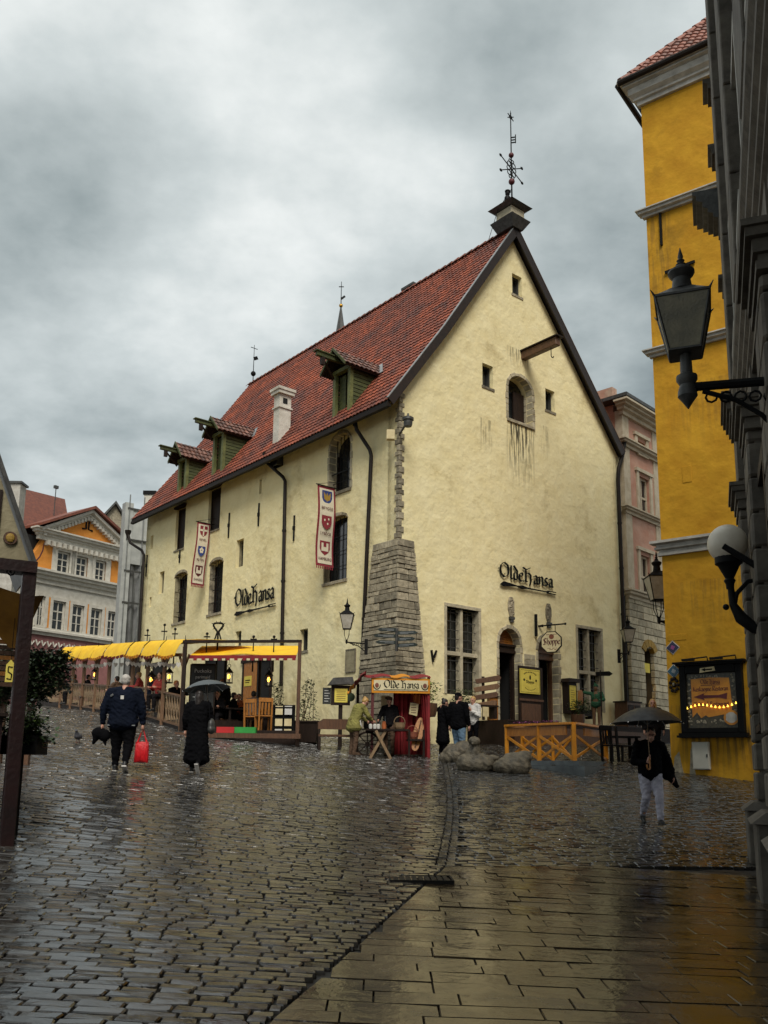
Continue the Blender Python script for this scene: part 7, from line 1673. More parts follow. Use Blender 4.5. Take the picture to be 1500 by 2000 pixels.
# parchment, leaning board, crossed trestle table, wheel
MB(Fs.M).prism([(X_(800), Z_(1395)), (X_(816), Z_(1397)), (X_(818), Z_(1372)), (X_(802), Z_(1370))], .3, .31)
o = MB(Fs.M).prism([(X_(800), Z_(1393)), (X_(816), Z_(1397)), (X_(819), Z_(1373)), (X_(803), Z_(1370))], .25, .262)
pn = thing('parchment_notice', 'parchment notice pinned to the red drapes of the stall', 'notice', Fs.w(X_(808), .25, Z_(1397)), 0); o.build('sheet', 'paper_cream', pn)
t_ = MB(Fs.M)
for i in range(5): t_.box(X_(804), X_(814), .246, .249, Z_(1391) + .075 * i, Z_(1391) + .075 * i + .02)
t_.build('writing', 'maroon', pn)
sp0 = Fs.w(X_(808), -.25, sb.z); bo = thing('leaning_board', 'long oval orange board leaning against the stall', 'board', sp0, 0)
A_ = Vector((X_(808), -.25, Z_(1466))); B_ = Vector((X_(824), .1, Z_(1400))); ax = (B_ - A_); L_ = ax.length; ax.normalize(); sdv = Vector((ax.z, 0, -ax.x)).normalized(); nrm = ax.cross(sdv)
ol = [A_ + ax * (L_ * (.5 - .5 * math.cos(math.pi * k / 10))) + sdv * (.14 * math.sin(math.pi * k / 10) ** .7) for k in range(11)] + [A_ + ax * (L_ * (.5 + .5 * math.cos(math.pi * k / 10))) - sdv * (.14 * math.sin(math.pi * k / 10) ** .7) for k in range(1, 10)]
n = len(ol); MB(Fs.M).add([tuple(p) for p in ol] + [tuple(p + nrm * .03) for p in ol], [tuple(range(n)), tuple(range(2 * n - 1, n - 1, -1))] + [(i, n + i, n + (i + 1) % n, (i + 1) % n) for i in range(n)]).build('board', 'honey_wood', bo)
MB(Fs.M).bar(tuple(A_ + ax * .1 - nrm * .02), tuple(A_ + ax * (L_ - .1) - nrm * .02), .03, .02).build('spine', 'brown_wood', bo)
tt = thing('trestle_table', 'trestle table with crossed pale legs in front of the stall', 'table', Fs.w(X_(745), -.3, sb.z), 0)
zt = Z_(1425)
for i in range(3): MB(Fs.M).box(X_(715), X_(795), -.55 + .2 * i, -.37 + .2 * i, zt - .05, zt).build('top_board', 'dark_wood', tt)
for y in (-.5, -.05):
    zg = gz(*Fs.w(X_(745), y, 0).xy)
    for (a, b) in ((722, 752), (762, 733)): MB(Fs.M).bar((X_(a), y + (.03 if a < 740 else -.03), zg), (X_(b), y + (.03 if a < 740 else -.03), zt - .05), .06, .08).build('leg', 'pale_wood', tt)
MB(Fs.M).box(X_(795), X_(828), -.3, .2, Z_(1447), Z_(1443)).build('shelf', 'dark_wood', tt)
for px in (798, 826): MB(Fs.M).box(X_(px) - .03, X_(px) + .03, -.3, -.24, sb.z - .05, zt).build('shelf_leg', 'dark_wood', tt)
wh = thing('cart_wheel', 'old spoked cart wheel leaning under the stall table', 'wheel', Fs.w(X_(712), .1, sb.z), 0)
cx, cz, r_ = X_(718), sb.z + .36, .34
MB(Fs.M).tube([(cx + r_ * math.cos(2 * math.pi * k / 20), -.05, cz + r_ * math.sin(2 * math.pi * k / 20)) for k in range(21)], .03, 6).build('rim', 'dark_wood', wh)
for k in range(8): a = 2 * math.pi * k / 8; MB(Fs.M).cyl((cx, -.05, cz), (cx + r_ * math.cos(a), -.05, cz + r_ * math.sin(a)), .016, n=6).build('spoke', 'dark_wood', wh)
MB(Fs.M).cyl((cx, -.12, cz), (cx, .02, cz), .07, n=10).build('hub', 'dark_wood', wh)
# goods on the table
for i, px in enumerate((723, 731, 738)):
    o = MB(Fs.M).lathe([(.045, 0), (.055, .06), (.05, .12), (.02, .14)], (X_(px), -.42, zt), 10)
    rootmesh(o, 'mug', 'white_paint', ('white mug leftmost on the stall table', 'white mug in the middle of three on the stall table', 'white mug rightmost of three on the stall table')[i], 'mug', Fs.w(X_(px), -.42, zt), 'white mugs on the stall table', smooth=True)
o = MB(Fs.M).lathe([(.06, 0), (.07, .1), (.05, .2), (.06, .22)], (X_(749), -.35, zt), 10); rootmesh(o, 'jar', 'cloth_orange', 'orange jar on the stall table beside the mugs', 'jar', Fs.w(X_(749), -.35, zt), smooth=True)
for i, (px, mt, lb) in enumerate(((780, 'pale_wood', 'round wicker basket on the stall table'), (805, 'tile_red', 'reddish wicker basket at the right end of the stall table'))):
    bk_ = thing('basket', lb, 'basket', Fs.w(X_(px), -.1, zt if i == 0 else Z_(1443)), 0, 'stall baskets'); zz_ = zt if i == 0 else Z_(1443)
    MB(Fs.M).lathe([(.13, 0), (.16, .06), (.17, .14), (.18, .2), (.16, .2), (.14, .08)], (X_(px), -.1, zz_), 14).build('body', mt, bk_); MB(Fs.M).tube([(X_(px) + .16 * math.cos(a), -.1, zz_ + .2 + .18 * math.sin(a)) for a in [math.pi * k / 8 for k in range(9)]], .012, 5).build('handle', mt, bk_)
pt_ = thing('serving_stand', 'black pot stand with tall bottles behind the stall table', 'pot stand', Fs.w(X_(725), .3, zt - .05), 0)
MB(Fs.M).lathe([(.14, 0), (.17, .1), (.16, .3), (.1, .36)], (X_(722), .3, zt), 12).build('pot', 'iron', pt_, smooth=35)
for k in range(4): MB(Fs.M).lathe([(.04, 0), (.045, .2), (.015, .28), (.015, .36)], (X_(735) + .09 * k, .35, zt + .05 * (k % 2)), 8).build('bottle', 'glass_dark' if k % 2 else 'lamp_glass_dark', pt_, smooth=35)
MB(Fs.M).box(X_(715), X_(760), .2, .5, zt - .06, zt).build('shelf', 'dark_wood', pt_)
# bench with backrest left of the stall
bn = Fs.w(X_(652), .3, 0); bn.z = gz(bn.x, bn.y); be = thing('wooden_bench', 'dark wooden bench with carved back left of the stall', 'bench', bn, R(8)); Tm = WM[be]
MB(Tm).box(-.45, .6, -.2, .2, .4, .46).build('seat', 'brown_wood', be); MB(Tm).prism([(-.45, .62), (.6, .62), (.6, .82), (.45, .92), (-.3, .92), (-.45, .82)], .18, .23).build('backrest', 'brown_wood', be)
for x in (-.42, .57): MB(Tm).box(x - .04, x + .04, -.2, .23, 0, .4).build('leg', 'dark_wood', be); MB(Tm).box(x - .03, x + .03, .17, .23, .46, .62).build('back_post', 'dark_wood', be)
# menu box on a post with a little roof
mp = SP(665, 1400, 27.6); mp.z = gz(mp.x, mp.y); mb_ = thing('menu_box', 'roofed menu box with yellow sheet and black side board left of the stall', 'menu box', mp, R(6)); Tm = WM[mb_]
zc = SP(665, 1358, 27.6).z - mp.z
MB(Tm).box(-.06, .06, .02, .12, 0, zc - .3).build('post', 'dark_wood', mb_); MB(Tm).box(-.3, .28, -.05, .1, zc - .3, zc + .3).build('case', 'dark_wood', mb_)
MB(Tm).box(-.2, .2, -.065, -.051, zc - .22, zc + .2).build('menu_sheet', 'paper_yellow', mb_)
pr = MB(Tm)
for i in range(6): pr.box(-.14, .14, -.068, -.0655, zc - .16 + .055 * i, zc - .145 + .055 * i)
pr.build('print', 'maroon', mb_); MB(Tm).prism([(-.42, zc + .3), (-.25, zc + .52), (.34, zc + .56), (.4, zc + .34)], -.2, .2).build('roof', 'iron_grey', mb_)
MB(Tm).box(-.56, -.31, -.06, -.02, zc - .28, zc + .22).build('side_board', 'chalkboard', mb_)
ck = MB(Tm)
for i in range(5): ck.box(-.51, -.51 + (.16 if i % 2 else .12), -.064, -.061, zc - .2 + .08 * i, zc - .18 + .08 * i)
ck.build('chalk_writing', 'chalk', mb_)
MB(Tm).cyl((.3, -.06, zc - .05), (.3, .08, zc - .05), .13, n=14).build('wreath', 'leaf_dark', mb_)
# ================================================================== stage with yellow railing
K0 = SP(1122, 1490, 23.6); K1 = SP(990, 1480, 25.6); K2 = SP(1184, 1480, 26.4)
for p in (K0, K1, K2): p.z = 0
zdk = SP(1122, 1486, 23.6).z; zrl = SP(1122, 1414, 23.6).z
stg = thing('yellow_stage', 'small grey deck with yellow cross braced railing in front of the shop doors', 'stage', (K0.x, K0.y, gz(K0.x, K0.y)), 0)
d1_, d2_ = (K1 - K0).normalized(), (K2 - K0).normalized(); o1 = -d2_; o2 = -d1_
def quad_slab(pts, z0, z1, nm, mt):
    pts = [(p.x, p.y) for p in pts]; ar = sum(pts[k][0] * pts[(k + 1) % len(pts)][1] - pts[(k + 1) % len(pts)][0] * pts[k][1] for k in range(len(pts))); pts = pts if ar > 0 else pts[::-1]
    return MB().hexa([(x, y, z0) for x, y in pts], [(x, y, z1) for x, y in pts]).build(nm, mt, stg)
K3 = K1 + (K2 - K0)
K2f = K0 + d2_ * 5.2
quad_slab([K0 + o1 * .25 + o2 * .25, K1 + o1 * .25, K1 + (K2f - K0), K2f + o2 * .25], zdk - .13, zdk, 'deck', 'deck_grey')
quad_slab([K0 + o1 * .45 + o2 * .5, K1 + o1 * .45, K1 + (K2f - K0), K2f + o2 * .5], zdk - .6, zdk - .135, 'skirt', 'deck_grey')
for k in (.25, .8): p = K0.lerp(K1, k) + o1 * .3; MB().box(p.x - .05, p.x + .05, p.y - .05, p.y + .05, zdk - .9, zdk - .1).build('foot', 'iron_grey', stg)
def post(p, w=.11): MB().box(p.x - w / 2, p.x + w / 2, p.y - w / 2, p.y + w / 2, zdk - .05, zrl).build('post', 'yellow_rail', stg, bevel=.008)
up = lambda p, z: Vector((p.x, p.y, z))
pa = [K0, K0.lerp(K1, .5), K1]
for p in pa: post(p)
post(K2)
K1b = K1 + d2_ * 1.3; K0b = K0.lerp(K2, .5)
post(K1b); post(K0.lerp(K1, .5) + d2_ * 1.2, .08); post(K0.lerp(K1, .2) + d2_ * 1.2, .08)
for (a, b) in ((K1, K0), (K0, K2), (K1, K1b)):
    MB().bar(up(a, zrl + .02), up(b, zrl + .02), .16, .06).build('rail', 'yellow_rail', stg, bevel=.006)
MB().bar(up(K1, zrl - .16), up(K0 + d1_ * .25, zrl - .16), .05, .24).build('apron', 'honey_wood', stg); MB().bar(up(K0.lerp(K2, .3), zrl - .17), up(K2, zrl - .17), .05, .2).build('apron', 'honey_wood', stg)
zb_, zt_ = zdk + .05, zrl - .27
for (a, b, off) in ((K0, pa[1], 0), (pa[1], K1, 0), (K0, K2, 0), (K0.lerp(K1, .2) + d2_ * 1.2, K0.lerp(K1, .5) + d2_ * 1.2, 0), (K0.lerp(K1, .5) + d2_ * 1.2, K1b, 0)):
    n_ = Vector((-(b - a).y, (b - a).x, 0)).normalized() * .022
    MB().bar(up(a, zb_) + n_, up(b, zt_) + n_, .035, .07).build('brace', 'yellow_rail', stg); MB().bar(up(a, zt_) - n_, up(b, zb_) - n_, .035, .07).build('brace', 'yellow_rail', stg)
fl_t = thing('flower_box', 'row of purple flowers along the yellow railing top', 'flowers', up(K1.lerp(K0, .2), zrl + .05), yaw(K0 - K1)); a_, b2_ = K1.lerp(K0, .12), K1.lerp(K0, .78)
MB().bar(up(a_, zrl + .065), up(b2_, zrl + .065), .1, .02).build('liner', 'dark_wood', fl_t)
foliage(220, 'flower_purple', fl_t, 'petals', lambda r_: up(a_.lerp(b2_, r_.random()), zrl + .075 + r_.random() * .05) + o1 * r_.uniform(-.06, .06), .05, 4)
# dark chairs and table on the stage's right part
for i, (px, d) in enumerate(((1196, 25.2), (1222, 25.6))):
    p = SP(px, 1470, d); chair((p.x, p.y, zdk + .003), R(30 + 50 * i), ('black chair beside the yellow railing end post', 'black chair behind the man with the black umbrella')[i], 'black_letters', 'black chairs on the stage')
p = SP(1212, 1470, 26.4); table((p.x, p.y, zdk + .003), .2, 'black table behind the chairs at the yellow railing', 1.0, .6, .74, 'black_letters', 'stage tables')
# ================================================================== stone bird sculptures
def sculpt(px, pyb, name, label, parts, sc=1.0, rz=0.0, grp='stone bird sculptures'):
    p = on_ground(px, pyb); p.z = gz(p.x, p.y) - .05; t_ = thing(name, label, 'sculpture', p, rz, grp)
    blob([(('e', tuple(Vector(q[1]) * sc), tuple(x * sc for x in q[2])) if q[0] == 'e' else ('c', tuple(Vector(q[1]) * sc), q[2] * sc, tuple(Vector(q[3]) * sc), q[4] * sc)) for q in parts], 'body', 'stone_sculpt', t_, .025, 6, WM[t_], wr=.018); return p
pS = sculpt(930, 1504, 'stone_bird', 'rounded stone bird sculpture with raised head on the cobbles', [('e', (0, 0, .2), (.52, .4, .29)), ('e', (.3, .05, .33), (.3, .24, .11)), ('c', (.45, .05, .36), .09, (.6, .05, .38), .03), ('e', (-.26, .0, .28), (.25, .28, .18)), ('c', (-.1, -.06, .3), .25, (-.06, -.1, .62), .16), ('e', (-.05, -.14, .78), (.165, .2, .125)), ('c', (-.1, -.28, .75), .08, (-.14, -.36, .7), .03)], 1.0)
sculpt(1003, 1509, 'stone_bird', 'rounded stone bird sculpture without head, its tail raised right', [('e', (0, 0, .21), (.46, .36, .28)), ('e', (.18, 0, .38), (.3, .24, .17)), ('c', (.32, 0, .46), .13, (.46, .02, .56), .04), ('c', (-.1, 0, .36), .18, (.3, 0, .48), .12), ('e', (-.3, 0, .2), (.22, .26, .18))], 1.02)
sculpt(888, 1487, 'stone_bird', 'low sloping grey stone sculpture behind the headed stone bird', [('e', (0, 0, .2), (.34, .34, .3)), ('e', (.25, .05, .36), (.3, .25, .24)), ('c', (-.25, 0, .14), .18, (-.05, 0, .3), .22)], 1.05)
False and sculpt(955, 1480, 'stone_bird', 'small rounded stone head peeking behind the headed stone bird', [('e', (0, 0, .22), (.22, .24, .26)), ('e', (.04, 0, .44), (.19, .17, .1))], .95)
# ================================================================== in front of the gable: step, signs, mannequin, furniture
sx0, sx1 = Fg.uv(900, 1400)[0], Fg.uv(1235, 1400)[0]; zst_ = Fg.uv(975, 1412)[1]
stp = thing('door_step', 'long dark timber step along the foot of the gable wall', 'step', Fg.w(sx0, -1.6, gz(*Fg.w(sx0, -1.6, 0).xy)), math.atan2(GU.y, GU.x))
for i in range(8): MB(T).box(sx0 + .3, sx1, -1.9 + .235 * i, -1.9 + .23 * (i + 1), zst_ - .06, zst_).build('plank', 'dark_wood', stp)
MB(T).box(sx0 + .3, sx1, -1.88, -.02, zst_ - 1.3, zst_ - .062).build('riser', 'dark_wood', stp); MB(T).box(sx0 + .6, sx1 - 1.5, -2.3, -1.89, zst_ - 1.2, zst_ - .22).build('lower_step', 'brown_wood', stp)
def GP(px, out): s_ = Fg.uv(px, 1380, -out)[0]; return Fg.w(s_, -out, zst_)
# fan of wooden arrow boards
p = GP(944, 1.0); fb_ = thing('arrow_boards', 'post of four tilted wooden boards left of the shop doors', 'board sign', p, 0)
MB().cyl(p, p + Vector((0, 0, 1.45)), .05, n=8).build('post', 'dark_wood', fb_)
for i in range(4):
    z = p.z + .5 + .27 * i; a = .16; Tm = Matrix.Translation(Vector((p.x, p.y - .07, z))) @ Matrix.Rotation(-a, 4, 'Y'); x0 = -.3 + .05 * i
    MB(Tm).prism([(x0 - .1, -.08), (x0 + .68, -.09), (x0 + .76, .0), (x0 + .7, .1), (x0 - .12, .08)], -.03, .03).build('board', 'brown_wood' if i % 2 else 'tan_post', fb_, bevel=.01)
p = GP(962, .7); bx2 = thing('wooden_stand', 'honey coloured narrow wooden stand beside the left shop door', 'stand', p, .4); Tm = WM[bx2]; MB(Tm).box(-.16, .16, -.1, .1, 0, .8).build('cabinet', 'honey_wood', bx2); MB(Tm).box(-.2, .2, -.14, .14, .802, .85).build('top', 'dark_wood', bx2); MB(Tm).box(-.12, .12, -.115, -.101, .1, .7).build('panel', 'brown_wood', bx2)
p = GP(945, 1.7); be2 = thing('low_bench', 'low dark bench below the tilted boards', 'bench', p, .6); Tm = WM[be2]; MB(Tm).box(-.5, .5, -.16, .16, .38, .43).build('seat', 'dark_wood', be2)
for x in (-.4, .4): MB(Tm).box(x - .05, x + .05, -.14, .14, 0, .38).build('leg', 'dark_wood', be2)
MB(Tm).box(-.2, .05, -.18, -.165, .05, .36).build('notice', 'paper_cream', be2)
for (px, out, lb, sd) in ((905, .35, 'window box of greenery under the left gable window', 3), (1142, .4, 'window box of greenery under the right gable window', 4)):
    s_ = Fg.uv(px, 1365, -out)[0]; z = Fg.uv(px, 1372 if px < 1000 else 1388, -out)[1]; c_ = Fg.w(s_, -out, z)
    wb = thing('window_box', lb, 'window box', c_, math.atan2(GU.y, GU.x), 'green window boxes'); Tm = WM[wb]
    MB(Tm).box(-.5, .5, -.13, .13, -.2, .0).build('trough', 'dark_wood', wb); MB(Tm).box(-.44, -.38, .0, .3, -.3, -.2).box(.38, .44, .0, .3, -.3, -.2).build('bracket', 'iron', wb)
    foliage(420, 'leaf', wb, 'leaves', lambda r_: Tm @ Vector((r_.uniform(-.52, .52), r_.uniform(-.16, .16), r_.random() ** 1.5 * .5 - .05)), .09, sd)
# menu board with roof right of the doors
p = GP(1117, .25); zt_ = Fg.uv(1117, 1333, -.25)[1]; zb_ = Fg.uv(1117, 1388, -.25)[1]
mbx = thing('wall_menu_board', 'dark roofed menu board with tall yellow sheet right of the shop doors', 'menu board', (p.x, p.y, zb_ - .1), math.atan2(GU.y, GU.x)); s_ = Fg.uv(1117, 1380, -.25)[0]
MB(T).box(s_ - .26, s_ + .26, -.3, -.02, zb_ - .1, zt_).build('case', 'dark_wood', mbx); MB(T).box(s_ - .18, s_ + .18, -.32, -.301, zb_ + .02, zt_ - .12).build('menu_sheet', 'paper_yellow', mbx)
MB(T).prism([(s_ - .36, zt_), (s_ - .3, zt_ + .14), (s_ + .3, zt_ + .14), (s_ + .36, zt_)], -.42, -.02).build('roof', 'dark_wood', mbx)
pr = MB(T)
for i in range(9): pr.box(s_ - .13, s_ + .12 - .04 * (i % 3), -.323, -.3205, zb_ + .08 + .085 * i, zb_ + .095 + .085 * i)
pr.build('print', 'maroon', mbx)
p = GP(1134, .4); ob_ = thing('orange_board', 'small honey wood board hanging beside the roofed menu board', 'board', (p.x, p.y, Fg.uv(1134, 1378, -.4)[1]), math.atan2(GU.y, GU.x)); Tm = WM[ob_]
MB(Tm).prism([(-.13, 0), (.13, 0), (.15, .5), (.05, .6), (-.1, .56)], -.02, .02).build('plate', 'honey_wood', ob_); MB(Tm).cyl((0, 0, .5), (0, .4, .62), .01, n=5).build('hook', 'iron', ob_)
# barrel and cabinet by the lane corner
p = GP(1226, .5); cb2 = thing('wooden_cabinet', 'dark reddish wooden cabinet at the right corner of the house', 'cabinet', p, math.atan2(GU.y, GU.x)); Tm = WM[cb2]
MB(Tm).box(-.45, .45, -.3, .3, 0, 1.05).build('case', 'brown_wood', cb2); MB(Tm).box(-.5, .5, -.35, .35, 1.052, 1.1).build('top', 'dark_wood', cb2)
for x in (-.22, .22): MB(Tm).box(x - .18, x + .18, -.32, -.301, .1, .95).build('door', 'dark_wood', cb2)
p = GP(1097, .9); planter_px = 1118
def tub(px, out, lb, h, n, sd, mtl='leaf', lh=.5):
    p = GP(px, out); t_ = thing('potted_shrub', lb, 'potted plant', p, 0, 'potted shrubs by the gable'); Tm = WM[t_]
    MB(Tm).lathe([(.2, 0), (.26, .2), (.27, .42), (.24, .42), (.22, .36)], (0, 0, 0), 12).build('pot', 'brown_wood', t_, smooth=35)
    foliage(n, mtl, t_, 'leaves', lambda r_: Tm @ (Vector((r_.gauss(0, .16), r_.gauss(0, .16), .42 + r_.random() * lh))), .1, sd)
tub(1128, .8, 'dark green potted shrub left of the green figure', .5, 300, 6); tub(838, 1.0, 'bright green potted shrub between the stall and the left window', .5, 320, 7, 'leaf_bright', .7)
# ================================================================== kiosk at the left edge
kp = on_ground(12, 1650); kp.z = gz(kp.x, kp.y); Fk = Frame(kp.x, kp.y, .88, .47)
kt = thing('market_kiosk', 'dark timber kiosk with cream gable and mustard awning at the left edge', 'kiosk', kp, math.atan2(.47, .88))
kx = lambda px, py: Fk.uv(px, py)[0]; kz = lambda py: Fk.uv(30, py)[1]
mat('kiosk_red', (0.018, 0.004, 0.0035), (0.009, 0.003, 0.003), ns=4, rough=0.45, bump=0.3)
mat('mustard_canvas', (0.32, 0.15, 0.012), (0.18, 0.08, 0.008), ns=3, rough=0.7, bump=0.5, bs=7)
MB(Fk.M).box(-.075, .075, -.075, .075, kp.z - .1, kz(1098)).build('post', 'kiosk_red', kt, bevel=.012)
zg0, zgt = kz(1096), kz(900)
MB(Fk.M).prism([(kx(-130, 1095), zg0), (kx(58, 1095), zg0), (kx(-2, 935), kz(930)), (kx(-36, 850), kz(835))], .02, .08).build('gable', 'reveal', kt)
MB(Fk.M).prism([(kx(66, 1098), zg0 - .05), (kx(72, 1098), zg0 - .02), (kx(-30, 835), kz(822)), (kx(-38, 835), kz(822))], -.08, 1.8).build('roof_slope', 'iron_grey', kt)
MB(Fk.M).box(kx(-200, 1100), kx(72, 1100), -.1, .15, zg0 - .13, zg0).build('beam', 'kiosk_red', kt)
rx, rz_ = kx(20, 1052), kz(1052); em = MB(Fk.M).cyl((rx, .03, rz_), (rx, -.01, rz_), .075, n=20).build('roundel', 'brown_wood', kt); MB(Fk.M).ball((rx, -.012, rz_), (.05, .02, .055), 10).build('boss', 'heraldry_gold', em)
MB(Fk.M).box(kx(-4, 1000), kx(2, 1000), -.0, .02, zg0, kz(960)).build('batten', 'dark_wood', kt)
MB(Fk.M).tube([(kx(22, 1115) + .07 * (1 - k / 14) * math.cos(k * .9), -.03, kz(1118) + .07 * (1 - k / 14) * math.sin(k * .9)) for k in range(14)], .009, 5).build('scroll', 'iron', kt)
# sagging mustard awning and slatted side below it
def kcloth(rows, mt, nm):
    n = len(rows[0]); vs = [p for r in rows for p in r]; k = len(vs); fs = [(j * n + i, j * n + i + 1, (j + 1) * n + i + 1, (j + 1) * n + i) for j in range(len(rows) - 1) for i in range(n - 1)]
    return MB(Fk.M).add(vs + [(x, y + .01, z) for x, y, z in vs], fs + [tuple(q_ + k for q_ in f_[::-1]) for f_ in fs]).build(nm, mt, kt, smooth=True)
kcloth([[(kx(-150, 1150) + (kx(92 - 32 * v_, 1150) - kx(-150, 1150)) * t / 10, .2 + .4 * v_ + .05 * math.sin(t * 1.3 + v_ * 3), kz(1148) - (kz(1148) - kz(1250)) * v_ * (.75 + .25 * math.sin(t * .8)) - .05 * math.sin(t * .9)) for t in range(11)] for v_ in (0, .2, .4, .6, .8, 1)], 'mustard_canvas', 'awning')
for i in range(9):
    z = kz(1235 + 11 * i); MB(Fk.M).box(kx(-150, 1240), kx(50, 1240), .75, .78, z - .05, z).build('slat', 'honey_wood' if i % 3 == 0 else 'brown_wood', kt)
MB(Fk.M).box(kx(-200, 1400), kx(8, 1400), .1, .8, kp.z - .1, kz(1400)).build('counter', 'kiosk_red', kt); MB(Fk.M).box(kx(-200, 1400), kx(16, 1400), .0, .9, kz(1400) + .002, kz(1393)).build('counter_top', 'dark_wood', kt)
MB(Fk.M).box(kx(-220, 1200), kx(-60, 1200), .85, 1.9, kp.z - .1, kz(1100)).build('back_wall', 'dark_wood', kt)
p = at_depth(20, 1312, 10.4); ys_ = thing('kiosk_sign', 'small yellow hanging sign with black swirl inside the kiosk', 'sign', (p.x, p.y, p.z - .12), 0); Tm = Matrix.Translation(p)
MB(Tm).prism([(-.05, -.12), (.05, -.12), (.05, .08), (0, .14), (-.05, .08)], -.01, .01).build('plate', 'paper_yellow', ys_); MB(Tm).tube([(.03, -.013, .05), (-.02, -.013, .06), (-.02, -.013, .0), (.025, -.013, -.03), (.02, -.013, -.09), (-.03, -.013, -.08)], .008, 5).build('swirl', 'black_letters', ys_); MB(Tm).cyl((0, 0, .12), (0, 0, .9), .004, n=4).build('cord', 'iron', ys_)
# planter hung on the kiosk corner
pp = at_depth(50, 1440, 10.6); kpz = pp.z
pl = thing('kiosk_planter', 'dark planter with bright green plant at the kiosk post', 'planter', (pp.x, pp.y, gz(pp.x, pp.y)), 0); gz0 = gz(pp.x, pp.y)
MB().box(pp.x - .26, pp.x + .2, pp.y - .18, pp.y + .18, kpz - .2, kpz + .02).build('trough', 'black_letters', pl); MB().cyl((pp.x - .05, pp.y, gz0 - .05), (pp.x - .05, pp.y, kpz - .2), .05, n=8).build('stand', 'black_letters', pl)
foliage(1500, 'leaf', pl, 'leaves', lambda r_: (pp.x - .02 + r_.gauss(0, .13), pp.y + r_.gauss(0, .12), kpz - .06 + abs(r_.gauss(0, .17))), .07, 11)
foliage(420, 'leaf_bright', pl, 'young_leaves', lambda r_: (pp.x + .0 + r_.gauss(0, .1), pp.y - .05 + r_.gauss(0, .09), kpz + .14 + abs(r_.gauss(0, .08))), .05, 12)
tw = MB(); 
for k in range(3): tw.tube([(pp.x + .1, pp.y, kpz - .05), (pp.x + .22, pp.y, kpz - .02 - .05 * k), (pp.x + .3 + .03 * k, pp.y, kpz + .03 - .07 * k)], [.008, .006, .003], 4)
tw.build('twigs', 'brown_wood', pl)
# ivy clad pergola behind the kiosk
ip = at_depth(72, 1340, 17.0); iz = gz(ip.x, ip.y); iv = thing('ivy_pergola', 'dark ivy hanging over a timber frame behind the kiosk', 'climbing plant', (ip.x, ip.y, iz), 0); itop = at_depth(72, 1275, 17.0).z
for dx_ in (-.62, -.1): MB().box(ip.x + dx_ - .05, ip.x + dx_ + .05, ip.y, ip.y + .1, iz - .1, itop - .05).build('post', 'brown_wood', iv)
MB().box(ip.x - .8, ip.x + .5, ip.y - .02, ip.y + .12, itop - .12, itop - .02).build('beam', 'dark_wood', iv)
def ivy(r_):
    while True:
        x, z = r_.uniform(-.8, .55), r_.random(); hang = 1.0 - .2 * abs(math.sin(x * 4.3)) - (.3 * max(0, x) if x > .0 else 0)
        if z < hang: return (ip.x + x, ip.y + r_.gauss(0, .16), itop + .02 + r_.uniform(-.06, .08) - z * 1.05)
foliage(6500, 'leaf_dark', iv, 'leaves', ivy, .1, 9)
# pigeon
pg = on_ground(152, 1450); pg.z = gz(pg.x, pg.y); pgt = thing('pigeon', 'small grey pigeon standing on the cobbles at the left', 'pigeon', pg, 0)
blob([('e', (0, 0, .15), (.09, .16, .085)), ('c', (0, -.11, .19), .05, (0, -.14, .25), .036), ('e', (0, -.155, .275), (.034, .042, .034)), ('c', (0, .12, .14), .05, (0, .26, .11), .02), ('c', (0, -.19, .27), .012, (0, -.215, .262), .005)], 'body', 'pigeon', pgt, .012, 3, WM[pgt])
for x in (-.03, .03): MB(WM[pgt]).cyl((x, 0, 0), (x, 0, .09), .008, n=5).box(x - .02, x + .02, -.05, .01, 0, .008).build('leg', 'tile_red', pgt)
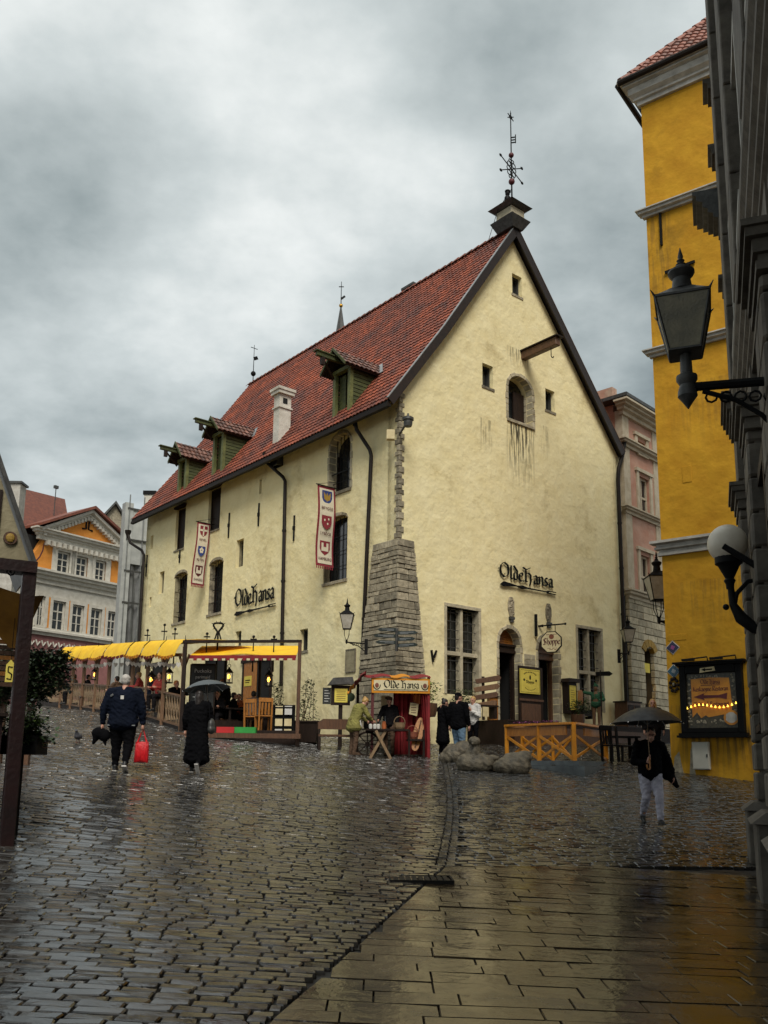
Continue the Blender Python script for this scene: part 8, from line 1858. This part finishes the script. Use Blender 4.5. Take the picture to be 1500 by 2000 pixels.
# ================================================================== people
def person(label, loc, rz, group=None, h=1.75, build=1.0, pose=None, top='cloth_black', bottom='cloth_dark', shoes='shoe_black', hair='hair_dark', hair_style='short',
           coat=0.0, voxel=.011, skirt=False, hat=None, seated=False, sole=None, extra=None, coat_flare=.06, arms_bare=False):
    """standing figure facing +y in its own frame; joints may be overridden by pose"""
    t_ = thing('person', label, 'person', loc, rz, group); Tm = WM[t_]; k = h / 1.75
    J = dict(hipL=(-.095, 0, .93), hipR=(.095, 0, .93), kneeL=(-.1, .03, .5), kneeR=(.1, .03, .5), ankL=(-.1, -.02, .09), ankR=(.1, -.02, .09), footL=0, footR=0,
             shL=(-.185 * build, 0, 1.43), shR=(.185 * build, 0, 1.43), elL=(-.25 * build, -.03, 1.15), elR=(.25 * build, -.03, 1.15), wrL=(-.26 * build, .06, .9), wrR=(.26 * build, .06, .9),
             neck=(0, 0, 1.49), head=(0, .03, 1.64), chest=(0, 0, 1.28), waist=(0, 0, 1.05), pelvis=(0, 0, .95), handL=(0, .03, -1), handR=(0, .03, -1), look=(0, 1, 0))
    J.update(pose or {})
    V = {a: (Vector(b) * k if not isinstance(b, (int, float)) else b) for a, b in J.items()}
    lk = Vector(J['look']).normalized(); hd = V['head']; sd = lk.cross(Vector((0, 0, 1))).normalized(); up_ = sd.cross(lk)
    hp_ = lambda x, y, z: hd + sd * x * k + lk * y * k + up_ * z * k
    B = [('c', V['neck'] - Vector((0, 0, .06)) * k, .06 * k, hp_(0, -.02, -.06), .055 * k), ('e', hp_(0, -.012, .015), (.078 * k, .092 * k, .105 * k)), ('c', hp_(0, .02, -.05), .062 * k, hp_(0, .035, -.085), .045 * k),
         ('c', hp_(0, .085, .0), .012 * k, hp_(0, .105, -.03), .017 * k), ('e', hp_(-.08, -.01, -.005), (.014 * k, .02 * k, .032 * k)), ('e', hp_(.08, -.01, -.005), (.014 * k, .02 * k, .032 * k)),
         ('c', hp_(-.035, .072, .025), .018 * k, hp_(.035, .072, .025), .018 * k), ('c', hp_(-.018, .088, -.062), .01 * k, hp_(.018, .088, -.062), .01 * k)]
    B += [('c', V['neck'], .08 * k, V['chest'], .11 * k), ('c', V['chest'], .11 * k, V['pelvis'], .1 * k)]
    for s_ in 'LR':
        B += [('c', V['sh' + s_], .05 * k, V['el' + s_], .042 * k), ('c', V['el' + s_], .04 * k, V['wr' + s_], .028 * k), ('c', V['sh' + s_], .055 * k, V['neck'], .06 * k),
              ('c', V['pelvis'], .09 * k, V['hip' + s_], .085 * k), ('c', V['hip' + s_], .08 * k, V['knee' + s_], .052 * k), ('c', V['knee' + s_], .052 * k, V['ank' + s_], .036 * k)]
        d = Vector(J['hand' + s_]).normalized(); w = V['wr' + s_]; fa = (w - V['el' + s_]).normalized(); nrm_ = fa.cross(d); nrm_ = nrm_.normalized() if nrm_.length > .1 else Vector((1, 0, 0)) if abs(d.x) < .8 else Vector((0, 1, 0))
        pl_ = w + d * .075 * k; across = Vector((0, 1, 0)) if abs(d.y) < .6 else Vector((0, 0, 1)); across = (across - d * across.dot(d)).normalized(); cu = d.cross(across).normalized() * (1 if s_ == 'R' else -1)
        B += [('c', w, .028 * k, pl_ - across * .014 * k, .03 * k), ('c', w + d * .04 * k, .026 * k, pl_ + across * .016 * k, .026 * k)]
        for q_, (o_, ln) in enumerate(((-.034, .058), (-.012, .072), (.011, .068), (.033, .054))):
            b0 = pl_ + across * o_ * k + d * .012 * k; m_ = b0 + d * ln * .55 * k; e_ = m_ + d * ln * .4 * k - cu * ln * .35 * k
            B += [('c', b0, .0105 * k, m_, .0098 * k), ('c', m_, .0098 * k, e_, .0085 * k)]
        tb = w + d * .03 * k - across * .028 * k; B += [('c', tb, .013 * k, tb - across * .03 * k + d * .03 * k, .0115 * k), ('c', tb - across * .03 * k + d * .03 * k, .0115 * k, tb - across * .032 * k + d * .062 * k, .0095 * k)]
    blob(B, 'body', 'skin', t_, voxel, 3, Tm)
    ey = MB(Tm)
    for x in (-.032, .032): ey.ball(hp_(x, .082, .004), .011 * k, 8)
    ey.build('eyes', 'black_letters', t_)
    # trousers
    lg = []
    for s_ in 'LR':
        lg += [('c', V['pelvis'], .125 * k * build, V['hip' + s_], .11 * k * build), ('c', V['hip' + s_], .112 * k * build, V['knee' + s_], .075 * k * build), ('c', V['knee' + s_], .075 * k * build, V['ank' + s_] + Vector((0, 0, .03 * k)), .06 * k)]
    lg += [('c', V['pelvis'] + Vector((0, 0, .06 * k)), .13 * k * build, V['pelvis'], .135 * k * build)]
    if not skirt: blob(lg, 'trousers', bottom, t_, .016, 3, Tm)
    # jacket
    tp = [('e', V['chest'], (.2 * k * build, .145 * k * build, .23 * k)), *[('e', V['chest'].lerp(V['waist'] - Vector((0, 0, .12 * k)), q_ / 5), (.2 * k * build, .148 * k * build, .14 * k)) for q_ in range(6)], ('c', V['neck'] - Vector((0, 0, .02)), .075 * k, V['neck'] + Vector((0, 0, .015)), .066 * k)]
    for s_ in 'LR':
        tp += [('c', V['sh' + s_], .085 * k * build ** .5, V['el' + s_], .07 * k * build ** .5), ('c', V['el' + s_], .068 * k * build ** .5, V['wr' + s_] + (V['el' + s_] - V['wr' + s_]).normalized() * .03, .052 * k), ('c', V['sh' + s_], .085 * k, V['neck'], .075 * k)]
    if coat:
        n_ = max(4, int(coat / .045))
        for i in range(n_ + 1):
            z = V['waist'].z - .05 * k - (coat * k) * i / n_; f = i / n_; tp.append(('e', Vector((V['pelvis'].x, V['pelvis'].y, z)), (.195 * k * build + coat_flare * f, .146 * k * build + coat_flare * f, .14 * k)))
    blob(tp, 'coat' if coat else 'jacket', top, t_, .017, 3, Tm)
    if skirt and not coat: blob([('e', Vector((0, 0, .95 - .12 * i)) * k, (.17 + .015 * i, .14 + .012 * i, .12)) for i in range(6)], 'skirt', bottom, t_, .018, 3, Tm)
    # shoes
    for s_ in 'LR':
        a = V['ank' + s_]; pitch_ = V['foot' + s_] if isinstance(V['foot' + s_], (int, float)) else 0
        c_, sn = math.cos(pitch_), math.sin(pitch_); dv = lambda y, z: a + Vector((0, y * c_ + z * sn, -y * sn + z * c_)) * k
        so = blob([('c', dv(-.035, -.045), .042 * k, dv(.15, -.055), .036 * k), ('c', dv(-.03, .0), .045 * k, dv(.02, -.02), .045 * k)], 'shoe', shoes, t_, .012, 2, Tm)
        sl = MB(Tm); b0 = [dv(-.075, -.088), dv(.185, -.088), dv(.185, -.066), dv(-.075, -.066)]
        sl.add([p + Vector((-.042 * k, 0, 0)) for p in b0] + [p + Vector((.042 * k, 0, 0)) for p in b0], [(0, 1, 2, 3), (7, 6, 5, 4), (0, 4, 5, 1), (1, 5, 6, 2), (2, 6, 7, 3), (3, 7, 4, 0)]).build('sole', sole or shoes, so)
    # hair
    hr = [('e', hp_(0, -.03, .045), (.088 * k, .095 * k, .085 * k)), ('e', hp_(0, -.05, -.0), (.083 * k, .07 * k, .08 * k))]
    if hair_style == 'long': hr += [('c', hp_(0, -.06, -.02), .08 * k, hp_(0, -.07, -.18), .075 * k), ('c', hp_(-.075, -.01, .0), .03 * k, hp_(-.08, -.01, -.15), .032 * k), ('c', hp_(.075, -.01, .0), .03 * k, hp_(.08, -.01, -.15), .032 * k)]
    if hair_style == 'bun': hr += [('e', hp_(0, -.1, .08), (.05 * k, .05 * k, .05 * k))]
    if hair: blob(hr, 'hair', hair, t_, .013, 2, Tm)
    if hat == 'beret': blob([('e', hp_(.02, -.02, .1), (.13 * k, .13 * k, .045 * k)), ('e', hp_(0, -.02, .07), (.095 * k, .1 * k, .04 * k))], 'hat', 'cloth_brown', t_, .014, 2, Tm)
    if hat == 'cap': blob([('e', hp_(0, -.02, .07), (.095 * k, .105 * k, .075 * k)), ('e', hp_(0, .1, .045), (.07 * k, .06 * k, .014 * k))], 'cap', 'cloth_black', t_, .012, 2, Tm)
    if extra: extra(t_, Tm, V, hp_, k)
    return t_, V, Tm
def umbrella(label, grip, top, rad, mt, up_dir=None, handle=True, sag=.32):
    """grip: world point of the hand; top: world point of the crown"""
    ax = (top - grip).normalized(); q_ = ax.to_track_quat('Z', 'Y').to_matrix().to_4x4(); Tm = Matrix.Translation(top) @ q_
    t_ = thing('umbrella', label, 'umbrella', grip, 0)
    n, rings = 8, 7; vs = [(0, 0, 0)]; ncol = n * 4; fs = []
    for j in range(1, rings + 1):
        f = j / rings
        for i in range(ncol):
            a = 2 * math.pi * i / ncol; g = abs(math.sin(a * n / 2)); r_ = rad * f * (1 - .07 * g * f * f); z = -rad * sag * f ** 1.9 * (1 - .0) + .03 * g * f * rad * .6
            vs.append((r_ * math.cos(a), r_ * math.sin(a), z))
    fs = [(0, 1 + i, 1 + (i + 1) % ncol) for i in range(ncol)]
    for j in range(rings - 1): fs += [(1 + j * ncol + i, 1 + (j + 1) * ncol + i, 1 + (j + 1) * ncol + (i + 1) % ncol, 1 + j * ncol + (i + 1) % ncol) for i in range(ncol)]
    k = len(vs); vs2 = [(x, y, z - .004) for x, y, z in vs]
    cp = MB(Tm).add(vs + vs2, fs + [tuple(p + k for p in f_[::-1]) for f_ in fs]).build('canopy', mt, t_, smooth=35)
    for i in range(n):
        a = 2 * math.pi * i / n; pts = [(rad * f * math.cos(a), rad * f * math.sin(a), -rad * sag * f ** 1.9 - .012) for f in (0, .25, .5, .75, 1.0)]
        MB(Tm).tube(pts, .005, 5).build('rib', 'chrome', t_); MB(Tm).cyl((0, 0, -.32), pts[2], .003, n=4).build('stretcher', 'chrome', t_)
        MB(Tm).ball(pts[-1], .012, 6).build('tip', 'chrome', cp)
    L_ = (top - grip).length
    MB(Tm).cyl((0, 0, .06), (0, 0, -L_ - .02), .008, n=8).build('shaft', 'pale_wood', t_); MB(Tm).cyl((0, 0, .0), (0, 0, .08), .012, .004, 8).build('ferrule', 'iron', t_)
    if handle:
        hl = [(0, 0, -L_ + .03), (0, 0, -L_ - .12)] + [(.055 - .055 * math.cos(a), 0, -L_ - .12 - .06 * math.sin(a)) for a in [math.pi * i / 8 for i in range(1, 9)]] + [(.11, 0, -L_ - .09)]
        MB(Tm).tube(hl, .014, 8).build('handle', 'honey_wood', t_, smooth=True)
    return t_
def foot(px, py): p = on_ground(px, py); p.z = gz(p.x, p.y); return p
# --- man with white hair, seen from behind, red shopping bag
pm = foot(234, 1507); dM = pm.y
def man_extra(t_, Tm, V, hp_, k):
    MB(Tm).box(-.03, .03, -.21, -.2, 1.36, 1.43).build('back_label', 'white_paint', t_)
    MB(Tm).bar((-.26, -.14, .87), (.26, -.14, .87), .012, .02).build('reflective_strip', 'zinc', t_)
    MB(Tm).bar((-.235, -.12, 1.42), (-.19, -.15, 1.45), .02, .035).build('reflective_strip', 'zinc', t_)
    blob([('e', (0, -.02, 1.5), (.1, .1, .03))], 'collar', 'cloth_white', t_, .012, 2, Tm)
man, V, Tm = person('white haired man in dark navy jacket walking away with a red bag', pm, R(4), h=1.83, build=1.32, top='cloth_navy', bottom='cloth_black', shoes='shoe_black', sole='sole_white', hair='hair_grey', voxel=.01, coat=.14, coat_flare=.03,
    pose=dict(hipL=(-.11, 0, .93), hipR=(.11, 0, .93), ankL=(-.11, .1, .09), ankR=(.12, -.16, .14), kneeL=(-.11, .08, .5), kneeR=(.12, .02, .5), footR=.45, wrR=(.36, .02, .86), elR=(.34, -.04, 1.14), wrL=(-.37, .02, .86), elL=(-.35, -.04, 1.14), head=(0, .05, 1.65)), extra=man_extra)
hb = Tm @ (V['wrR'] + Vector((.0, .03, -.1)))
bg_ = thing('shopping_bag', 'bright red plastic shopping bag in the white haired man\'s right hand', 'bag', hb + Vector((0, 0, -.62)), R(4)); Tb = WM[bg_]
bag = MB(Tb); W_, D_ = .13, .055; rows = [(0, 1.0, .55), (.03, 1.04, 1.0), (.2, 1.0, 1.05), (.31, .97, .8), (.36, .92, .4), (.38, .88, .2)]; vs = []; nn = 16
for (z, kx_, ky_) in rows:
    for i in range(nn): a = 2 * math.pi * i / nn; cx_, sx_ = math.cos(a), math.sin(a); r1 = (abs(cx_) ** 4 + abs(sx_) ** 4) ** -.25; vs.append((W_ * kx_ * r1 * cx_ * (1 + .03 * math.sin(7 * a + z * 20)), D_ * ky_ * r1 * sx_, z + .012 * math.sin(3 * a)))
bag.add(vs, [(j * nn + i, j * nn + (i + 1) % nn, (j + 1) * nn + (i + 1) % nn, (j + 1) * nn + i) for j in range(len(rows) - 1) for i in range(nn)] + [tuple(range(nn - 1, -1, -1))]); bag.build('sack', 'bag_red', bg_, smooth=True)
for sd in (-1, 1): MB(Tb).tube([(sd * .09, 0, .36), (sd * .055, 0, .47), (sd * .01, 0, .62)], [.022, .013, .01], 8).build('handle', 'bag_red', bg_, smooth=True)
hl_ = Tm @ (V['wrL'] + Vector((-.05, 0, -.1)))
fu = thing('folded_coat', 'crumpled black coat carried in the white haired man\'s left hand', 'coat', hl_ + Vector((0, 0, -.3)), 0)
blob([('e', hl_ + Vector((0, .0, -.08)), (.15, .1, .12)), ('e', hl_ + Vector((.1, 0, -.12)), (.12, .09, .12)), ('c', hl_ + Vector((-.05, 0, -.15)), .07, hl_ + Vector((-.1, 0, -.27)), .03), ('c', hl_ + Vector((.1, 0, -.15)), .06, hl_ + Vector((.13, 0, -.3)), .02)], 'cloth', 'cloth_black', fu, .014, 2)
# --- woman in a long black coat under a grey umbrella, from behind
pw_ = foot(382, 1509)
wom, V, Tm = person('woman in long black coat walking away under a grey umbrella', pw_, R(-6), h=1.66, build=1.12, top='cloth_black', bottom='cloth_black', hair='hair_dark', hair_style='long', shoes='shoe_black', sole='sole_white', coat=.72, coat_flare=.07, voxel=.011,
    pose=dict(ankL=(-.1, .05, .09), ankR=(.1, -.2, .17), kneeR=(.1, .02, .5), footR=.9, wrR=(.12, .3, 1.3), elR=(.27, .1, 1.12), handR=(0, .1, 1)))
gr = Tm @ (V['wrR'] + Vector((.0, .03, .06))); tpu = at_depth(403, 1329, gr.y + .05); umbrella('grey umbrella held by the woman in the long black coat', gr, tpu, .5, 'umbrella_grey', sag=.36)
hbg = Tm @ Vector((.3, -.05, .95)); hg = thing('handbag', 'dark shoulder bag at the coated woman\'s right side', 'bag', hbg + Vector((0, 0, -.2)), 0)
blob([('e', hbg, (.07, .13, .15)), ('e', hbg + Vector((0, 0, -.08)), (.08, .15, .1))], 'pouch', 'iron_grey', hg, .015, 2); MB().tube([hbg + Vector((0, .08, .12)), hbg + Vector((-.08, .02, .5)), hbg + Vector((-.02, -.08, .12))], .012, 5).build('strap', 'cloth_black', hg)
# --- man with black umbrella coming towards the camera
pr_ = foot(1274, 1612)
def right_extra(t_, Tm, V, hp_, k):
    g = MB(Tm)
    for x in (-.034, .034): g.tube([hp_(x + .026 * math.cos(a), .1, .004 + .02 * math.sin(a)) for a in [2 * math.pi * i / 10 for i in range(11)]], .0035, 4)
    g.cyl(hp_(-.008, .1, .006), hp_(.008, .1, .006), .0035, n=4); g.build('glasses', 'iron', t_)
mr2, V, Tm = person('man in black jacket and pale jeans walking towards the camera under a black umbrella', pr_, R(178), h=1.76, build=1.12, top='cloth_black', bottom='jeans_pale', hair='hair_dark', shoes='shoe_black', sole='iron_grey', voxel=.009, coat=.1, coat_flare=.0,
    pose=dict(ankL=(-.1, .22, .1), kneeL=(-.1, .16, .52), ankR=(.08, -.3, .17), kneeR=(.09, .02, .5), footR=.6, footL=-.1, wrR=(.1, .26, 1.12), elR=(.29, .02, 1.13), handR=(-.3, .3, .9), elL=(-.36, -.08, 1.15), wrL=(-.44, -.1, .9), head=(-.02, .07, 1.63), neck=(0, .02, 1.48), look=(.05, 1, -.25)), extra=right_extra)
gr = Tm @ (V['wrR'] + Vector((-.02, .06, .05))); tpu = at_depth(project(gr)[0] - 7, 1381, gr.y + .02); umbrella('large black umbrella over the man in pale jeans', gr, tpu, .66, 'umbrella_black', sag=.44)
bgp = Tm @ Vector((-.34, -.14, 1.0)); sb2 = thing('shoulder_bag', 'black bag swinging at the left side of the man in pale jeans', 'bag', bgp + Vector((0, 0, -.3)), 0)
blob([('e', bgp, (.13, .1, .2)), ('c', bgp + Vector((.05, 0, -.1)), .1, bgp + Vector((.18, 0, -.3)), .04), ('c', bgp + Vector((-.02, 0, .15)), .08, bgp + Vector((-.1, 0, .4)), .05)], 'pouch', 'cloth_black', sb2, .016, 3)
# --- trio beside the stone birds
pA = foot(865, 1481)
person('person in long black coat with dark hair and white shoes beside the stall', pA, R(-65), h=1.72, top='cloth_black', bottom='cloth_black', hair='hair_dark', hair_style='bun', shoes='cloth_white', sole='sole_white', coat=.5, coat_flare=.05, voxel=.013, pose=dict(head=(0, .08, 1.6), look=(0, 1, -.35), wrL=(-.1, .28, 1.1), wrR=(.1, .28, 1.1), elL=(-.25, .06, 1.14), elR=(.25, .06, 1.14), handL=(.3, .8, .2), handR=(-.3, .8, .2)))
pB = foot(895, 1484); pB.y -= .1
person('tall man in black jacket and blue jeans behind the stone birds', pB, R(-35), h=1.86, build=1.15, top='cloth_black', bottom='jeans_blue', hair='hair_dark', shoes='shoe_black', voxel=.013, hat='cap', coat=.1, coat_flare=.02, pose=dict(kneeL=(-.12, .12, .5), ankL=(-.14, .1, .09), look=(.6, 1, 0)))
pC = Vector((at_depth(925, 1480, 28.2).x, 28.2, 0)); pC.z = gz(pC.x, pC.y)
person('blond woman in white jacket standing in front of the tilted boards', pC, R(150), h=1.66, top='cloth_white', bottom='cloth_black', hair='hair_blond', hair_style='short', shoes='shoe_black', voxel=.013, pose=dict(wrL=(-.03, .24, 1.28), wrR=(.06, .24, 1.25), elL=(-.25, .08, 1.12), elR=(.25, .08, 1.12), handL=(.3, .3, .9), handR=(-.3, .3, .9), look=(.2, 1, -.2)))
# --- blond woman in the lane
pD = Vector((at_depth(1275, 1390, 25.5).x, 25.5, 0)); hz_ = at_depth(1275, 1366, 25.5).z; pD.z = gz(pD.x, pD.y)
person('woman with long fair hair standing behind the black umbrella in the lane', pD, R(170), h=max(1.5, min(1.8, hz_ - pD.z)), top='cloth_dark', bottom='cloth_black', hair='hair_blond', hair_style='long', voxel=.013)
# --- stall keepers
pE = SP(690, 1470, 25.9); pE.z = gz(pE.x, pE.y)
def belt(t_, Tm, V, hp_, k):
    w = V['waist']; blob([('e', w - Vector((0, 0, .03)), (.195, .16, .03))], 'belt', 'cloth_brown', t_, .014, 2, Tm); blob([('c', w + Vector((.12, .1, -.02)), .05, w + Vector((.14, .12, -.22)), .06)], 'apron_cloth', 'cloth_white', t_, .016, 2, Tm)
person('stall keeper in olive tunic bending over the table', pE, R(-60), h=1.72, build=1.1, top='cloth_olive', bottom='cloth_brown', hair='hair_blond', hair_style='bun', shoes='cloth_brown', voxel=.013, coat=.22, coat_flare=.06, pose=dict(chest=(0, .12, 1.26), neck=(0, .26, 1.43), head=(0, .38, 1.54), shL=(-.19, .2, 1.38), shR=(.19, .2, 1.38), elL=(-.24, .34, 1.14), elR=(.24, .34, 1.14), wrL=(-.16, .52, 1.0), wrR=(.16, .52, 1.0), look=(0, .8, -.7), handL=(0, .9, -.4), handR=(0, .9, -.4)), extra=belt)
pF = SP(760, 1470, 26.7); pF.z = gz(pF.x, pF.y)
person('stall keeper in dark clothes and brown beret inside the red draped stall', pF, R(165), h=1.68, top='cloth_dark', bottom='cloth_brown', hair='hair_dark', shoes='cloth_brown', voxel=.013, hat='beret', pose=dict(look=(-.3, 1, -.5), elR=(.3, .1, 1.14), wrR=(.25, .36, 1.05), handR=(0, .9, -.3)))
# --- carved figure in green with a pointing sign
pg_ = GP(1165, .9); fgt = thing('wooden_figure', 'life size carved figure in green tunic holding an arrow sign by the gable window', 'figure', pg_, R(150)); Tm = WM[fgt]
blob([('e', (0, 0, 1.45), (.085, .1, .12)), ('c', (0, 0, 1.28), .06, (0, 0, 1.36), .055), ('c', (-.1, 0, .75), .08, (-.1, .02, .1), .055), ('c', (.1, 0, .75), .08, (.1, .02, .1), .055), ('c', (-.1, .0, .06), .05, (-.1, .14, .05), .04), ('c', (.1, .0, .06), .05, (.1, .14, .05), .04), ('e', (0, 0, .85), (.17, .13, .15)), ('c', (0, 0, 1.2), .14, (0, 0, .9), .14)], 'body', 'tan_post', fgt, .014, 3, Tm)
blob([('e', (0, 0, 1.12), (.2, .15, .22)), ('e', (0, 0, .85), (.22, .17, .16)), ('c', (-.2, 0, 1.25), .08, (-.32, .08, 1.0), .06), ('c', (.2, 0, 1.25), .08, (.42, .12, 1.3), .06), ('c', (-.32, .08, 1.0), .06, (-.2, .24, .98), .05)], 'tunic', 'cloth_green', fgt, .016, 3, Tm)
blob([('e', (0, -.01, 1.54), (.1, .11, .06)), ('c', (0, 0, 1.58), .06, (.06, -.05, 1.66), .02)], 'cap', 'cloth_green', fgt, .014, 2, Tm)
MB(Tm).cyl((-.28, .3, .0), (-.28, .3, 2.1), .025, n=6).build('pole', 'dark_wood', fgt); MB(Tm).prism([(-.75, 1.95), (-.62, 2.05), (-.1, 2.04), (-.1, 1.9), (-.62, 1.87)], .28, .32).build('arrow_board', 'black_letters', fgt)
# --- guests on the terrace
def guest(px, d, label, top, hair, rz, hs='short'):
    p = at_depth(px, 1380, d); k_ = min(max(((Vector((p.x, p.y, 0)) - Vector((T0.x, T0.y, 0))).dot(dirL)), 0), LL - .1); z = bay_z[min(nb - 1, int(k_ / bl_))] + .003
    if px > 400: z = ZD
    p.z = z
    person(label, p, rz, 'guests on the terrace', h=1.68, top=top, bottom='cloth_dark', hair=hair, hair_style=hs, voxel=.016, pose=dict(pelvis=(0, 0, .55), waist=(0, .02, .64), chest=(0, .04, .86), neck=(0, .06, 1.06), head=(0, .1, 1.21), shL=(-.185, .05, 1.0), shR=(.185, .05, 1.0), elL=(-.25, .14, .76), elR=(.25, .14, .76), wrL=(-.14, .38, .8), wrR=(.14, .38, .8), handL=(0, 1, 0), handR=(0, 1, 0), hipL=(-.1, .02, .52), hipR=(.1, .02, .52), kneeL=(-.12, .44, .5), kneeR=(.12, .44, .5), ankL=(-.12, .42, .09), ankR=(.12, .42, .09)))
    b = MB(Matrix.Translation(p) @ Matrix.Rotation(rz, 4, 'Z')); st_ = thing('stool', 'wooden stool under the ' + label.split(' sitting')[0], 'stool', p, rz, 'terrace stools'); Tm = WM[st_]
    MB(Tm).box(-.2, .2, -.2, .2, .36, .41).build('seat', 'brown_wood', st_)
    for (x, y) in ((-.16, -.16), (.16, -.16), (.16, .16), (-.16, .16)): MB(Tm).box(x - .025, x + .025, y - .025, y + .025, 0, .36).build('leg', 'brown_wood', st_)
guest(293, 29.6, 'dark haired guest in navy sitting right of the white haired man', 'cloth_navy', 'hair_dark', R(-50)); guest(313, 29.0, 'guest in red brown coat sitting behind the fence corner', 'cloth_red', 'hair_dark', R(150), 'long')
guest(272, 31.0, 'guest in red jacket sitting behind the white haired man', 'cloth_red', 'hair_blond', R(100)); guest(165, 36.0, 'dark guest sitting far back on the terrace', 'cloth_dark', 'hair_dark', R(-60))
guest(495, 28.2, 'hunched guest in grey patterned coat sitting at the near table', 'cloth_grey', 'hair_dark', R(10)); guest(452, 28.9, 'dark haired guest in black sitting beside the grey umbrella', 'cloth_black', 'hair_dark', R(-70)); guest(468, 29.6, 'guest in orange sitting at the back of the near end', 'cloth_orange', 'hair_dark', R(170))
guest(228, 32.5, 'guest in brown coat sitting left of the white haired man', 'cloth_brown', 'hair_dark', R(60)); guest(145, 38.0, 'grey clad guest sitting at the farthest terrace table', 'cloth_grey', 'hair_dark', R(120))
guest(340, 28.6, 'fair haired guest in black sitting just behind the corner post', 'cloth_black', 'hair_blond', R(-140)); guest(425, 28.4, 'pale faced guest in dark jacket sitting under the grey umbrella edge', 'cloth_dark', 'hair_dark', R(175))
pW = at_depth(434, 1380, 29.6); pW.z = ZD
person('waiter in dark clothes standing in the terrace doorway', pW, R(150), h=1.78, top='cloth_dark', bottom='cloth_black', hair='hair_dark', voxel=.014)
bpy.data.scenes.remove(TMP)
